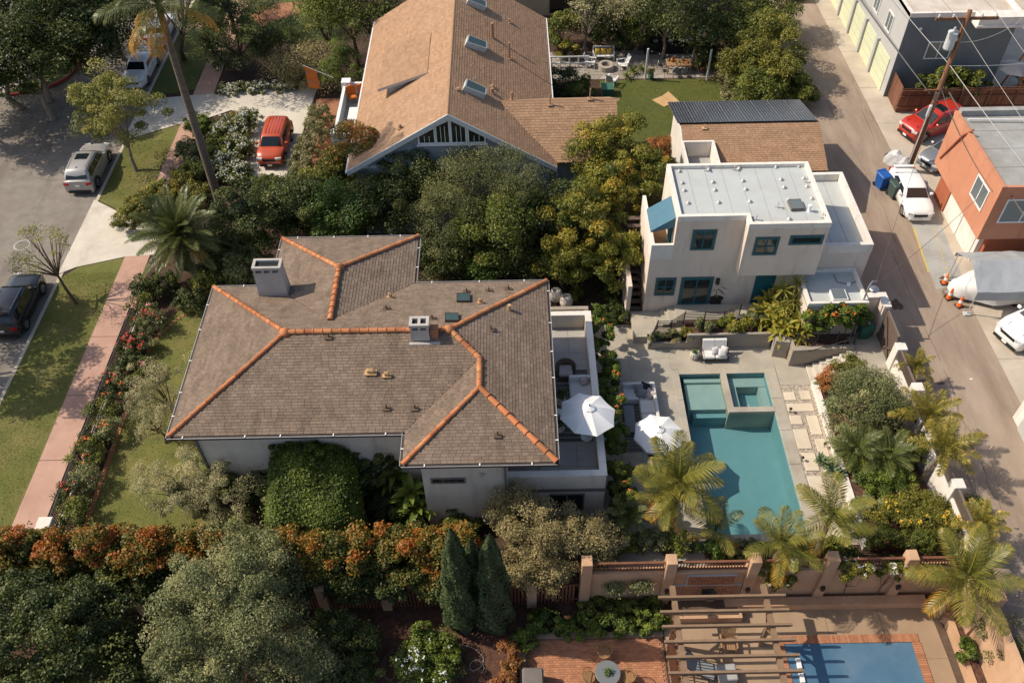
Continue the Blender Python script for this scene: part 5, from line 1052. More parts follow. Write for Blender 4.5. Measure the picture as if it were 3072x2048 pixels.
# ---- dense belt between the two houses
BELT = [(780,415,2.2,1.2,2.0,'lf_tip','dark column tree with rusty tips by the driveway end',1),(815,370,3.6,1.6,2.8,'lf_tip','dark rusty tipped tree at the lower left roof corner',1),(885,400,3.5,1.7,2.6,'lf_tip','rusty tipped tree below the tan roof gable',1),(640,475,2.6,2.2,2.0,'lf_dark','glossy dark magnolia tree above the back wing chimney',0),(575,520,3,2.0,2.4,'lf_dark','glossy dark tree between palm and house',0),(690,490,2.5,2.0,2.2,'lf_dark','dark round tree behind the back wing roof',0),(790,490,2.8,2.3,1.6,'lf_fern','bright feathery fern tree behind the house',0),(745,455,2.2,1.8,1.8,'lf_mid','mid green tree in the belt below the white balcony',0),(900,480,3,2.2,2.2,'lf_dark','dark green tree in the middle of the belt',0),(950,420,3.8,2.1,2.3,'lf_dark','dark tree in front of the grey gable wall',0),(1030,510,3.5,2.2,2.4,'lf_thin','thin leaved grey green tree in the belt behind the house',0),(1080,425,4.7,2.4,2.6,'lf_thin','tall thin leaved tree in front of the gable windows',0),(1185,432,4.9,2.2,2.8,'lf_thin','tall thin leaved tree right of the gable windows',0),(1140,530,3.6,2.3,2.5,'lf_mid','mid green leaning tree behind the skylights',0),(1240,520,3,2.2,2.6,'lf_dark','dark tree beside the orange tipped loquat',0),(1010,590,1.6,1.8,1.4,'lf_dark','dark shrub in the shade behind the roof valley',0),(1110,605,1.2,1.8,1.1,'lf_fern','shaded fern shrub behind the skylights',0),(1200,600,1.4,1.7,1.4,'lf_dark','shaded dark shrub near the patio pots',0),(560,620,1.2,1.3,1.2,'lf_silver','grey green shrub beside the left chimney',0)]
for i,(x,y,z,rx,rz,pal,lab,tp) in enumerate(BELT):
    c = D(x,y,z); thin = pal == 'lf_thin' and z > 3
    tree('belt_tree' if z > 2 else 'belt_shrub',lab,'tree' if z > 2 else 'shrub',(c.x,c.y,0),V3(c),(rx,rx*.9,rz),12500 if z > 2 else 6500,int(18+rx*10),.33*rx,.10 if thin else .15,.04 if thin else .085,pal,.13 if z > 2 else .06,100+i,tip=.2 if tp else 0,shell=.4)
for i,(x,y,z,rx,ry,rz,lab) in enumerate(((1420,420,4.2,2.5,2.2,2.2,'yellow green loquat tree beside the white studio roof'),(1340,520,3.6,2.4,2.2,2.2,'yellow green loquat tree with orange new leaves above the patio'),(1400,590,2.6,1.9,1.8,2.0,'lower yellow green loquat tree beside the side stair'),(1480,400,3.6,1.5,1.5,1.8,'small yellow green loquat tree at the studio awning'),(1300,600,2.4,1.5,1.4,1.5,'low loquat tree at the patio corner'))):
    c = D(x,y,z); tree('loquat_tree',lab,'tree',(c.x,c.y,0),V3(c),(rx,ry,rz),15000 if rx > 2 else 9000,int(20+rx*16),.42,.24,.065,'lf_mango',.13,130+i,shell=.55,tip=.12,group='loquat trees by the studio',droop=.8,up=.4)
for i,(x,y,z,rx,rz,lab) in enumerate(((1352,350,5.1,1.3,2.3,'orange tipped shrub tree against the tan roof wing'),(1432,330,5.0,1.45,2.5,'orange tipped shrub tree on the lawn edge'),(1395,400,4.3,1.5,2.0,'orange tipped shrub tree above the loquats'))):
    c = D(x,y,z); tree('orange_tip_tree',lab,'tree',(c.x,c.y,0),V3(c),(rx,rx*.9,rz),11000,40,.5,.14,.075,'lf_mango',.1,140+i,tip=.22,group='orange tipped trees by the lawn')
bush('rusty low shrub at the white garage corner',D(1520,345,.8),(1.0,1.0,.9),5000,'lf_rust',150)
for i,(x,y,z,rx,pal,lab) in enumerate(((490,560,1.0,1.1,'lf_dark','dark shrub right of the date palm'),(505,610,.9,1.1,'lf_dark','dark shrub between date palm and chimney'),(480,650,.7,.9,'lf_mid','leafy shrub above the front lawn corner'),(535,570,1.4,1.2,'lf_dark','dark shrub behind the date palm'),(540,640,.8,.9,'lf_dark','dark shrub beside the left roof corner'))): bush(lab,D(x,y,z),(rx,rx*.9,rx*.9),6000,pal,700+i,L=.14,W=.09)
# ---- trees round the neighbour's patio and hedge to the alley
TOP = [(1290,72,1.6,1.6,1.4,'lf_mid','bright tree right of the tan roof'),(1308,118,.8,.9,.8,'lf_yellow','light green shrub beside the white bench'),(1350,25,3.6,1.8,1.8,'lf_olive','pale leaved tree in front of the ochre building'),(1440,18,3.8,2.0,1.8,'lf_olive','twisted pale tree behind the white bench'),(1400,72,1.6,1.8,1.3,'lf_dark','dark shrub behind the white bench'),(1465,62,2.0,1.8,1.6,'lf_mid','leafy tree between bench and barbecue'),(1535,18,4.2,2.8,2.6,'lf_dark','dark tree above the barbecue'),(1610,30,4.5,3.0,3.0,'lf_dark','dark tree right of the barbecue'),(1640,90,2.4,1.8,2.0,'lf_dark','shaded dark tree beside the dining table'),(1330,205,.7,1.2,.8,'lf_mid','green shrub beside the white planter chair'),(1290,195,1.2,1.5,1.3,'lf_dark','dark shrub under the white fence'),(1620,135,.9,.9,.9,'lf_mid','small shrub by the patio post')]
for i,(x,y,z,rx,rz,pal,lab) in enumerate(TOP):
    c = D(x,y,z); tree('garden_tree' if z > 1.5 else 'garden_shrub',lab,'tree' if z > 1.5 else 'shrub',(c.x,c.y,0),V3(c),(rx,rx*.85,rz),(2600 if 'pale' in lab else 9500) if z > 1.5 else 5000,int(14+rx*9),.32*rx,.16,.09,pal,.14 if z > 1.5 else .06,160+i,bark='bark_pale',shell=.45)
for i,(x,y,z,rx,rz,pal,lab) in enumerate(((1755,20,3,2.6,2.8,'lf_mid','tall hedge tree at the top of the alley'),(1740,75,3,2.4,2.6,'lf_mid','tall hedge tree second from the top of the alley'),(1770,130,2.6,2.3,2.5,'lf_yellow','sunny hedge tree in the middle of the alley row'),(1715,160,2.4,2.0,2.3,'lf_yellow','sunny hedge tree behind the lawn'),(1775,190,2.4,2.0,2.2,'lf_yellow','sunny hedge tree above the solar garage'),(1740,225,2,1.8,1.8,'lf_mid','green hedge shrub touching the solar roof'),(1825,215,1.8,1.4,1.5,'lf_mid','feathery shrub at the alley edge by the solar roof'),(1690,20,3.2,2.4,2.6,'lf_dark','dark tree behind the alley hedge row'))):
    c = D(x,y,z); tree('hedge_tree',lab,'tree',(c.x,c.y,0),V3(c),(rx,rx*.9,rz),13000,int(18+rx*11),.3*rx,.16,.095,pal,.12,180+i,group='tall hedge along the alley')
for i in range(3): bush(['pale variegated hedge at the lawn corner by the wooden chair','pale variegated hedge along the middle of the lawn','pale variegated hedge beside the solar garage'][i],D(1672+i*8,168+i*34,.8),(.7,1.3,.9),4500,'lf_variegated',195+i,name='hedge',cat='hedge',box=True,group='variegated hedge by the lawn')
# ---- front garden of the main house: olives, roses, clipped block
for i,(x,y,z,rx,ry,rz,n,lab) in enumerate(((372,895,2.3,1.75,2.0,1.5,9500,'sparse silvery olive tree left of the house roof'),(350,960,1.8,1.2,1.2,1.2,3500,'small sparse olive tree below the left roof edge'),(420,1105,2.3,2.0,1.7,1.7,9500,'sparse silvery olive tree at the front corner of the lawn'),(520,1125,2.0,1.7,1.4,1.5,8500,'silvery olive tree beside the agaves in front of the house'))):
    c = D(x,y,z); tree('olive_tree',lab,'tree',(c.x+.2,c.y-.2,0),V3(c),(rx,ry,rz),n,50,.34,.09,.035,'lf_olive',.07,200+i,shell=.25,cshell=.2,nb=20,bark='bark',group='olive trees in the front garden')
RS = [(325,715,1.0,'fl_pink'),(345,735,.9,'fl_red'),(310,790,.7,'fl_red'),(290,800,.6,'fl_red'),(335,790,.6,'fl_red'),(300,835,.75,None),(320,850,.7,'fl_pink'),(262,868,.7,'fl_red'),(270,900,.75,'fl_orange'),(235,945,.8,None),(250,990,.8,'fl_orange'),(215,1010,.75,'fl_orange'),(205,1050,.85,'fl_orange'),(195,1100,.85,None),(165,1140,.8,'fl_red'),(170,1180,.85,None),(225,1040,.5,None)]
RL = ['pink rose bush at the far end of the railing','red rose bush below the date palm','bright red rose bush beside the railing','red rose bush hanging over the pavement railing','red rose bush on the lawn side of the bed','leafy rose bush below the bright red roses','pink rose bush beside the lawn edging','red rose bush in the middle of the railing','orange rose bush in the middle of the bed','leafy green rose bush without flowers midway','orange rose bush with one large bloom','orange rose bush beside the lower railing','orange flowered rose bush near the pavement spikes','tall leafy rose bush casting a shadow on the lawn','red rose bush near the end pillar','dark leafy rose bush above the rusty hedge','small leafy rose bush by the brick edging']
for i,((x,y,s,fl_),lab) in enumerate(zip(RS,RL)):
    bush(lab,D(x,y,s*.75),(s*.95,s*.95,s*.8),2600,['lf_mid','lf_silver','lf_dark'][i % 3],220+i,name='rose_bush',cat='rose bush',L=.09,W=.06,flower=(fl_,[16,14,22,14,14,0,8,10,8,0,5,7,8,0,10,0,0][i],.085) if fl_ else None,group='rose bushes along the railing',shell=.35)
for i,(x,y,rx,ry,pal,lab) in enumerate(((380,655,.9,.9,'lf_dark','dark shrub under the date palm'),(440,690,.9,.8,'lf_dark','shaded shrub between date palm and house'),(330,670,.8,.8,'lf_dark','dark shrub at the end of the iron railing'))):
    bush(lab,D(x,y,.6),(rx,ry,.7),4000,pal,245+i)
# clipped green block in front of the house
cb_ = thing('clipped_hedge','large boxy clipped green vine block against the house front','hedge',(-9.6,22.0,0)); r = np.random.default_rng(77)
def box_leaves(x0,x1,y0,y1,z0,z1,n,r,bumpy=.14):
    A = [(x1-x0)*(y1-y0),(x1-x0)*(z1-z0),(y1-y0)*(z1-z0),(y1-y0)*(z1-z0)]; k = r.choice(4,n,p=np.array(A)/sum(A)); x,y,z = r.uniform(x0,x1,n),r.uniform(y0,y1,n),r.uniform(z0,z1,n)
    nrm = np.zeros((n,3)); z = np.where(k == 0,z1,z); y = np.where(k == 1,y0,y); x = np.where(k == 2,x0,np.where(k == 3,x1,x))
    nrm[:,2] = (k == 0); nrm[:,1] = -(k == 1).astype(float); nrm[:,0] = (k == 3).astype(float)-(k == 2)
    p = np.stack([x,y,z],1); b = np.sin(x*3.1+y*2)+np.sin(y*4.3+z*3)+np.sin(z*5+x*2.2); ed = np.minimum.reduce([x-x0,x1-x,y-y0+.2,(z1-z)*1.0+.3]); p += nrm*(bumpy*b*.35+r.normal(0,.06,n)-np.clip(.3-ed,0,.3)*.6)[:,None]
    return p, nrm*.8+np.array([0,0,.35])+r.normal(0,.5,(n,3)), .45+.1*b+r.normal(0,.17,n)
p,nn,tt = box_leaves(-11.2,-7.1,20.2,22.85,0,4.5,52000,r,.22); tq = np.clip((22.85-p[:,1])/2.65,0,1.2); p[:,2] *= 1-.52*tq**1.25; ex = np.clip((.8-np.minimum(p[:,0]+11.2,-7.1-p[:,0]))/.8,0,1.2); p[:,2] *= 1-.3*ex**2; p[:,2] += .16*np.sin(p[:,0]*2.3+1)*np.sin(p[:,1]*1.9); st_ = r.random(len(p)) < .06; p[st_] += r.normal(0,.16,(st_.sum(),3)); nn[:,2] += .35; leaf_obj('foliage',p,nn,.11,.075,tt,'lf_ivy',cb_,r); MB().add([(-10.7,20.7,0),(-7.6,20.7,0),(-7.6,22.7,0),(-10.7,22.7,0),(-10.7,20.7,1.5),(-7.6,20.7,1.5),(-7.6,22.7,3.9),(-10.7,22.7,3.9)],[(0,1,5,4),(1,2,6,5),(2,3,7,6),(3,0,4,7),(4,5,6,7)]).build('frame','bark',cb_)
# ---- long hedge with rusty new growth
HL = ['first rusty tipped hedge shrub at the left edge','second rusty tipped hedge shrub below the end pillar','fiery orange hedge shrub at the lawn edge','fiery orange hedge shrub with red crown','rusty tipped hedge shrub left of the grey green tree','rusty tipped hedge shrub behind the grey green tree','orange tipped hedge shrub below the clipped block','orange tipped hedge shrub below the banana leaves','golden tipped hedge shrub second from the cypresses','golden tipped hedge shrub next to the cypresses']
for i in range(10):
    x = -22.3+i*2.12; dz = [.1,-.1,.15,.25,-.15,-.3,.0,.1,.2,.05][i]; tree('hedge_shrub',HL[i],'hedge',(x,19.4,-.1),(x+rnd.uniform(-.2,.2),19.2+rnd.uniform(-.25,.25),1.0+dz),(1.6,1.1,1.7+dz*.6),19000,96,.36,.14,.08,'lf_tip',.07,300+i,tip=[.34,.36,.45,.5,.34,.18,.16,.22,.3,.32][i],shell=.45,nb=6,group='rusty tipped hedge above the slat fence',cshell=.4)
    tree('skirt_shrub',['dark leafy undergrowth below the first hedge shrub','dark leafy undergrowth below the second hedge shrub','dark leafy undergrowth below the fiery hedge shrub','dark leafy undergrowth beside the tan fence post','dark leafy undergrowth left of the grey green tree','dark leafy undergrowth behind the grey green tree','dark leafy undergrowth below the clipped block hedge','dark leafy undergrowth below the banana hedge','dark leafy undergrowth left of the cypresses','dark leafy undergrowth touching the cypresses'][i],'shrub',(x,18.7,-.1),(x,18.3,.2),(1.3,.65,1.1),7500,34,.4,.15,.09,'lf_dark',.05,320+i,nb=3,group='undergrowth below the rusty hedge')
# ---- shade trees whose crowns stand outside the left edge
for i,(x,y,z,rx,rz,lab) in enumerate(((-31.2,31.6,6.2,2.7,1.8,'street tree across the road casting shade on the left lawn'),(-33.2,35.5,6.2,2.4,1.8,'second street tree across the road by the black car'),(-40.5,55.0,5.2,3.2,2.0,'street tree left of the red kerb shading the junction'),(-37.5,52.6,5.6,2.3,1.6,'street tree shading the cracked asphalt'))): tree('shade_tree',lab,'tree',(x-.5,y,-.1),(x,y,z),(rx,rx*.95,rz),7000,26,.75,.2,.12,'lf_mid',.2,650+i,shell=.3)
# ---- loose planting against the house front
FP = [(650,1180,.5,.9,.5,.6,'lf_ivy','low leafy shrub at the foot of the clipped block'),(780,1190,.5,.9,.5,.6,'lf_mid','leafy shrub at the right foot of the clipped block'),(840,1040,2.2,.7,.5,1.6,'lf_dark','tall dark climber in the house recess'),(890,1030,2.4,.8,.5,1.7,'lf_dark','second tall dark climber in the house recess'),(560,1060,1.2,.9,.6,1.1,'lf_mid','leafy shrub below the dark front window'),(600,1100,1.0,.8,.6,1.0,'lf_dark','dark leafy shrub beside the clipped block'),(450,1040,.9,.7,.6,.9,'lf_silver','grey green shrub at the front wall corner'),(1060,1190,.5,.8,.5,.5,'lf_mid','low shrub under the wing wall'),(930,1185,.6,.8,.5,.6,'lf_ivy','bright shrub behind the golden hedge'),(700,1020,4.2,1.6,.4,.7,'lf_ivy','vine top climbing to the eave above the clipped block'),(640,1160,.9,.6,.5,.8,'lf_olive','pale shrub beside the clipped block')]
for i,(x,y,z,rx,ry,rz,pal,lab) in enumerate(FP):
    c = D(x,y,z); bush(lab,(c.x,min(c.y,22.6) if c.x < -4 else min(c.y,21.0),z),(rx,ry,rz),5200,pal,660+i)
LW = [(760,1450,.0,1.1,.9,'lf_dark','shaded shrub right of the grey green tree'),(830,1480,-.4,1.0,.8,'lf_dark','shaded shrub on the mulch left of the coiled vines'),(720,1540,-.2,1.2,.9,'lf_silver','shaded grey green shrub at the bottom edge'),(820,1550,-.5,1.0,.8,'lf_dark','shaded dark shrub at the bottom edge'),(300,1480,-.3,1.0,.8,'lf_dark','shaded shrub between the two bottom trees'),(300,1560,-.2,1.1,.9,'lf_dark','shaded shrub at the bottom edge left of the grey green tree')]
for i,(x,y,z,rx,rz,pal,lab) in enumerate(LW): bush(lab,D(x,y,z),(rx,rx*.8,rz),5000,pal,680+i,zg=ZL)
# ---- lower garden trees
SV = [(520,1395,3.2,3.0,2.6,2.6,24000,'large grey green tree at the bottom in front of the hedge'),(560,1300,2.4,2.2,1.6,1.8,12000,'upper crown of grey green foliage in front of the hedge'),(470,1500,2.0,2.3,1.8,1.8,13000,'grey green tree at the bottom edge left of centre'),(620,1520,1.4,2.2,1.6,1.6,12000,'grey green tree at the bottom edge')]
for i,(x,y,z,rx,ry,rz,n,lab) in enumerate(SV):
    c = D(x,y,z); tree('grey_green_tree',lab,'tree',(c.x,c.y,ZL),V3(c),(rx,ry,rz),int(n*1.15),int(24+rx*16),.5,.115,.055,'lf_silver',.16,340+i,shell=.5,group='grey green trees at the bottom')
DK = [(90,1480,2.2,2.8,2.2,2.2,20000,'dark round tree in the bottom left corner'),(190,1420,1.4,1.9,1.5,1.6,11000,'dark tree right of the bottom left corner'),(20,1400,1.2,1.9,1.6,1.6,10000,'dark tree at the left edge below the hedge'),(160,1550,1.6,2.4,1.8,1.8,13000,'dark tree at the bottom edge on the left')]
for i,(x,y,z,rx,ry,rz,n,lab) in enumerate(DK):
    c = D(x,y,z); tree('dark_tree',lab,'tree',(c.x,c.y,ZL),V3(c),(rx,ry,rz),n,int(24+rx*12),.55,.13,.085,'lf_dark',.16,350+i,group='dark trees in the bottom left corner')
for i,(x,y,h,w,lab) in enumerate(((-2.5,17.05,8.4,.68,'tall cypress on the left of the three'),(-1.85,17.6,6.6,.6,'middle cypress set behind the other two'),(-1.05,17.0,8.0,.7,'right hand cypress of the three'))):
    t = thing('cypress_tree',lab,'tree',(x,y,ZL),group='three cypresses by the garden wall'); r = np.random.default_rng(370+i); n = 17000; u = r.random(n); zz = u*h; a = r.uniform(0,6.283,n)
    prof = w*np.minimum(1,(u+.04)*5)**.5*(1-u**2.2)**.75; lob = 1+.13*np.sin(a*5+zz*1.7)+.1*np.sin(a*3-zz*3.1)+r.normal(0,.08,n); rad_ = prof*lob
    pos = np.stack([x+rad_*np.cos(a),y+rad_*np.sin(a),ZL+zz],1); nrm = np.stack([np.cos(a),np.sin(a),np.full(n,.5)],1)+r.normal(0,.4,(n,3)); leaf_obj('crown',pos,nrm,.12,.06,.45+.12*np.sin(a*5+zz*1.7)+r.normal(0,.18,n),'lf_cypress',t,r)
    MB().tube([(x,y,ZL),(x,y,ZL+h*.6),(x,y,ZL+h*.95)],[.13,.3,.05],8).build('trunk','bark',t)
for i,(x,y,z,rx,ry,rz,n,lab) in enumerate(((1180,1180,2.4,1.3,1.1,1.6,9000,'tall pale bamboo clump against the terrace wall'),(1250,1240,1.9,1.9,1.4,1.7,15000,'wide pale bamboo clump beside the cypresses'),(1350,1240,1.6,1.5,1.2,1.4,11000,'pale bamboo clump above the tan garden wall'),(1240,1310,1.0,1.5,.9,1.2,8000,'pale bamboo clump hanging over the slat gate'))):
    c = D(x,y,z); tree('bamboo_clump',lab,'shrub',(c.x,max(c.y,18.7),0),V3(c),(rx,ry,rz),n,int(20+rx*24),.4,.12,.045,'lf_straw',.06,380+i,shell=.35,cshell=.3,nb=16,group='pale bamboo by the terrace',bark='bark_pale')
# ---- hedge with trumpet flowers along the terrace
for i in range(7):
    y = 32.0-i*1.72; bush(['trumpet vine hedge at the top beside the terrace wall','trumpet vine hedge section below the first flowers','trumpet vine hedge section beside the terrace chair','trumpet vine hedge section by the grey sofa','trumpet vine hedge section beside the terrace umbrella','trumpet vine hedge section beside the lower umbrella','trumpet vine hedge section at the terrace corner'][i],(4.66+.04*i,y,1.45),(.42,1.0,1.35),8500,'lf_ivy' if i < 5 else 'lf_mid',400+i,name='vine_hedge',cat='hedge',box=True,L=.13,W=.08,flower=('fl_orange',6 if i in (0,2,3) else 2,.09),group='trumpet vine hedge by the terrace')
for i,(x,y,rx,ry,lab) in enumerate(((1400,665,.7,.9,'dark ivy mound beside the side stair'),(1410,720,.75,.9,'dark ivy mound at the bottom of the side stair'),(1325,675,.35,.6,'yellow green shrub beside the patio pots'))): bush(lab,D(x,y,.4),(rx,ry,.45),5000,'lf_dark' if i < 2 else 'lf_yellow',410+i)
# vine over the studio entry
for i,(x,y,z,rx,ry,rz,lab) in enumerate(((15.9,31.55,2.45,.85,.5,.85,'vine with orange trumpets at the left of the studio entry'),(16.8,31.6,2.75,.85,.5,.95,'vine with orange trumpets over the middle of the studio entry'),(17.65,31.6,2.7,.8,.5,.9,'vine with orange trumpets next to the gate wall'),(18.25,31.9,2.5,.5,.45,.7,'leafy vine above the green bin'))):
    c = (x,y,z); bush(lab,V3(c),(rx,ry,rz),11000,'lf_ivy',420+i,zg=1.05,L=.14,W=.09,cshell=.45,flower=('fl_orange',4,.11),name='trumpet_vine',cat='vine',group='trumpet vine over the entry')
PS = [(1505,775,.75,.35,'lf_silver','small grey green plant at the left end of the planter'),(1545,770,.7,.4,'lf_variegated','pale flowering plant in the low planter'),(1580,768,.8,.4,'lf_yellow','yellow green plant in the low planter'),(1620,745,1.25,.45,'lf_silver','grey green plant in the tall planter'),(1690,745,1.3,.55,'lf_ginger','bright yellow green plant in the tall planter'),(1660,738,1.2,.4,'lf_mid','small green plant in the tall planter'),(1735,730,1.4,.6,'lf_silver','feathery blue green plant at the planter corner')]
for i,(x,y,z,s,pal,lab) in enumerate(PS): bush(lab,D(x,y,z),(s*1.15,s*.9,s*.9),2600,pal,430+i,zg=z-.4,name='planter_plant',cat='plant',L=.11,W=.05)
# bed by the alley wall
AB = [(1985,925,1.9,1.85,1.6,1.6,'lf_silver',24000,'large round grey green shrub by the alley wall'),(1950,850,1.1,.8,.7,.7,'lf_yellow',6000,'small yellow green shrub at the top of the planting bed'),(1900,870,.9,.7,.6,.55,'lf_rust',3500,'rust coloured shrub beside the garden steps'),(1960,1010,1.0,.9,.8,.8,'lf_silver',5000,'feathery cycad shrub below the round shrub'),(2040,1040,1.1,1.0,.8,.8,'lf_mid',5000,'feathery green shrub below the round shrub by the wall'),(2010,1110,.9,1.0,.8,.7,'lf_ivy',5000,'bright green shrub in the middle of the planting bed'),(2060,1180,1.0,1.2,.9,.8,'lf_yellow',8000,'yellow flowering shrub on the left of the bed corner'),(2150,1190,1.1,1.3,1.0,.9,'lf_yellow',9000,'yellow flowering shrub in the bed corner'),(2230,1180,1.3,.9,.9,.8,'lf_mid',5000,'yellow flowering shrub against the alley wall'),(2010,1230,.8,1.0,.6,.6,'lf_mid',4500,'green shrub behind the tall garden wall'),(2110,1240,.9,1.1,.6,.7,'lf_mid',5000,'green shrub behind the last tan pillar'),(1930,1000,.8,.7,.8,.6,'lf_olive',4000,'grey green shrub beside the low white wall'),(1985,1080,.8,.9,.7,.6,'lf_mid',4500,'leafy shrub between the cycads and agaves'),(2060,1110,1.0,.9,.8,.7,'lf_ivy',5000,'leafy shrub in front of the foxtail palms'),(2090,1030,1.2,.8,.8,.8,'lf_mid',4500,'leafy shrub at the foot of the foxtail palms'),(2060,950,1.4,.8,.7,.8,'lf_olive',4500,'grey green shrub between round shrub and alley wall'),(1990,1160,.7,.8,.6,.5,'lf_silver',3500,'low grey green shrub beside the low wall'),(2100,1150,1.1,.8,.7,.7,'lf_yellow',4500,'yellow green shrub against the white wall'),(2200,1230,1.2,1.0,.7,.8,'lf_yellow',5000,'yellow green shrub at the corner of the alley wall'),(1930,1190,.5,.6,.6,.4,'lf_mid',2500,'low green shrub under the paver path palm')]
for i,(x,y,z,rx,ry,rz,pal,n,lab) in enumerate(AB): bush(lab,D(x,y,z),(rx,ry,rz),n,pal,440+i,zg=.3,L=.10,W=.045,flower=('fl_yellow',14,.09) if 'yellow flowering' in lab else None,shell=.45)
NP = [(1420,1240,.6,.9,.7,'lf_mid','leafy shrub between bamboo and pygmy palm'),(1490,1245,.5,.9,.6,'lf_silver','grey green shrub at the near left of the pool'),(1560,1255,.45,.9,.6,'lf_mid','green shrub under the leaning queen palm'),(1640,1262,.4,.9,.5,'lf_fern','green shrub at the near end of the pool'),(1730,1262,.4,.9,.5,'lf_silver','grey green shrub behind the fountain pillar'),(1830,1262,.4,.8,.5,'lf_mid','green shrub behind the middle tan pillar'),(1930,1262,.5,.8,.5,'lf_mid','green shrub at the end of the paver path'),(1425,1130,.5,.5,.8,'lf_dark','dark shrub below the end of the trumpet hedge'),(1420,1180,.5,.5,.8,'lf_dark','dark shrub at the terrace block corner')]
for i,(x,y,z,rx,ry,pal,lab) in enumerate(NP): bush(lab,D(x,y,z),(rx,ry,.6),3500,pal,620+i)
# vines on the tan wall and beds of the lower garden
WV = [(1790,1300,1.4,1.05,.35,.75,'white flowering vine over the wall right of the fountain'),(1790,1335,.5,.7,.3,.5,'hanging white flowering vine right of the fountain'),(1960,1290,1.4,1.0,.35,.7,'white flowering vine between the last two pillars'),(2040,1285,1.3,.7,.35,.6,'white flowering vine next to the last pillar')]
for i,(x,y,z,rx,ry,rz,lab) in enumerate(WV):
    c = D(x,y,z); bush(lab,(c.x,17.95,z),(rx,ry,rz),5500,'lf_yellow',460+i,zg=ZL+.1,L=.1,W=.06,flower=('fl_white',16,.07),name='wall_vine',cat='vine',group='white vines on the tan wall')
GB = [(1260,1430,.9,.6,'low green ground cover right of the cypresses'),(1330,1440,1.0,.6,'bright ground cover at the left of the brick patio edge'),(1410,1435,1.0,.6,'bright ground cover above the brick patio'),(1490,1430,.8,.7,'bright ground cover beside the pergola'),(1380,1395,1.0,.5,'dark ground cover below the left tan pillar'),(1460,1385,1.0,.5,'dark ground cover below the fountain planters'),(1210,1470,.6,.6,'dark ground cover at the brick patio corner')]
for i,(x,y,rx,ry,lab) in enumerate(GB): bush(lab,D(x,y,-1.2),(rx,ry,.42),5000,'lf_ivy' if y > 1410 else 'lf_mid',470+i,zg=ZL,name='ground_cover',cat='plant')
bush('white flowering bush on the mulch at the bottom edge',D(985,1520,-.7),(1.55,1.2,.9),9000,'lf_ivy',480,zg=ZL,flower=('fl_white',36,.075)); bush('tall leafy sprig above the white flowering bush',D(975,1455,-.6),(.45,.4,.8),1800,'lf_ivy',481,zg=ZL)
bush('golden rusty hedge at the corner of the brick patio',D(1170,1510,-1.0),(.5,.7,.5),4500,'lf_rust',482,zg=ZL,name='hedge',cat='hedge'); bush('second golden rusty hedge at the bottom edge',D(1165,1560,-1.0),(.5,.6,.5),4000,'lf_rust',483,zg=ZL,name='hedge',cat='hedge')
for i,(x,y,lab) in enumerate(((1412,1345,'left hanging planter plant on the tan wall'),(1472,1340,'right hanging planter plant on the tan wall'))):
    p = onY(x*1.306,y*1.306,17.95); t = thing('wall_planter',lab,'planter',(p.x,17.9,p.z-.3),group='planters on the tan wall'); bx('box','dark_iron',t,p.x-.28,p.x+.28,17.82,18.07,p.z-.3,p.z-.05)
    r = np.random.default_rng(490+i); q = np.array([p.x,17.85,p.z-.05])+r.normal(0,1,(900,3))*np.array([.22,.12,.16]); leaf_obj('foliage',q,r.normal(0,.5,(900,3))+np.array([0,-.4,.7]),.14,.05,.5+r.normal(0,.2,900),'lf_silver',t,r)
bush('glossy round shrub behind the brown plank fence',(30.6,53.75,2.5),(2.5,.9,1.3),9000,'lf_mid',495,zg=ZA,L=.2,W=.13); bush('cactus like green shrub at the orange frame',D(2345,180,1.6),(.5,.5,.6),1500,'lf_fern',496,zg=ZA)
for i,(x,y,z,rx,ry,rz,lab) in enumerate(((2290,1440,.2,.9,.7,.8,'pale vine on the side wall by the lower palm'),(2330,1500,.3,1.0,.8,.9,'pale vine at the lower right edge'),(2215,1490,-.8,.5,.5,.4,'low green plant in the raised bed'))): bush(lab,D(x,y,z),(rx,ry,rz),4000,'lf_variegated' if i < 2 else 'lf_ivy',498+i,zg=ZL)

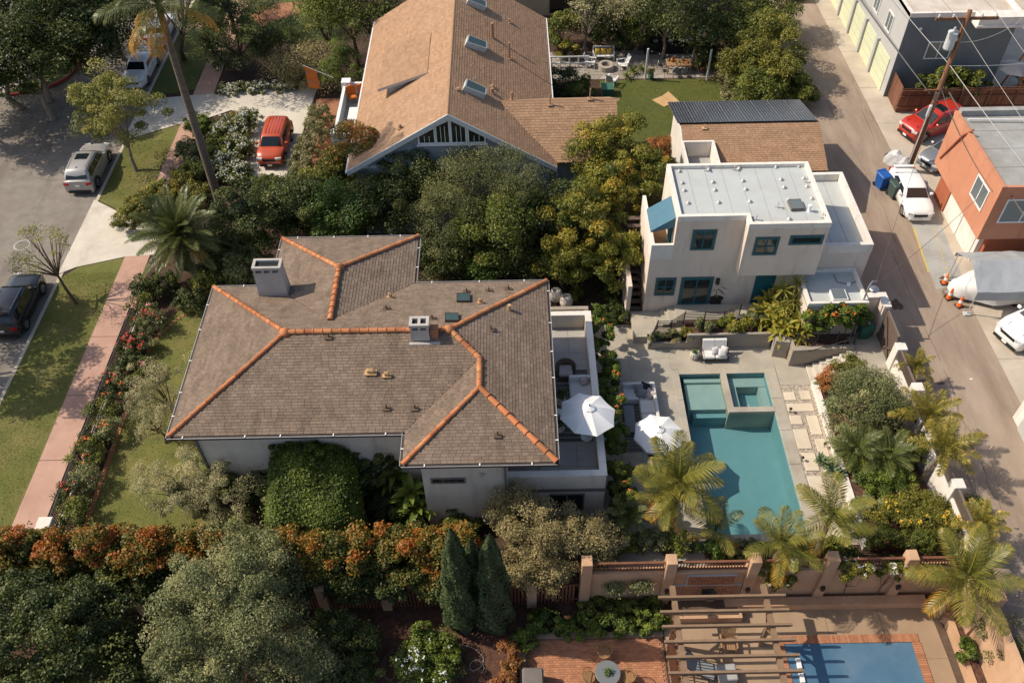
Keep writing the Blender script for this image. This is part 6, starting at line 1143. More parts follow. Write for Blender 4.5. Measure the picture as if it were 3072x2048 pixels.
# ---- palms
def frond_mesh(name, L, n, ll, droop, up, pal, seed, vshape=.5, w=.05, hang=.25, dead=0.0, plume=.1):
    r = np.random.default_rng(seed); V = []; F = []; T = []
    def pt(t): a = up-droop*t*t*1.25; return np.array([0, L*(t*math.cos(a*.8) if True else 0), L*(t*math.sin(up)-droop*.62*t*t)])
    K = 12
    for i in range(K):
        a, b = pt(i/K), pt((i+1)/K); r0, r1 = .035*(1-i/K)+.006, .035*(1-(i+1)/K)+.006; s = len(V)
        V += [a+(-r0,0,0),a+(r0,0,0),a+(0,0,r0),b+(-r1,0,0),b+(r1,0,0),b+(0,0,r1)]; F += [(s,s+2,s+5,s+3),(s+2,s+1,s+4,s+5),(s,s+3,s+4,s+1)]; T += [.62]*3
    for i in range(n):
        t = .1+.9*(i+.5)/n; p = pt(t); q = pt(min(t+.02,1.02))-pt(t-.02); q /= np.linalg.norm(q); ln = ll*(math.sin(math.pi*min(1,(t*.86+.12)))**.7)
        for s in (-1,1):
            x = np.array([s,0,0]); zz = np.cross(np.array([1,0,0]),q); zz = zz*(1 if zz[2] > 0 else -1); fw = .45+.45*t+r.normal(0,.07)
            d = x*1.0+q*fw+zz*(vshape+r.normal(0,plume)); d /= np.linalg.norm(d); m = p+d*ln*.55; e = p+d*ln+np.array([0,0,-hang*ln*(.7+r.random()*.6)]); side = np.cross(d,zz); side /= max(np.linalg.norm(side),1e-6); ww = w*(.8+.4*r.random()); k = len(V)
            V += [p-q*ww*.3,p+q*ww*.3,m+q*ww*.6-np.array([0,0,hang*ln*.15]),m-q*ww*.6-np.array([0,0,hang*ln*.15]),e]; F += [(k,k+1,k+2,k+3),(k+3,k+2,k+4)]; c = .35+.25*r.random()+.12*t+dead; T += [c,min(1,c+.1+.25*dead)]
    me = bpy.data.meshes.new(name); me.from_pydata([tuple(v) for v in V],[],F); me.attributes.new('tint','FLOAT','FACE').data.foreach_set('value',np.clip(T,0,1).astype(np.float32)); me.materials.append(MATS[pal]); return me
def palm(name, label, base, top, nf, fr, seed, tr=(.2,.13), tilt=(-.25,1.1), scale=(.85,1.1), group=None, bark='palm_bark', shaft=True, dead=None):
    rr = random.Random(seed); t = thing(name,label,'palm tree',tuple(base),group=group); base, top = Vector(base), Vector(top); pts = []; rs = []; K = 14
    for i in range(K+1):
        u = i/K; p = base.lerp(top,u); p.x += .03*math.sin(u*5+seed); bend = (top-base); pts.append(p); rs.append(tr[0]*(1.25 if i == 0 else 1)+(tr[1]-tr[0])*u+(.012 if i % 2 else 0))
    MB().tube(pts,rs,10).build('trunk',bark,t,smooth=True)
    if shaft: MB().tube([top-Vector((0,0,.1)),top+Vector((0,0,.35)),top+Vector((0,0,.75))],[tr[1]*1.05,tr[1]*.9,.04],8).build('crown_shaft','gutter' if not shaft else MATS['lf_palm'],t)
    W = wloc(t)
    for i in range(nf):
        az = i*2.39996+rr.uniform(-.25,.25); u = (i+.5)/nf; el = tilt[1]+(tilt[0]-tilt[1])*u+rr.uniform(-.1,.1); me = fr[rr.randrange(len(fr))] if not (dead and i >= nf-dead[1]) else dead[0]
        o = bpy.data.objects.new('frond',me); COL.objects.link(o); o.parent = t; s = rr.uniform(*scale)
        o.matrix_basis = Matrix.Translation(top+Vector((0,0,.28*(1-u)+.1))-W) @ Matrix.Rotation(az,4,'Z') @ Matrix.Rotation(el,4,'X') @ Matrix.Rotation(rr.uniform(-.3,.3),4,'Y') @ Matrix.Scale(s,4)
    return t
QF = [frond_mesh('queen_frond',2.5,46,.7,.62,.35,'lf_palm',i,vshape=.15,w=.04,hang=.45) for i in range(3)]
QD = frond_mesh('queen_frond_gold',2.4,38,.6,.75,.25,'lf_palm',9,vshape=.05,w=.032,hang=.65,dead=.3)
FXF = [frond_mesh('foxtail_frond',1.75,74,.40,.7,.4,'lf_palm',20+i,vshape=.5,w=.028,hang=.25,dead=.12,plume=.7) for i in range(2)]
DF = [frond_mesh('date_frond',3.15,64,.55,.62,.35,'lf_datepalm',30+i,vshape=.35,w=.036,hang=.25) for i in range(3)]; DD = frond_mesh('date_frond_gold',2.6,50,.45,.9,.1,'lf_datepalm',39,vshape=.2,w=.045,hang=.3,dead=.6)
PF = [frond_mesh('pygmy_frond',1.2,44,.30,.75,.4,'lf_datepalm',40+i,vshape=.3,w=.019,hang=.25) for i in range(2)]
TF = [frond_mesh('tall_frond',3.6,54,.8,.75,.3,'lf_datepalm',45+i,vshape=.2,w=.04,hang=.55) for i in range(2)]; TDd = frond_mesh('tall_frond_gold',3.3,54,.75,.8,.1,'lf_palm',48,vshape=.0,w=.045,hang=.8,dead=.35)
palm('tall_palm','tall slender palm with long leaning trunk beside the driveway',(-18.5,44.2,0),(-18.05,43.7,14.1),26,TF,1,(.29,.17),(-.3,1.0),dead=(TDd,4))
palm('date_palm','full dark date palm at the pavement corner of the house',(*D(425,610,0)[:2],0),V3(D(418,555,2.9)),64,DF,2,(.38,.32),(-.55,1.25),shaft=False,dead=(DD,4),scale=(.8,1.05))
for i,(x,y,z,nf,lab,sc) in enumerate(((1556,1116,3.3,16,'large queen palm between umbrella and pool',.92),(1530,1150,2.5,13,'smaller queen palm stem leaning beside the large one',.8),(1905,1195,3.1,11,'queen palm over the lower end of the paver path',.85),(1795,1255,2.4,11,'queen palm behind the pillar right of the fountain',.75),(1640,1225,1.3,8,'short dark queen palm at the near end of the pool',.7),(2212,1335,2.2,17,'golden queen palm in the lower right corner',1.0))):
    p = D(x,y,z); b = (p.x+.1,max(p.y-.1,18.75) if i < 5 else p.y,0 if i < 5 else -1.05); palm('queen_palm',lab,b,V3(p),nf,QF,50+i,(.15,.1),(-.35,1.1),(.85*sc,1.08*sc),'queen palms round the pools',dead=(QD,2 if i < 5 else 4))
for i,(x,y,z,lab,sc) in enumerate(((2125,965,2.7,'foxtail palm leaning over the alley wall',1.05),(2165,1040,2.6,'foxtail palm below the first over the alley wall',1.05),(2100,850,2.0,'small foxtail palm beside the gate pier',.62),(2250,1215,2.2,'lowest foxtail palm at the alley wall end',.8))):
    p = D(x,y,z); palm('foxtail_palm',lab,(min(p.x,19.2),p.y,.3),V3(p),14,FXF,70+i,(.09,.07),(-.25,1.05),(.85*sc,1.05*sc),'foxtail palms along the alley wall')
for i,(x,y,z,lab) in enumerate(((1445,1190,1.5,'pygmy palm in front of the terrace corner'),(1490,60,1.0,'small palm between bench and patio post'),(1440,60,0,''))[:1]):
    p = D(x,y,z); palm('pygmy_palm',lab,(p.x-.1,p.y-.15,0),V3(p),22,PF,80+i,(.1,.08),(-.5,1.1),shaft=False)
for i,(x,y,z,sc,lab) in enumerate(((1960,1040,1.0,1.25,'spreading cycad below the round shrub near the path'),(2035,1060,1.1,1.25,'spreading cycad below the round shrub near the wall'))):
    p = D(x,y,z); palm('cycad',lab,(p.x,p.y,.3),V3(p),20,PF,85+i,(.1,.09),(-.35,1.0),(.9*sc,1.15*sc),'cycads under the round shrub',shaft=False)
# ---- rosettes: agave, dracaena, ginger, bird of paradise
def blade_mesh(name, L, w, pal, curve=.35, seed=0, fold=.25):
    V = []; F = []; T = []; K = 5
    for i in range(K+1):
        t = i/K; ww = w*(math.sin(math.pi*min(.98,t*.82+.18))**.8)*(1 if i < K else .02); y = L*t*math.cos(curve*t); z = -L*curve*t*t*.6; V += [(-ww,y,z+ww*fold),(0,y,z),(ww,y,z+ww*fold)]
    for i in range(K):
        for j in range(2): F.append((i*3+j,i*3+j+1,i*3+j+4,i*3+j+3)); T.append(.3+.5*i/K+.1*j)
    me = bpy.data.meshes.new(name); me.from_pydata(V,[],F); me.attributes.new('tint','FLOAT','FACE').data.foreach_set('value',T); me.materials.append(MATS[pal]); return me
def rosette(name, label, cat, base, h, nl, me, seed, tilt=(.05,1.2), sc=(.8,1.1), stem=.04, group=None, bark='bark', heads=None):
    rr = random.Random(seed); t = thing(name,label,cat,tuple(base),group=group); hd = heads or [(0,0,h)]; mb = MB()
    for hx,hy,hz in hd: mb.tube([(0,0,-.05),(hx*.6,hy*.6,hz*.5),(hx,hy,hz)],[stem*1.2,stem,stem*.7],6)
    mb.build('stem',bark,t,local=True)
    for hx,hy,hz in hd:
        for i in range(nl):
            u = (i+.5)/nl; o = bpy.data.objects.new('leaf',me); COL.objects.link(o); o.parent = t
            o.matrix_basis = Matrix.Translation((hx,hy,hz)) @ Matrix.Rotation(i*2.39996+rr.uniform(-.2,.2),4,'Z') @ Matrix.Rotation(tilt[1]+(tilt[0]-tilt[1])*u+rr.uniform(-.12,.12),4,'X') @ Matrix.Scale(rr.uniform(*sc),4)
    return t
AG = blade_mesh('agave_blade',.48,.075,'lf_agave',.25); DRA = blade_mesh('dracaena_blade',.8,.035,'lf_jaca',.3); CORD = blade_mesh('cordyline_blade',.8,.026,'lf_dark',.2); GIN = blade_mesh('ginger_blade',.85,.105,'lf_ginger',.5); BAN = blade_mesh('banana_blade',1.05,.15,'lf_ivy',.55); CLV = blade_mesh('lily_blade',.55,.03,'lf_mid',.6)
for i,(x,y,z,lab) in enumerate(((1887,880,.6,'blue green agave at the top of the low white wall'),(1905,930,.6,'blue green agave beside the round shrub'),(1885,1062,.45,'blue green agave overhanging the paver path'),(1912,1085,.45,'second blue green agave on the paver path edge'),(1975,1105,.6,'spiky agave in the middle of the bed'),(440,1060,.4,'blue green agave by the house corner'),(470,1085,.4,'blue green agave in front of the house wall'))):
    rosette('agave',lab,'agave',V3(D(x,y,z-.2)),.12,22,AG,500+i,(.0,1.25),(.8,1.15),.06,heads=[(0,0,.1),(.28,-.15,.05)] if i < 4 else None,group='agaves')
for i,(q,lab) in enumerate((([(14.4,33.35,3.1)],'tall dracaena head beside the studio door'),([(14.95,33.1,2.5)],'middle dracaena head beside the studio door'),([(15.2,32.9,2.1)],'lowest dracaena head beside the studio door'),([(15.15,33.55,3.3)],'topmost dracaena head against the studio wall'),([(14.5,32.95,2.2)],'front dracaena head beside the studio door'))):
    x,y,z = q[0]; rosette('dracaena',lab,'plant',(x,y,1.0),z-1,30,DRA,520+i,(-.4,1.3),(.8,1.1),.045,group='dracaenas by the studio door')
x,y,_ = D(1640,690,1.0); pt_ = thing('potted_cordyline','dark spiky cordyline in a black pot by the french doors','potted plant',(x,y,1.04)); MB().bev(-.32,.32,-.32,.32,0,.55,.03).build('pot','black_plastic',pt_,local=True); MB().tube([(0,0,.5),(0,0,1.0)],.04,6).build('stem','bark',pt_,local=True)
for i in range(34):
    o = bpy.data.objects.new('leaf',CORD); COL.objects.link(o); o.parent = pt_; o.matrix_basis = Matrix.Translation((0,0,1.0)) @ Matrix.Rotation(i*2.39996,4,'Z') @ Matrix.Rotation(1.2-1.3*i/34,4,'X')
bush('dark green plants spilling over the black pot',(x,y-.1,1.5),(.35,.3,.25),900,'lf_dark',530,zg=1.3)
bush('dark spiky grass clump beside the studio door',D(1715,668,1.3),(.4,.35,.4),1500,'lf_mid',531,zg=1.0,L=.3,W=.03)
GN = [(1765,690,1.9),(1800,680,2.1),(1785,720,1.8),(1830,700,2.0),(1830,735,1.7),(1800,750,1.5),(1845,755,1.5),(1860,720,1.9),(1755,720,1.6)]
for i,(x,y,z) in enumerate(GN):
    rosette('shell_ginger',['variegated ginger at the far left of the clump','variegated ginger at the back of the clump','variegated ginger in the left middle of the clump','variegated ginger behind the trumpet vine','variegated ginger in the centre of the clump','yellow ginger leaning over the concrete corner','yellow ginger drooping over the dark railing','variegated ginger beside the trumpet vine','variegated ginger above the feathery plant'][i],'plant',(*D(x,y,z)[:2],1.0),z-1.0,20,GIN,540+i,(-.35,1.25),(.85,1.2),.03,group='shell ginger clump by the steps',heads=[(0,0,z-1.0),(.3,.15,z-1.25),(-.2,-.25,z-1.3)])
for i,(x,y,z,lab) in enumerate(((945,1130,1.8,'bird of paradise plant beside the wing wall'),(905,1090,2.0,'shaded banana plant in the house recess'),(860,1060,2.2,'tall shaded banana plant next to the clipped block'),(960,1165,1.2,'low bright leaved plant below the bird of paradise'),(560,1090,1.4,'banana plant left of the clipped block'),(530,1060,1.6,'leafy banana plant by the dark front window'),(500,1080,1.2,'spreading leafy plant at the house corner'))):
    p = D(x,y,z); rosette('bird_of_paradise',lab,'plant',(p.x,p.y,0),z,12,BAN,560+i,(-.1,1.3),(.7,1.1),.05,group='banana leaved plants by the house',heads=[(0,0,z),(.35,.1,z*.7),(-.3,-.15,z*.75)])
for i,(x,y,rx,lab) in enumerate(((880,1150,1.0,'shaded shrub in the house recess'),(840,1100,1.0,'dark shrub beside the clipped block'),(1050,1160,.9,'dark strappy shrub below the wing wall'),(595,1130,.8,'dark shrub left of the clipped block'),(470,1130,.7,'low mixed shrub at the front corner'))): bush(lab,D(x,y,.7),(rx,.7,.8),4500,'lf_dark',570+i,L=.2,W=.06)
for i,(x,y,lab) in enumerate(((1455,170,'strappy lily clump at the foot of the left patio post'),(1475,165,'second lily clump beside the left patio post'),(1440,180,'lily clump at the lawn edge'))): rosette('lily_clump',lab,'plant',V3(D(x,y,.05)),.15,30,CLV,580+i,(.1,1.3),(.8,1.4),.03,group='lily clumps by the lawn')
for i,(x,y,lab) in enumerate(((145,1150,'spiky aloe poking through the railing onto the pavement'),(160,1060,'spiky plant beside the middle of the railing'))): rosette('aloe',lab,'plant',V3(D(x,y,.2)),.15,22,CLV,590+i,(.1,1.2),(.7,1.0),.03)
# ============================================================ VEHICLES
def car(label, loc, rz, paint, L, W, H, hood, belt, deck, cab, style='sedan', extras=(), group=None, name='car', cat='car', clear=.18):
    """local +Y is forward. cab = (rear glass base, rear roof, front roof, windscreen base) along Y; hood/belt/deck heights"""
    c = thing(name,label,cat,tuple(loc),rz,group=group); h = L/2; w = W/2; r0, r1, f1, f0 = cab
    St = [(-h,.78,clear+.16,deck*.80),(-h+.07,.9,clear+.06,deck*.95),(-h+.22,.96,clear,deck),((-h+r0)/2-.05,.99,clear,deck+.01),(r0,1,clear,belt),((r0+f0)/2,1,clear,belt),(f0,1,clear,belt-.01),((f0+h)/2,.98,clear,hood+.02),(h-.35,.94,clear,hood-.05),(h-.12,.88,clear+.05,hood-.14),(h,.74,clear+.16,hood-.28)]
    St.sort(); P = []; F = []
    for y,wf,zb,zt in St:
        a = w*wf; m = zb+(zt-zb)*.55; half = [(a*.86,zb),(a*.98,zb+.1),(a,m),(a*.985,zt-.07),(a*.9,zt-.005),(a*.45,zt+.025)]
        sec = [(-x,z) for x,z in half]+[(0,zt+.03)]+[(x,z) for x,z in half[::-1]]; P += [(x,y,z) for x,z in sec]
    k = 13
    for i in range(len(St)-1):
        for j in range(k-1): F.append((i*k+j,i*k+j+1,(i+1)*k+j+1,(i+1)*k+j))
        F.append((i*k+k-1,i*k,(i+1)*k,(i+1)*k+k-1))
    F.append(tuple(range(k-1,-1,-1))); F.append(tuple((len(St)-1)*k+j for j in range(k)))
    b = MB().add(P,F).build('body',paint,c,local=True,smooth=True); m_ = b.modifiers.new('edge','EDGE_SPLIT'); m_.split_angle = .75
    wb, wr = w*.93, w*.74; zr = H
    S5 = [(r0,wb,belt-.02,wb*.96,belt),(r1-.12,wb*.985,belt-.02,wr*1.02,zr-.07),(r1+.1,wb,belt-.02,wr*1.03,zr-.015),((r1+f1)/2,wb,belt-.02,wr*1.05,zr+.01),(f1-.12,wb,belt-.02,wr*1.03,zr-.02),(f1+.12,wb*.985,belt-.02,wr*1.0,zr-.09),(f0,wb*.95,belt-.02,wb*.92,belt)]
    P = []; F = []; k = 9
    for y,a,z0,t,z1_ in S5:
        sec = [(-a,z0),(-(a*.5+t*.5)*1.015,(z0+z1_)/2),(-t,z1_-.03*(z1_>belt+.1)),(-t*.8,z1_+.012),(0,z1_+.03)]; sec += [(-x,z) for x,z in sec[:4][::-1]]; P += [(x,y,z) for x,z in sec]
    for i in range(6):
        for j in range(k-1): F.append((i*k+j,i*k+j+1,(i+1)*k+j+1,(i+1)*k+j))
    F.append(tuple(range(k-1,-1,-1))); F.append(tuple(6*k+j for j in range(k))); MB().add(P,F).build('cabin',paint,c,local=True,smooth=True)
    def gl(name, a,b,c_,d,up=.018):
        a,b,c_,d = map(Vector,(a,b,c_,d)); n_ = (b-a).cross(d-a).normalized(); MB().add([a+n_*up,b+n_*up,c_+n_*up,d+n_*up,a-n_*.03,b-n_*.03,c_-n_*.03,d-n_*.03],[(0,1,2,3),(0,4,5,1),(1,5,6,2),(2,6,7,3),(3,7,4,0)]).build(name,'glass_dark',c,local=True)
    gl('windscreen',(wb*.84,f0-.02,belt+.03),(-wb*.84,f0-.02,belt+.03),(-wr*.86,f1+.1,zr-.05),(wr*.86,f1+.1,zr-.05))
    if style != 'pickup': gl('rear_window',(-wb*.82,r0+.03,belt+.08),(wb*.82,r0+.03,belt+.08),(wr*.86,r1-.06,zr-.05),(-wr*.86,r1-.06,zr-.05))
    n = 3 if style == 'suv' else 2; ya, yb = r0+.28, f0-.3; ta, tb = r1+.02, f1-.02
    for s in (-1,1):
        for i in range(n):
            u0, u1 = (i+.06)/n, (i+.94)/n; y0,y1,t0,t1 = ya+(yb-ya)*u0, ya+(yb-ya)*u1, ta+(tb-ta)*u0, ta+(tb-ta)*u1
            xa, xb = s*(wb*1.002), s*(wr*1.05+.01); zt = zr-.14; q = [(xa,y0,belt+.04),(xa,y1,belt+.04),(xb+s*.03,t1,zt),(xb+s*.03,t0,zt)]; gl('side_window',*(q if s > 0 else q[::-1]),up=.02)
    wr_ = .34 if style != 'suv' else .37
    for s in (-1,1):
        for y in (-h*.61,h*.62):
            p = Vector((s*(w-.11),y,wr_)); ax = Vector((s*.115,0,0)); wh = MB().tube([p-ax,p+ax],[wr_,wr_],20).build('wheel','tyre',c,local=True); MB().tube([p+ax,p+ax*1.06],[wr_*.66,wr_*.6],12).build('rim','rim',wh,local=True)
            A = MB(); pts = [Vector((s*(w+.004),y+(wr_+.07)*math.cos(a),wr_+(wr_+.07)*math.sin(a))) for a in [math.pi*k/10 for k in range(11)]]; A.tube(pts,.035,5); A.build('wheel_arch','black_plastic' if style == 'suv' else paint,c,local=True)
        MB().cbox((s*(w*.68),h-.1,hood-.24),(w*.42,.2,.13),rz=-s*.35).build('headlight','lamp_clear',c,local=True); MB().cbox((s*(w*.78),-h+.06,deck*.86),(w*.34,.14,.15),rz=s*.3).build('taillight','lamp_red',c,local=True)
        MB().bev(s*(w+.1)-.1,s*(w+.1)+.1,f0-.42,f0-.27,belt+.02,belt+.16,.03).build('mirror',paint,c,local=True)
    MB().cbox((0,h-.03,hood-.34),(w*.95,.1,.17)).build('grille','black_plastic',c,local=True); MB().cbox((0,h-.02,clear+.16),(w*1.5,.14,.16)).build('bumper','black_plastic' if style == 'suv' else paint,c,local=True); MB().cbox((0,-h+.02,clear+.16),(w*1.55,.14,.18)).build('bumper','black_plastic' if style == 'suv' else paint,c,local=True)
    MB().cbox((0,h+.05,clear+.2),(.3,.02,.13)).build('number_plate','paper',c,local=True); MB().cbox((0,-h-.02,deck*.72),(.3,.02,.13)).build('number_plate','paper',c,local=True)
    for y in ((r0+f0)/2-.05,): 
        for s in (-1,1): bx_ = MB().box(min(s*w*.998,s*w*1.004),max(s*w*.998,s*w*1.004),y,y+.012,clear+.2,belt-.05).build('door_seam','black_plastic',c,local=True)
    for e in extras:
        if e == 'rails':
            for s in (-1,1): MB().tube([(s*wr*.9,r1+.1,zr+.07),(s*wr*.95,(r1+f1)/2,zr+.09),(s*wr*.9,f1-.1,zr+.05)],.022,6).build('roof_rail','steel',c,local=True)
        if e == 'sunroof': MB().bev(-wr*.6,wr*.6,f1-.95,f1-.3,zr+.02,zr+.05,.02).build('sunroof','glass_dark',c,local=True)
        if e == 'spoiler': MB().bev(-w*.75,w*.75,-h+.06,-h+.26,deck+.14,deck+.18,.02).build('spoiler',paint,c,local=True); MB().box(-w*.6,-w*.55,-h+.1,-h+.2,deck,deck+.14).box(w*.55,w*.6,-h+.1,-h+.2,deck,deck+.14).build('spoiler_post',paint,c,local=True)
        if e == 'antenna': MB().add([(-.03,r1+.15,zr+.02),(.03,r1+.15,zr+.02),(0,r1+.3,zr+.02),(0,r1+.12,zr+.1)],[(0,1,3),(1,2,3),(2,0,3)]).build('antenna','black_plastic',c,local=True)
        if e == 'ribs':
            for k in range(-2,3): MB().box(k*wr*.32-.02,k*wr*.32+.02,r1+.1,f1-.2,zr+.02,zr+.045).build('roof_rib',paint,c,local=True)
        if e == 'hood_line':
            for s in (-1,1): MB().cbox((s*w*.5,(f0+h)/2,hood+.035),(.03,h-f0-.5,.02)).build('bonnet_crease',paint,c,local=True)
    return c
SUV = dict(L=4.65,W=1.86,H=1.66,hood=1.06,belt=1.08,deck=1.06,cab=(-2.12,-1.7,.3,1.05),style='suv')
SED = dict(L=4.4,W=1.7,H=1.38,hood=.92,belt=.95,deck=.98,cab=(-1.55,-.95,.35,.98),style='sedan')
car('silver hatchback SUV parked at the kerb under the pale street tree',(-28.42,49.0,-.13),.02,'paint_silver',extras=('rails','sunroof','antenna'),group='cars parked along the street',**SUV)
car('white coupe with rear spoiler parked on the shaded street',(*D(322,152,.6)[:2],-.13),math.pi,'paint_white',extras=('spoiler',),group='cars parked along the street',**{**SED,'W':1.78,'L':4.5})
car('white car at the top of the shaded street',(*D(368,62,.6)[:2],-.13),.03,'paint_white',group='cars parked along the street',**SED)
car('black SUV cut off at the left edge of the street',(-28.5,36.0,-.13),.02,'paint_black',extras=('rails',),group='cars parked along the street',**SUV)
car('orange red boxy car parked on the grey driveway',(-16.15,51.0,.05),math.pi-.02,'paint_orange',L=4.2,W=1.8,H=1.62,hood=1.08,belt=1.06,deck=1.08,cab=(-2.02,-1.8,.45,1.0),style='suv',extras=('ribs','antenna'))
car('white older sedan parked in front of the orange building',(24.78,43.15,ZA),math.pi-.03,'paint_white',extras=('spoiler',),group='cars by the alley',**SED)
car('red boxy jeep in front of the brown plank fence',(28.6,50.6,ZA),math.pi/2+.42,'paint_red',extras=('sunroof','rails','hood_line'),group='cars by the alley',**{**SUV,'L':4.5,'W':1.8,'hood':1.1,'belt':1.12})
car('grey car half hidden behind the orange building',(28.6,47.3,ZA),math.pi/2+.55,'paint_grey',group='cars by the alley',**SED)
car('white jeep with black grille at the right edge',(28.1,31.9,ZA),math.pi/2+.42,'paint_white',extras=('hood_line','rails'),group='cars by the alley',**{**SUV,'L':4.8,'W':1.92,'H':1.74,'hood':1.14,'belt':1.16})
car('dark pickup truck at the top of the alley',(23.9,71.2,ZA),math.pi,'paint_dark',group='cars by the alley',**SUV)

# ============================================================ POLE AND WIRES
pb = S(2723,512,ZA); pole = thing('utility_pole','brown timber utility pole with transformer beside the white sedan','utility pole',(pb.x,pb.y,ZA)); PT_ = 11.9
MB().tube([(pb.x,pb.y,ZA-.1),(pb.x,pb.y,6),(pb.x,pb.y,PT_)],[.19,.165,.13],12).build('pole','pole_wood',pole,smooth=True)
bx('crossarm','pole_wood',pole,pb.x-1.75,pb.x+1.75,pb.y-.06,pb.y+.06,11.35,11.5)
for dx in (-1.6,-.8,.8,1.6): MB().lathe((pb.x+dx,pb.y,11.5),[(.04,0),(.07,.05),(.05,.1),(.07,.14),(.03,.2)],8).build('insulator','transformer',pole)
MB().lathe((pb.x-.45,pb.y,9.6),[(.26,0),(.28,.05),(.28,.95),(.3,.97),(.3,1.03),(.12,1.1),(.08,1.1),(.06,1.3),(.0,1.32)],16).build('transformer','transformer',pole,smooth=False)
MB().box(pb.x-.2,pb.x-.1,pb.y-.1,pb.y+.1,10.1,10.3).build('bracket','steel',pole)
for z in (3.3,4.1,4.9,7.6,8.2): MB().tube([(pb.x-.35,pb.y-.05,z),(pb.x+.1,pb.y-.05,z)],.015,5).build('step_bolt','steel',pole)
MB().tube([(pb.x-.18,pb.y-.12,ZA+.2),(pb.x-.16,pb.y-.12,5.6)],.04,6).build('conduit','transformer',pole); MB().lathe((pb.x-.22,pb.y-.2,5.2),[(.1,0),(.11,.05),(.11,.75),(.06,.8)],8).build('splice_case','transformer',pole)
bx('telecom_arm','pole_wood',pole,pb.x-.9,pb.x+.9,pb.y-.16,pb.y-.07,6.9,7.0); bx('junction_box','steel',pole,pb.x-.28,pb.x-.05,pb.y-.3,pb.y-.17,6.4,6.85)
def wire(label, a, b, sag=.4, r=.016, m='wire_pale', grp='overhead wires'):
    a, b = Vector(a), Vector(b); pts = []
    for k in range(21): t = k/20; p = a.lerp(b,t); p.z -= sag*4*t*(1-t); pts.append(p)
    o = MB().tube(pts,r,5).build('overhead_wire',m); tag(o,label,'wire',grp)
for i,(dx,lab) in enumerate(((-.8,'left power line'),(1.6,'right power line'))):
    wire(lab+' running up the alley from the crossarm',(pb.x+dx,pb.y,11.7),(pb.x+dx-1.0,95,11.5),.6,.009,'wire'); wire(lab+' running down the alley from the crossarm',(pb.x+dx,pb.y,11.7),(pb.x+dx+1.2,2,11.3),.8,.010)
wire('thick pale cable crossing the pole towards the gray building',(pb.x,pb.y-.1,8.6),(24.3,80,8.2),.5,.018); wire('thick pale cable crossing the orange building roof',(pb.x,pb.y-.1,8.6),(28.2,14,8.6),.4,.02)
wire('upper dark telephone cable up the alley',(pb.x-.8,pb.y-.1,7.0),(23.4,85,7.0),.4,.022,'wire'); wire('lower dark telephone cable up the alley',(pb.x-.5,pb.y-.1,6.7),(23.9,85,6.4),.5,.03,'wire'); wire('dark telephone bundle over the orange wall',(pb.x+.5,pb.y-.1,6.9),(27.6,12,6.2),.5,.04,'wire'); wire('thin dark drop wire to the orange building window',(pb.x,pb.y-.1,7.1),(25.85,37.4,6.2),.35,.02,'wire')
wire('wire crossing to the right above the plank fence',(pb.x,pb.y,8.5),(40,50,7.6),.5,.02); wire('service wire from pole to the studio meter mast',(pb.x,pb.y-.1,7.2),(18.6,32.3,4.6),.5,.012,'wire'); wire('second service wire across the alley to the gate',(26.0,38.0,6.0),(18.8,32.4,4.4),.3,.012,'wire'); wire('wire from the transformer to the gray building canopy',(pb.x,pb.y,10.0),(34,54.2,7.1),.5,.016)
# ============================================================ PLANK FENCE AND ALLEY THINGS
pf = thing('plank_fence','brown plank fence with open gate leaf beside the red jeep','fence',(30,52,ZA)); a, b = S(2687,342,ZA), S(3040,326,ZA); b.y = a.y = (a.y+b.y)/2; n = int((b.x-a.x+3)/.16)
for k in range(n): x = a.x+k*.16; bx('plank','fence_wood',pf,x,x+.15,a.y-.02+rnd.uniform(-.006,.006),a.y+.01,ZA+.05,ZA+1.85+rnd.uniform(-.03,.03))
for z in (.35,1.2,1.65): bx('rail','fence_wood',pf,a.x,a.x+n*.16,a.y-.1,a.y-.03,ZA+z,ZA+z+.09)
for k in range(4): x = a.x+2.2+k*1.9; bx('post','fence_wood',pf,x,x+.1,a.y-.14,a.y-.11,ZA,ZA+1.95)
c_ = S(2661,288,ZA); L = math.hypot(c_.x-a.x,c_.y-a.y); ang = math.atan2(c_.y-a.y,c_.x-a.x)
for k in range(int(L/.16)):
    t = (k+.5)*.16/L; MB().cbox((a.x+(c_.x-a.x)*t,a.y+(c_.y-a.y)*t,ZA+1.0),(.15,.03,1.9+rnd.uniform(-.03,.03)),ang).build('plank','fence_wood',pf)
om = thing('steel_tower','orange steel tower frame at the right edge by the fence','tower',(33.4,52.5,ZA)); b0_ = S(3030,310,ZA); t0 = Vector((b0_.x+1.4,b0_.y+1.2,5.2))
for dx,dy in ((0,0),(1.6,0),(0,2.0),(1.6,2.0)): MB().tube([(b0_.x+dx,b0_.y+dy,ZA),(b0_.x+.6+dx*.4,b0_.y+.7+dy*.3,5.2)],.07,6).build('leg','orange_metal',om)
for z,s in ((2.2,1.25),(3.6,.85)): MB().tube([(b0_.x+.2,b0_.y+.3,z),(b0_.x+.3+s,b0_.y+.3,z)],.06,6).build('cross_bar','orange_metal',om); MB().tube([(b0_.x+.1,b0_.y,z-.8),(b0_.x+.4+s,b0_.y+.3,z+.3)],.05,6).build('brace','orange_metal',om)
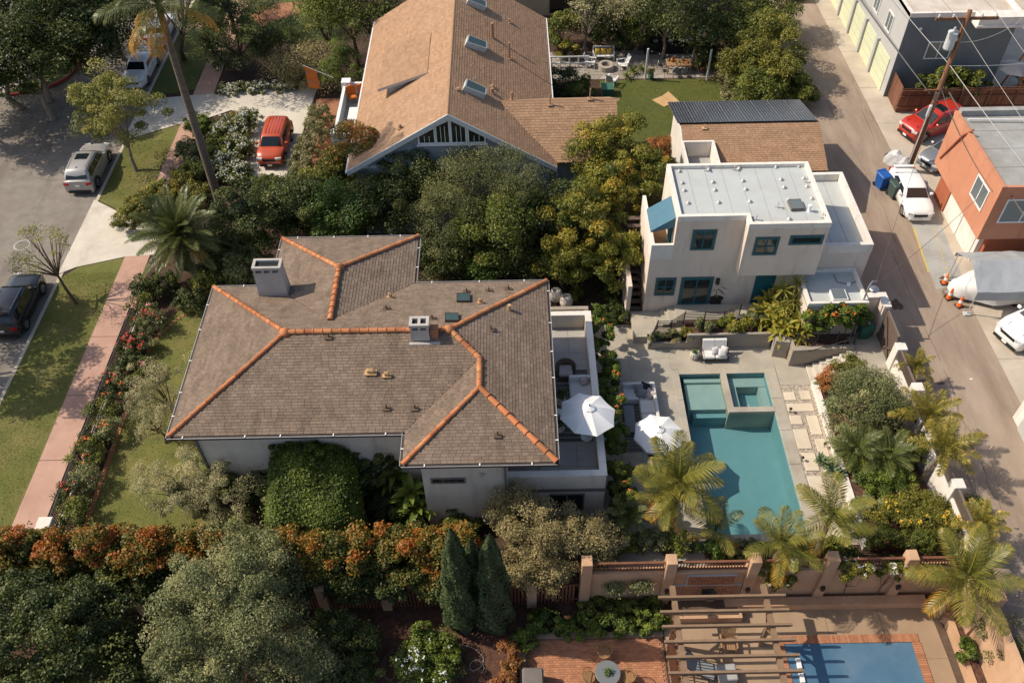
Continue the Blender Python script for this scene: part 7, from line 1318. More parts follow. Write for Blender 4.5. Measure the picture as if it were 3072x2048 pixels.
def bin_(label, p, rz, m, s=1.0, group=None):
    t = thing('wheelie_bin',label,'bin',tuple(p),rz,group=group); MB().add([(-.25,-.28,.08),(.25,-.28,.08),(.25,.28,.08),(-.25,.28,.08),(-.31,-.36,.95),(.31,-.36,.95),(.31,.34,.95),(-.31,.34,.95)],[(0,3,2,1),(0,1,5,4),(1,2,6,5),(2,3,7,6),(3,0,4,7),(4,5,6,7)]).build('tub',m,t,local=True)
    MB().bev(-.34,.34,-.4,.38,.951,1.03,.05).bev(-.3,.3,.3,.44,.98,1.06,.02).build('lid',m,t,local=True)
    for x in (-.24,.24): MB().tube([(x-.03,.33,.12),(x+.03,.33,.12)],.12,10).build('wheel','tyre',t,local=True)
    t.scale = (s,s,s); return t
bin_('blue recycling bin leaning in front of the white sedan',(*S(2640,562,ZA)[:2],ZA),.3,'bin_blue',1.05,'bins by the utility pole'); bin_('dark grey green bin beside the white sedan',(*S(2678,590,ZA)[:2],ZA),.2,'bin_olive',1.05,'bins by the utility pole')
gbn = bin_('large green bin inside the gate wall',(18.68,31.75,1.06),.05,'bin_green',1.05); MB().box(-.12,.12,-.15,.05,1.031,1.035).build('sticker','paper',gbn,local=True)
mc = thing('covered_motorcycle','motorcycle under a rumpled silver cover beside the utility pole','motorcycle',(*S(2690,500,ZA)[:2],ZA),.6); q = MB(); r = random.Random(3); P = []; F = []
for i in range(9):
    y = -.95+i*.24; hh = [.35,.75,.95,.85,.9,1.05,1.0,.75,.35][i]
    for j in range(9): a_ = math.pi*j/8; P.append((.38*math.cos(a_)*(1 if 0 < i < 8 else .5)+r.gauss(0,.02),y,hh*math.sin(a_)**.7+.05+r.gauss(0,.02)))
for i in range(8):
    for j in range(8): F.append((i*9+j,(i+1)*9+j,(i+1)*9+j+1,i*9+j+1))
q.add(P,F).build('cover','silver_cover',mc,local=True)
for y in (-.75,.75): MB().tube([(-.06,y,.3),(.06,y,.3)],.3,14).build('wheel','tyre',mc,local=True)
for i,(x,y,lab) in enumerate(((2832,850,'traffic cone behind the covered boat bow'),(2845,895,'traffic cone at the front of the covered boat'),(2876,918,'traffic cone nearest the canopy leg'))):
    t = thing('traffic_cone',lab,'traffic cone',(*S(x,y,ZA)[:2],ZA+.012),.2*i,group='orange traffic cones'); MB().bev(-.2,.2,-.2,.2,0,.05,.02).build('base','black_plastic',t,local=True); MB().lathe((0,0,.05),[(.16,0),(.11,.25),(.035,.7),(.03,.7)],12).build('cone','cone_orange',t,local=True); MB().lathe((0,0,.05),[(.1175,.235),(.088,.4)],12).build('band','white_paint',t,local=True)
# canopy tent with a covered boat
tn_, tf_ = S(2908,942,ZA), S(2846,829,ZA); X0 = (tn_.x+tf_.x)/2-.1; Y0, Y1 = tn_.y, tf_.y; ym = (Y0+Y1)/2; tent = thing('canopy_tent','grey tarp canopy tent on poles over the covered boat','tent',(X0+3,ym,ZA)); EZ_, RZ_ = 2.75, 3.55
for x in (X0,X0+2.9,X0+5.8):
    for y in (Y0,Y1): MB().tube([(x,y,ZA),(x,y,EZ_)],.035,6).build('leg','pale_metal',tent); MB().bev(x-.2,x+.2,y-.15,y+.15,ZA,ZA+.1,.02).build('foot_weight','membrane',tent)
    MB().tube([(x,Y0,EZ_),(x,ym,RZ_),(x,Y1,EZ_)],.03,6).build('rafter','pale_metal',tent)
P = []; F = []; r = random.Random(5)
ys_ = [(Y0-.12,EZ_-.55),(Y0-.1,EZ_+.03),((Y0+ym)/2,(EZ_+RZ_)/2+.03),(ym,RZ_+.05),((Y1+ym)/2,(EZ_+RZ_)/2+.03),(Y1+.1,EZ_+.03),(Y1+.12,EZ_-.3)]
for i in range(13):
    x = X0-.1+i*.5; sg = .06*math.sin(i*math.pi/6)
    for y,z in ys_: P.append((x,y,z-abs(sg)+r.gauss(0,.012)))
for i in range(12):
    for j in range(6): F.append((i*7+j,(i+1)*7+j,(i+1)*7+j+1,i*7+j+1))
MB().add(P,F).build('tarp','tarp_grey',tent)
bt_ = thing('covered_boat','boat on a trailer under a draped white cover','boat',(X0+2.4,ym,ZA)); P = []; F = []; r = random.Random(6); NS, NJ = 16, 13
for i in range(NS):
    u = i/(NS-1); x = X0-.55+6.2*u; wd = 1.15*min(1,(u*2.6+.12))**.6; hh = .75+.75*min(1,u*2.2)
    for j in range(NJ):
        a_ = math.pi*j/(NJ-1); fold = 1+.05*math.sin(j*2.3+i*1.1); yy = wd*math.cos(a_)*fold; zz = hh*(math.sin(a_)**.45)*(1+.04*math.sin(i*1.7+j)); P.append((x+r.gauss(0,.02),ym+yy,ZA+.28+zz+r.gauss(0,.02)))
for i in range(NS-1):
    for j in range(NJ-1): F.append((i*NJ+j,(i+1)*NJ+j,(i+1)*NJ+j+1,i*NJ+j+1))
F.append(tuple(range(NJ))); MB().add(P,F).build('cover','tarp_white',bt_,smooth=True)
for y in (-.9,.9): MB().tube([(X0+2.8,ym+y-.1,ZA+.3),(X0+2.8,ym+y+.1,ZA+.3)],.3,16).build('trailer_wheel','tyre',bt_)
bx('trailer_frame','steel',bt_,X0-.9,X0+5,ym-.1,ym+.1,ZA+.2,ZA+.28)
bu = thing('beige_umbrella','faded beige patio umbrella behind the grey building corner','umbrella',(*D(2305,215,ZA)[:2],ZA)); MB().lathe((0,0,2.0),[(1.15,0),(.6,.28),(.02,.5)],8).build('canopy','ceramic',bu,local=True); MB().tube([(0,0,0),(0,0,2.5)],.03,6).build('pole','pale_metal',bu,local=True)

# ============================================================ UMBRELLAS AND OUTDOOR FURNITURE
def umbrella(label, base, h, R, rot, tiltx=0, tilty=0, scallop=False, dark_base=False, group='white umbrellas'):
    t = thing('parasol',label,'umbrella',tuple(base),group=group); MB().tube([(0,0,0),(0,0,h+.12)],.024,8).build('pole','pale_metal' if not dark_base else 'dark_iron',t,local=True)
    MB().lathe((0,0,0),[(.28,0),(.28,.05),(.1,.09),(.05,.14),(.04,.3)],18).build('base','white_paint' if not dark_base else 'dark_iron',t,local=True)
    M_ = Matrix.Translation((0,0,h)) @ Matrix.Rotation(tiltx,4,'X') @ Matrix.Rotation(tilty,4,'Y'); top = Vector((0,0,0))
    for i in range(8):
        a0, a1 = rot+i*math.pi/4, rot+(i+1)*math.pi/4; V = []; F = []; K = 5; N = 6
        for k in range(K+1):
            u = .1+.9*k/K; z = -.50*R/1.3*(u**1.25)
            for j in range(N+1):
                v = j/N; p0 = Vector((math.cos(a0),math.sin(a0),0))*R*u; p1 = Vector((math.cos(a1),math.sin(a1),0))*R*u; p = p0.lerp(p1,v); sag = .05*u*math.sin(math.pi*v); p.z = z-sag*.5; p.x *= 1-sag*.5; p.y *= 1-sag*.5; V.append(M_ @ p)
        for j in range(N+1):
            b = V[K*(N+1)+j]; V.append(b+Vector((0,0,-(.1+(.05*abs(math.sin(j*math.pi/1.5)) if scallop else 0)) if scallop else -.015)))
        for k in range(K+1):
            for j in range(N): F.append((k*(N+1)+j,(k+1)*(N+1)+j,(k+1)*(N+1)+j+1,k*(N+1)+j+1))
        MB().add(V,F).build('canopy_panel','canvas',t,local=True)
        MB().tube([M_ @ Vector((math.cos(a0)*.1*R,math.sin(a0)*.1*R,-.05)),M_ @ Vector((math.cos(a0)*R*.55,math.sin(a0)*R*.55,-.27*R/1.3)),M_ @ Vector((math.cos(a0)*R*.98,math.sin(a0)*R*.98,-.52*R/1.3))],.012,5).build('rib','pale_metal',t,local=True)
    P = [M_ @ Vector((0,0,.1))]+[M_ @ Vector((math.cos(rot+i*math.pi/4)*R*.22,math.sin(rot+i*math.pi/4)*R*.22,-.045+(.015 if i % 2 else 0))) for i in range(8)]
    MB().add(P,[(0,i+1,(i+1) % 8+1) for i in range(8)]).build('vent_cap','canvas',t,local=True); MB().lathe(tuple(M_ @ Vector((0,0,.08))),[(.035,0),(.04,.04),(.0,.1)],8).build('finial','dark_iron',t,local=True)
u1 = S(1760,1311,2.4); umbrella('white umbrella on the roof terrace',(u1.x,u1.y,2.42),2.3,1.33,.25,-.06,.08)
u2 = S(1963,1366,0.03); umbrella('white scalloped umbrella on the pool deck',(u2.x,u2.y,.03),2.25,1.22,.2,scallop=True,dark_base=True)
def pillow(label, c, rz, m, s=.46, lean=.9, group='sofa pillows'):
    o = thing('pillow',label,'pillow',tuple(c),rz,group=group); P = []; F = []; N = 6
    for side in (1,-1):
        for i in range(N+1):
            for j in range(N+1):
                x, y = -1+2*i/N, -1+2*j/N; b = (1-x**4)*(1-y**4); P.append((x*s/2*(1-.08*(1-abs(y))*0), y*s/2, side*(.015+.085*b**.5)))
    for sd in range(2):
        o_ = sd*(N+1)**2
        for i in range(N):
            for j in range(N): q = (o_+i*(N+1)+j,o_+(i+1)*(N+1)+j,o_+(i+1)*(N+1)+j+1,o_+i*(N+1)+j+1); F.append(q if sd == 0 else q[::-1])
    b = MB().add(P,F).build('cover',m,o,local=True,smooth=True); o.rotation_euler = (lean,0,rz)
    return o
sf = thing('sectional_sofa','white L shaped sectional sofa on the pool deck','sofa',(6.5,27.7,.03))
for x0,x1,y0,y1 in ((5.62,6.45,28.2,29.05),(6.46,7.27,28.2,29.05),(6.42,7.24,27.3,28.19),(6.42,7.22,26.4,27.29)): MB().bev(x0,x1-.01,y0,y1-.01,.22,.46,.05).build('seat_cushion','cushion',sf)
MB().box(5.6,7.28,28.2,29.1,.08,.2).box(6.42,7.26,26.36,28.2,.08,.199).build('frame','white_paint',sf); MB().bev(5.6,7.3,28.95,29.14,.2,.74,.04).build('backrest','cushion',sf); MB().bev(7.14,7.31,26.36,28.94,.2,.73,.04).build('backrest','cushion',sf)
for x,y in ((5.65,28.25),(5.65,29.05),(7.2,29.05),(7.2,26.45),(6.48,26.45)): bx('foot','dark_iron',sf,x-.03,x+.03,y-.03,y+.03,.03,.08)
for i,(x,y,rz,m,lab) in enumerate(((6.45,28.75,.1,'cushion_grey','grey pillow leftmost on the white sectional sofa'),(6.75,28.85,-.5,'cushion_black','black pillow in the corner of the white sectional sofa'),(6.55,28.45,-.35,'cushion_grey','grey pillow lying in front on the sectional sofa'),(6.95,28.4,-.9,'cushion_blush','blush pillow on the sectional sofa corner'))): pillow(lab,(x,y,.62),rz,m,.48,.75)
rg = thing('striped_rug','dark striped outdoor rug under the sectional sofa','rug',(6.4,26.8,.03)); bx('rug_base','rug',rg,5.5,7.3,25.2,28.6,.034,.045)
for k in range(17): bx('stripe','rug_light' if k % 2 else 'cushion_grey',rg,5.52,7.28,25.25+k*.195,25.25+k*.195+.035,.046,.05)
ct = thing('coffee_table','long dark blue grey coffee table on the striped rug','table',(5.85,27.0,.05)); MB().bev(5.55,6.1,26.2,27.9,.3,.36,.02).build('table_top','cushion_grey',ct)
for x,y in ((5.62,26.28),(6.03,26.28),(5.62,27.82),(6.03,27.82)): bx('leg','dark_iron',ct,x-.03,x+.03,y-.03,y+.03,.05,.3)
lv = thing('loveseat','white cushioned loveseat with dark frame against the planter wall','sofa',(10.85,31.25,.03))
for k in range(2): MB().bev(10.2+k*.65,10.83+k*.65,30.95,31.5,.32,.46,.05).build('seat_cushion','cushion',lv); MB().add([(10.2+k*.65,31.45,.45),(10.83+k*.65,31.45,.45),(10.83+k*.65,31.72,.98),(10.2+k*.65,31.72,.98),(10.2+k*.65,31.6,.45),(10.83+k*.65,31.6,.45),(10.83+k*.65,31.86,.98),(10.2+k*.65,31.86,.98)],[(0,1,2,3),(3,2,6,7),(1,5,6,2),(4,0,3,7),(5,4,7,6)]).build('back_cushion','cushion',lv)
MB().box(10.14,11.56,30.92,31.62,.2,.3).build('frame','dark_bronze',lv)
for x in (10.1,11.54): MB().tube([(x,30.95,.03),(x,30.92,.55),(x,31.55,.6),(x,31.85,.98)],.028,6).build('arm','dark_bronze',lv); MB().tube([(x,31.5,.03),(x,31.6,.6)],.025,6).build('leg','dark_bronze',lv)
for x,y,rz,s,lab in ((10.85,31.3,.25,.42,'upright white pillow in the middle of the loveseat'),(11.2,31.12,-.1,.46,'white pillow in front on the right of the loveseat'),(11.32,31.35,-.5,.36,'small white pillow behind on the right of the loveseat')): pillow(lab,(x,y,.62),rz,'cushion',s,.95,'loveseat pillows')
sd = thing('ribbed_stool','white ribbed drum side table left of the loveseat','side table',(9.74,31.3,.03)); P = [(.2+.012*(k % 2),0) for k in range(2)]; MB().lathe((0,0,0),[(.17,0),(.22,.08),(.23,.25),(.21,.4),(.18,.46),(.0,.47)],18).build('drum','ceramic',sd,local=True)
for k in range(12): a_ = k*math.pi/6; MB().tube([(math.cos(a_)*.19,math.sin(a_)*.19,.02),(math.cos(a_)*.235,math.sin(a_)*.235,.25),(math.cos(a_)*.19,math.sin(a_)*.19,.45)],.018,5).build('rib','ceramic',sd,local=True)
sp = thing('small_succulent','small green plant on the ribbed drum table','plant',(9.74,31.3,.5)); r = np.random.default_rng(9); leaf_obj('foliage',np.array([9.74,31.3,.54])+r.normal(0,.06,(160,3)),r.normal(0,.5,(160,3))+np.array([0,0,.8]),.1,.05,r.random(160),'lf_fern',sp,r)
# terrace furniture
ac = thing('wicker_armchair','round brown wicker armchair on the roof terrace','chair',(*S(1696,1125,2.4)[:2],2.4),0); P = []; F = []
for i in range(17):
    a_ = -.35+math.pi*1.22*i/16; 
    for rr_,z in ((.44,.1),(.5,.62),(.44,.66),(.38,.4)): P.append((rr_*math.cos(a_)*1.05,rr_*math.sin(a_),z+(.12*math.sin(math.pi*i/16) if z > .5 else 0)))
for i in range(16):
    for j in range(3): F.append((i*4+j,(i+1)*4+j,(i+1)*4+j+1,i*4+j+1))
F += [(0,1,2,3),(67,66,65,64)]; MB().add(P,F).build('shell','wicker',ac,local=True,smooth=True); MB().bev(-.34,.34,-.36,.32,.32,.46,.05).build('seat_cushion','cushion_blush',ac,local=True); MB().bev(-.36,.36,-.38,.36,.08,.31,.03).build('seat_base','wicker',ac,local=True)
ts_ = thing('terrace_sofa','white terrace sofa under the umbrella','sofa',(*S(1745,1180,2.4)[:2],2.4)); MB().bev(-.6,.6,-1.1,.5,.18,.42,.06).build('seat_cushion','cushion',ts_,local=True); MB().bev(-.62,.62,.42,.6,.18,.75,.04).build('backrest','cushion',ts_,local=True); MB().box(-.6,.6,-1.1,.58,.05,.17).build('frame','pale_metal',ts_,local=True)
p = S(1752,1165,2.4); pillow('blush pillow on the white terrace sofa',(p.x,p.y,2.98),.4,'cushion_blush',.42,.9,None)
tr_ = thing('terrace_rug','dark striped rug on the roof terrace','rug',(2.2,25.6,2.4)); bx('rug_base','rug',tr_,1.25,3.65,24.2,28.6,2.398,2.41)
for k in range(14): bx('stripe','rug_light',tr_,1.3,3.6,24.4+k*.3,24.4+k*.3+.06,2.411,2.415)
dt_ = thing('terrace_table','pale round table with chairs under the terrace umbrella','table',(1.95,25.1,2.415)); MB().lathe((0,0,0),[(.25,0),(.25,.03),(.05,.06),(.05,.7),(.5,.72),(.5,.75)],18).build('table','paper',dt_,local=True)
for i,(x,y,lab) in enumerate(((1672,1292,'tall white pot with dark plant on the terrace edge by the eave'),(1676,1212,'white pot with plant higher up the terrace by the eave'))):
    p = S(x,y,2.42); t = thing('terrace_pot',lab,'potted plant',(p.x+.1,p.y,2.415),group='terrace pots'); MB().lathe((0,0,0),[(.16,0),(.25,.2),(.24,.5),(.17,.58),(.15,.55)],14).build('pot','ceramic',t,local=True)
    r = np.random.default_rng(600+i); w_ = np.array([p.x+.1,p.y,3.2]); leaf_obj('foliage',w_+r.normal(0,.13,(350,3)),r.normal(0,.5,(350,3))+np.array([0,0,.6]),.16,.05,.4+r.normal(0,.2,350),'lf_dark',t,r)
pot0 = None
for i,(x,y,lab) in enumerate(((1277,690,'white jar on the bench wall nearest the roof'),(1300,704,'white jar right of the other on the concrete patio'))):
    p = D(x,y,.03); t = thing('patio_jar',lab,'jar',(p.x,p.y,.03),group='white jars on the patio'); MB().lathe((0,0,0),[(.24,0),(.36,.2),(.38,.5),(.3,.78),(.22,.85),(.2,.84),(.24,.7)],18).build('jar','ceramic',t,local=True,smooth=True)
# ---- lower patio furniture
def rattan(label, p, rz):
    t = thing('rattan_chair',label,'chair',(p[0],p[1],ZL+.06),rz,group='rattan chairs round the glass table')
    for s in (-1,1):
        MB().tube([(s*.24,-.22,0),(s*.25,-.22,.42)],.018,6).build('leg','rattan',t,local=True); MB().tube([(s*.22,.22,0),(s*.24,.24,.42)],.018,6).build('leg','rattan',t,local=True)
    arc = [Vector((.31*math.cos(a_),.30*math.sin(a_)+.0,.66+.22*max(0,math.sin(a_)))) for a_ in [-.5+(math.pi+1.0)*k/16 for k in range(17)]]; MB().tube(arc,.02,6).build('back_rim','rattan',t,local=True)
    for k in range(1,16): q = arc[k]; MB().tube([q,(q.x*.8,q.y*.8,.43)],.007,4).build('spindle','rattan',t,local=True)
    MB().lathe((0,0,.4),[(.27,0),(.29,.03),(.27,.06)],16).build('seat','rattan',t,local=True)
for x,y,rz,lab in ((1388,1500,0,'rattan chair behind the round glass table'),(1352,1556,1.3,'rattan chair left of the round glass table'),(1443,1556,-1.2,'rattan chair right of the round glass table'),(1398,1590,3.1,'rattan chair in front of the round glass table')): rattan(lab,D(x,y,ZL+.4),rz)
p = D(1396,1545,ZL+.7); gt_ = thing('glass_table','round pale glass table on the brick patio','table',(p.x,p.y,ZL+.06)); MB().lathe((0,0,0),[(.2,0),(.25,.02),(.06,.1),(.06,.6),(.25,.68)],12).build('pedestal','rattan',gt_,local=True); MB().lathe((0,0,.68),[(.52,0),(.54,.012),(.52,.025)],28).build('table_top','glass_table',gt_,local=True)
p2 = thing('table_plant','small green plant on the round glass table','plant',(p.x,p.y,ZL+.77)); r = np.random.default_rng(12); leaf_obj('foliage',np.array([p.x,p.y,ZL+.85])+r.normal(0,.07,(160,3)),r.normal(0,.5,(160,3))+np.array([0,0,.8]),.1,.05,r.random(160),'lf_fern',p2,r)
p = D(1224,1552,ZL+.9); gc = thing('grill_cover','taupe fabric covered grill at the corner of the brick patio','grill',(p.x,p.y,ZL+.06)); MB().bev(-.45,.45,-.5,.35,0,.95,.07).build('cover','taupe_band',gc,local=True)
p = D(1672,1478,ZL+.4); tk = thing('teak_chair','slatted teak armchair under the pergola','chair',(p.x,p.y,ZL+.05),-.08,group=None)
for k in range(8): MB().box(-.29+k*.075,-.235+k*.075,-.28,.24,.38,.41).build('seat_slat','teak',tk,local=True); MB().add([(-.29+k*.075,.24,.4),(-.235+k*.075,.24,.4),(-.235+k*.075,.42,.98),(-.29+k*.075,.42,.98),(-.29+k*.075,.27,.4),(-.235+k*.075,.27,.4),(-.235+k*.075,.45,.98),(-.29+k*.075,.45,.98)],[(0,1,2,3),(5,4,7,6),(3,2,6,7),(1,5,6,2),(4,0,3,7)]).build('back_slat','teak',tk,local=True)
for s in (-1,1): MB().box(s*.34-.035,s*.34+.035,-.3,.3,.6,.63).build('armrest','teak',tk,local=True); MB().box(s*.34-.025,s*.34+.025,-.29,-.24,0,.6).build('leg','teak',tk,local=True); MB().box(s*.34-.025,s*.34+.025,.24,.29,0,.6).build('leg','teak',tk,local=True)
MB().box(-.3,.3,.42,.46,.95,1.02).build('top_rail','teak',tk,local=True)
p = D(1610,1535,ZL+.3); ln = thing('sling_lounger','grey sling lounger with dark frame under the pergola','chair',(p.x,p.y,ZL+.05),1.2)
MB().add([(-.32,-.6,.35),(.32,-.6,.35),(.32,.2,.32),(-.32,.2,.32),(.32,.75,.85),(-.32,.75,.85),(-.32,-.6,.33),(.32,-.6,.33),(.32,.2,.3),(-.32,.2,.3),(.32,.77,.83),(-.32,.77,.83)],[(0,1,2,3),(3,2,4,5),(9,8,7,6),(11,10,8,9)]).build('sling','cushion_grey',ln,local=True)
for s in (-1,1): MB().tube([(s*.34,-.65,.34),(s*.34,.2,.31),(s*.34,.78,.88)],.02,6).build('frame_rail','dark_iron',ln,local=True); MB().tube([(s*.34,-.5,0),(s*.34,-.3,.34)],.02,6).build('leg','dark_iron',ln,local=True); MB().tube([(s*.34,.5,0),(s*.34,.1,.32)],.02,6).build('leg','dark_iron',ln,local=True)
p = D(1670,1545,ZL+.4); pc_ = thing('patio_cube','grey fabric cube table under the pergola','table',(p.x,p.y,ZL+.05),.05); MB().bev(-.4,.4,-.35,.35,.06,.5,.04).build('cube','membrane_grey',pc_,local=True); MB().box(-.38,.38,-.33,.33,0,.06).build('plinth','black_plastic',pc_,local=True)
for i,(x,y,lab) in enumerate(((1835,1523,'upper white pool roller bracket beside the blue cover'),(1842,1555,'lower white pool roller bracket beside the blue cover'))): p = D(x,y,ZL+.1); t = thing('pool_bracket',lab,'bracket',(p.x,p.y,ZL+.046),group='pool brackets'); MB().bev(-.1,.1,-.22,.22,0,.12,.02).build('bracket','white_paint',t,local=True)
def hose(label, pts, z, r_=.018, m='hose'):
    Q = [Vector((p[0],p[1],z)) for p in pts]; Q = [Q[0]]+Q+[Q[-1]]; C_ = []
    for i in range(len(Q)-3):
        for k in range(6):
            t = k/6; p0,p1,p2,p3 = Q[i:i+4]; C_.append(.5*((2*p1)+(p2-p0)*t+(2*p0-5*p1+4*p2-p3)*t*t+(3*p1-p0-3*p2+p3)*t**3))
    o = MB().tube(C_,r_,6).build('garden_hose',m,smooth=True); tag(o,label,'hose')
P = [D(1035,1478,ZL)]+[D(1060+20*k,1480+5*k,ZL) for k in range(3)]
hose('thin tan garden hose looped on the mulch',[D(1032,1478,ZL),D(1060,1480,ZL),D(1090,1490,ZL),D(1110,1510,ZL),D(1105,1530,ZL),D(1085,1540,ZL),D(1080,1525,ZL),D(1095,1515,ZL),D(1112,1530,ZL),D(1105,1548,ZL)],ZL+.03)
c0 = D(905,1530,ZL); hc = thing('coiled_vines','thick coil of dry brown vines beside the white flowering bush','vines',(c0.x,c0.y,ZL))
for k in range(14):
    q = [Vector((c0.x+(.36+.04*(k % 5))*math.cos(a_)+.03*math.sin(k*2+a_*3),c0.y+(.6+.04*(k % 4))*math.sin(a_),ZL+.06+.035*(k//3)+.02*math.sin(a_*4+k))) for a_ in [1.7+3.0*j/18 for j in range(19)]]; MB().tube(q,.018,5).build('vine','wicker',hc)

# ============================================================ IRON RAILING BY THE PAVEMENT
ir = thing('iron_railing','black iron railing on a cream kerb along the pink pavement','railing',(-21.45,28.5,0)); bx('kerb','stucco',ir,-21.58,-21.32,21.3,36.6,0,.14)
for z in (.22,.92,1.02): bx('rail','dark_iron',ir,-21.475,-21.425,21.4,36.6,z,z+.035)
p0_ = None
for k in range(124):
    if p0_ is None: p0_ = MB().box(-.011,.011,-.011,.011,0,.9).build('picket','dark_iron',ir,local=True); o = p0_
    else: o = inst(p0_,ir)
    o.location = Vector((-21.45,21.45+k*.122,.14))-Vector((-21.45,28.5,0))
for y in (25.2,29,32.8,36.55): bx('post','dark_iron',ir,-21.48,-21.42,y-.03,y+.03,.14,1.1)
ep = thing('end_pillar','white stucco pillar at the end of the iron railing','pillar',(-21.5,21.1,0)); MB().bev(-21.78,-21.22,20.8,21.35,0,1.15,.03).build('pillar','stucco',ep); MB().bev(-21.83,-21.17,20.75,21.4,1.151,1.24,.03).build('pillar_cap','white_wall',ep)
# ============================================================ NEIGHBOUR'S PATIO
fp = struct('flagstone_patio',MB().prism([(3.0,59.4),(16.4,59.2),(16.4,63.6),(3.0,63.6)],0,.02),'stain'); rr = random.Random(21); xs_ = np.linspace(3.1,16.3,19); ys2 = np.linspace(59.4,63.5,8); J = {}
for i in range(19):
    for j in range(8): J[i,j] = (xs_[i]+(rr.uniform(-.2,.2) if 0 < i < 18 else 0)+(.2 if j % 2 else -.1),ys2[j]+(rr.uniform(-.13,.13) if 0 < j < 7 else 0))
for i in range(18):
    for j in range(7):
        q = [J[i,j],J[i+1,j],J[i+1,j+1],J[i,j+1]]; cx,cy = sum(a_[0] for a_ in q)/4, sum(a_[1] for a_ in q)/4; MB().prism([(cx+(a_[0]-cx)*.95,cy+(a_[1]-cy)*.94) for a_ in q],.01,.045+rr.uniform(0,.012)).build('flagstone','stone',fp)
ff = thing('fire_pit','round stone fire pit on the flagstone patio','fire pit',(7.5,60.9,.04)); MB().lathe((0,0,0),[(.62,0),(.6,.4),(.55,.42),(.36,.42),(.34,.2)],18).build('stone_ring','stone',ff,local=True); MB().lathe((0,0,.15),[(.34,0),(.33,.06)],14).build('ash','stain',ff,local=True)
bn = thing('white_bench','white slatted garden bench behind the fire pit','bench',(7.4,62.2,.04),0)
for k in range(13): MB().box(-.78+k*.12,-.74+k*.12,.26,.3,.45,1.0).build('back_slat','white_paint',bn,local=True)
MB().box(-.82,.82,.25,.31,.98,1.05).build('top_rail','white_paint',bn,local=True); MB().bev(-.8,.8,-.25,.25,.4,.45,.015).build('seat','white_paint',bn,local=True)
for x in (-.8,.8):
    MB().box(x-.03,x+.03,-.25,-.19,0,.65).build('leg','white_paint',bn,local=True); MB().box(x-.03,x+.03,.25,.31,0,.98).build('leg','white_paint',bn,local=True); MB().box(x-.04,x+.04,-.28,.28,.63,.67).build('armrest','white_paint',bn,local=True)
for k in range(3): pillow(['yellow pillow on the left of the white bench','yellow pillow in the middle of the white bench','yellow pillow on the right of the white bench'][k],(6.95+k*.45,62.32,.72),0,'cushion_yellow',.42,1.2,'yellow bench pillows')
def adir(label, p, rz, m='white_paint', grp='white garden chairs'):
    t = thing('garden_chair',label,'chair',(p[0],p[1],.04),rz,group=grp)
    for k in range(6): MB().add([(-.28+k*.095,.2,.3),(-.2+k*.095,.2,.3),(-.2+k*.095,.5,1.0),(-.28+k*.095,.5,1.0),(-.28+k*.095,.23,.3),(-.2+k*.095,.23,.3),(-.2+k*.095,.53,1.0),(-.28+k*.095,.53,1.0)],[(0,1,2,3),(5,4,7,6),(3,2,6,7),(1,5,6,2),(4,0,3,7)]).build('back_slat',m,t,local=True)
    for k in range(5): MB().box(-.3,.3,-.35+k*.11,-.26+k*.11,.33-.02*k,.355-.02*k).build('seat_slat',m,t,local=True)
    for s in (-1,1): MB().box(s*.36-.06,s*.36+.06,-.42,.32,.56,.585).build('armrest',m,t,local=True); MB().box(s*.34-.03,s*.34+.03,-.4,-.33,0,.56).build('leg',m,t,local=True); MB().box(s*.34-.03,s*.34+.03,.22,.29,0,.56).build('leg',m,t,local=True)
adir('white garden chair left of the fire pit',(6.3,61.3),1.35); adir('white garden chair right of the fire pit',(8.8,61.0),-1.35); adir('white garden chair at the lawn corner',(7.7,58.7),2.6); adir('brown wooden garden chair by the right patio post',(16.0,59.0),-.8,'teak',None); adir('grey wooden chair inside the right patio post',(14.7,60.2),-1.0,'fence_wood',None)
wfz = thing('white_fence','white rail fence between the tan roof and the bench','fence',(4.7,61.2,0))
for x in (3.3,4.0,4.7,5.4,6.1): bx('post','white_paint',wfz,x-.05,x+.05,61.2,61.3,0,.95)
for z in (.35,.88): bx('rail','white_paint',wfz,3.2,6.2,61.18,61.24,z,z+.1)
gt2 = thing('green_planter','dark green square planter at the lawn edge by the tan roof wing','planter',(7.3,57.5,.02)); MB().add([(-.35,-.35,0),(.35,-.35,0),(.35,.35,0),(-.35,.35,0),(-.45,-.45,.6),(.45,-.45,.6),(.45,.45,.6),(-.45,.45,.6)],[(0,1,5,4),(1,2,6,5),(2,3,7,6),(3,0,4,7),(4,5,6,7)]).build('tub','ceramic_green',gt2,local=True)
tb_ = thing('dining_table','teak dining table set with orange and green things on the patio','table',(12.95,60.4,.04)); MB().bev(-.95,.95,-.5,.5,.7,.75,.015).build('table_top','teak',tb_,local=True)
for sx in (-.85,.85):
    for sy in (-.42,.42): MB().box(sx-.04,sx+.04,sy-.04,sy+.04,0,.7).build('leg','teak',tb_,local=True)
for i,(x,y,m,h,lab) in enumerate(((-.5,.1,'flag_orange',.4,'tall orange vase at the left end of the dining table'),(-.05,.0,'cushion_yellow',.12,'yellow dish in the middle of the dining table'),(.35,.15,'steel',.35,'silver jug on the dining table'),(.6,-.1,'flag_orange',.1,'orange dish at the right end of the dining table'),(-.75,.25,'ceramic_green',.18,'green bowl at the back of the dining table'))):
    t = thing('tableware',lab,'tableware',(12.95+x,60.4+y,.79)); MB().lathe((0,0,0),[(.07,0),(.13,h*.25),(.1,h*.6),(.05,h*.9),(.06,h)],12).build('vessel',m,t,local=True)
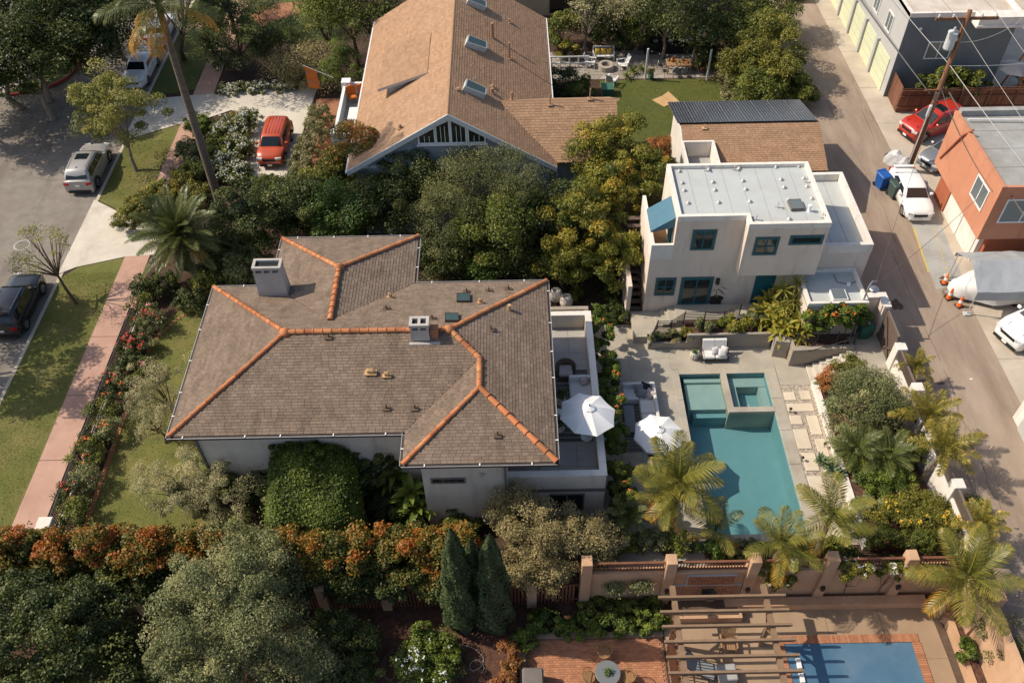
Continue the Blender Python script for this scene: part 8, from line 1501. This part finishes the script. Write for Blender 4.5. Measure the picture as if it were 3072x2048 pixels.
def wirechair(label, x, y, rz):
    t = thing('wire_chair',label,'chair',(x,y,.04),rz,group='wire chairs at the dining table'); MB().lathe((0,0,.42),[(.2,0),(.22,.02),(.2,.04)],12).build('seat','steel',t,local=True); arc = [Vector((.22*math.cos(a_),.2,.45+.42*math.sin(a_))) for a_ in [math.pi*k/10 for k in range(11)]]; MB().tube(arc,.018,6).build('back_hoop','steel',t,local=True); MB().add([(a_.x*.95,.2,a_.z*.98) for a_ in arc],[tuple(range(11))]).build('back_panel','cushion_grey',t,local=True)
    for sx,sy in ((-.16,-.16),(.16,-.16),(-.16,.16),(.16,.16)): MB().tube([(sx,sy,.42),(sx*1.3,sy*1.3,0)],.012,5).build('leg','steel',t,local=True)
for x,y,rz,lab in ((12.6,59.6,math.pi,'grey chair on the near left of the dining table'),(13.3,59.6,math.pi,'grey chair on the near right of the dining table'),(11.6,60.5,1.5,'grey chair at the left end of the dining table'),(14.3,60.6,-1.5,'grey chair at the right end of the dining table')): wirechair(lab,x,y,rz)
bq = thing('barbecue_counter','dark outdoor kitchen counter with shelves behind the dining table','counter',(12.9,63.2,.02)); MB().bev(10.7,15.2,62.9,63.5,.02,.95,.02).build('counter','black_plastic',bq); bx('shelf_wall','gutter',bq,10.7,15.2,63.55,63.7,.02,2.0); bx('shelf','gutter',bq,11.8,14.0,63.3,63.55,1.35,1.4)
gb_ = thing('gas_grill','stainless steel grill on the outdoor kitchen counter','grill',(14.3,63.15,.96)); MB().bev(-.45,.45,-.25,.28,0,.22,.03).build('firebox','steel',gb_,local=True); MB().add([(-.45,-.2,.22),(.45,-.2,.22),(.45,.28,.22),(-.45,.28,.22),(-.45,-.02,.45),(.45,-.02,.45),(.45,.24,.45),(-.45,.24,.45)],[(0,1,5,4),(1,2,6,5),(2,3,7,6),(3,0,4,7),(4,5,6,7)]).build('hood','steel',gb_,local=True); MB().tube([(-.35,-.2,.3),(.35,-.2,.3)],.015,6).build('handle','steel',gb_,local=True)
for i,x in enumerate((11.5,12.1,12.6,13.1,13.5)):
    t = thing('kitchen_bowl',['white bowl at the left end of the kitchen counter','yellow tray on the kitchen counter','large white dish on the kitchen counter','steel basin on the kitchen counter','small white dish next to the grill'][i],'dish',(x,63.1+.1*(i % 2),.96)); MB().lathe((0,0,0),[(.1,0),(.2,.08),(.21,.1),(.12,.05)],14).build('bowl',['ceramic','cushion_yellow','paper','steel','paper'][i],t,local=True)
for x,y,lab in ((10.33,59.35,'left white patio post with string lights'),(14.95,59.07,'right white patio post with string lights')):
    t = thing('patio_post',lab,'post',(x,y,.02),group='patio posts'); MB().box(-.06,.06,-.06,.06,0,2.5).build('post','white_paint',t,local=True)
sg = [Vector((10.33,59.35,2.45)).lerp(Vector((14.95,59.07,2.45)),k/16) for k in range(17)]
for k,p in enumerate(sg): p.z -= .45*4*(k/16)*(1-k/16)
o = thing('string_lights','string of small bulbs hung between the two patio posts','string lights',(12.6,59.2,2)); MB().tube(sg,.008,4).build('cable','wire',o)
for k in range(1,16,2): MB().lathe((sg[k].x,sg[k].y,sg[k].z-.1),[(.0,0),(.035,.03),(.03,.07),(.012,.1)],8).build('bulb','lamp_clear',o)
pz = thing('teal_pot','teal pot with small plant at the left patio post','potted plant',(10.75,59.3,.03)); MB().lathe((0,0,0),[(.15,0),(.22,.25),(.2,.5),(.17,.5)],12).build('pot','ceramic_green',pz,local=True); r = np.random.default_rng(31); leaf_obj('foliage',np.array([10.75,59.3,.7])+r.normal(0,.12,(260,3)),r.normal(0,.5,(260,3))+np.array([0,0,.6]),.14,.06,r.random(260),'lf_mid',pz,r)
cbx = thing('cardboard_sheet','flattened cardboard box lying on the back lawn','cardboard',(11.6,56.5,.03)); A4 = [D(1498,230,.05),D(1528,248,.05),D(1543,241,.05),D(1540,230,.05)]
MB().prism([D(1497,231,0)[:2],D(1525,247,0)[:2],D(1545,238,0)[:2],D(1520,222,0)[:2]],.04,.055).build('flap','cardboard',cbx); MB().prism([D(1521,222,0)[:2],D(1546,238,0)[:2],D(1563,238,0)[:2],D(1535,212,0)[:2]],.045,.075).build('flap','cardboard',cbx); q = D(1555,237,0); MB().cbox((q.x,q.y,.078),(.3,.2,.004),.6).build('label_print','cushion_grey',cbx)
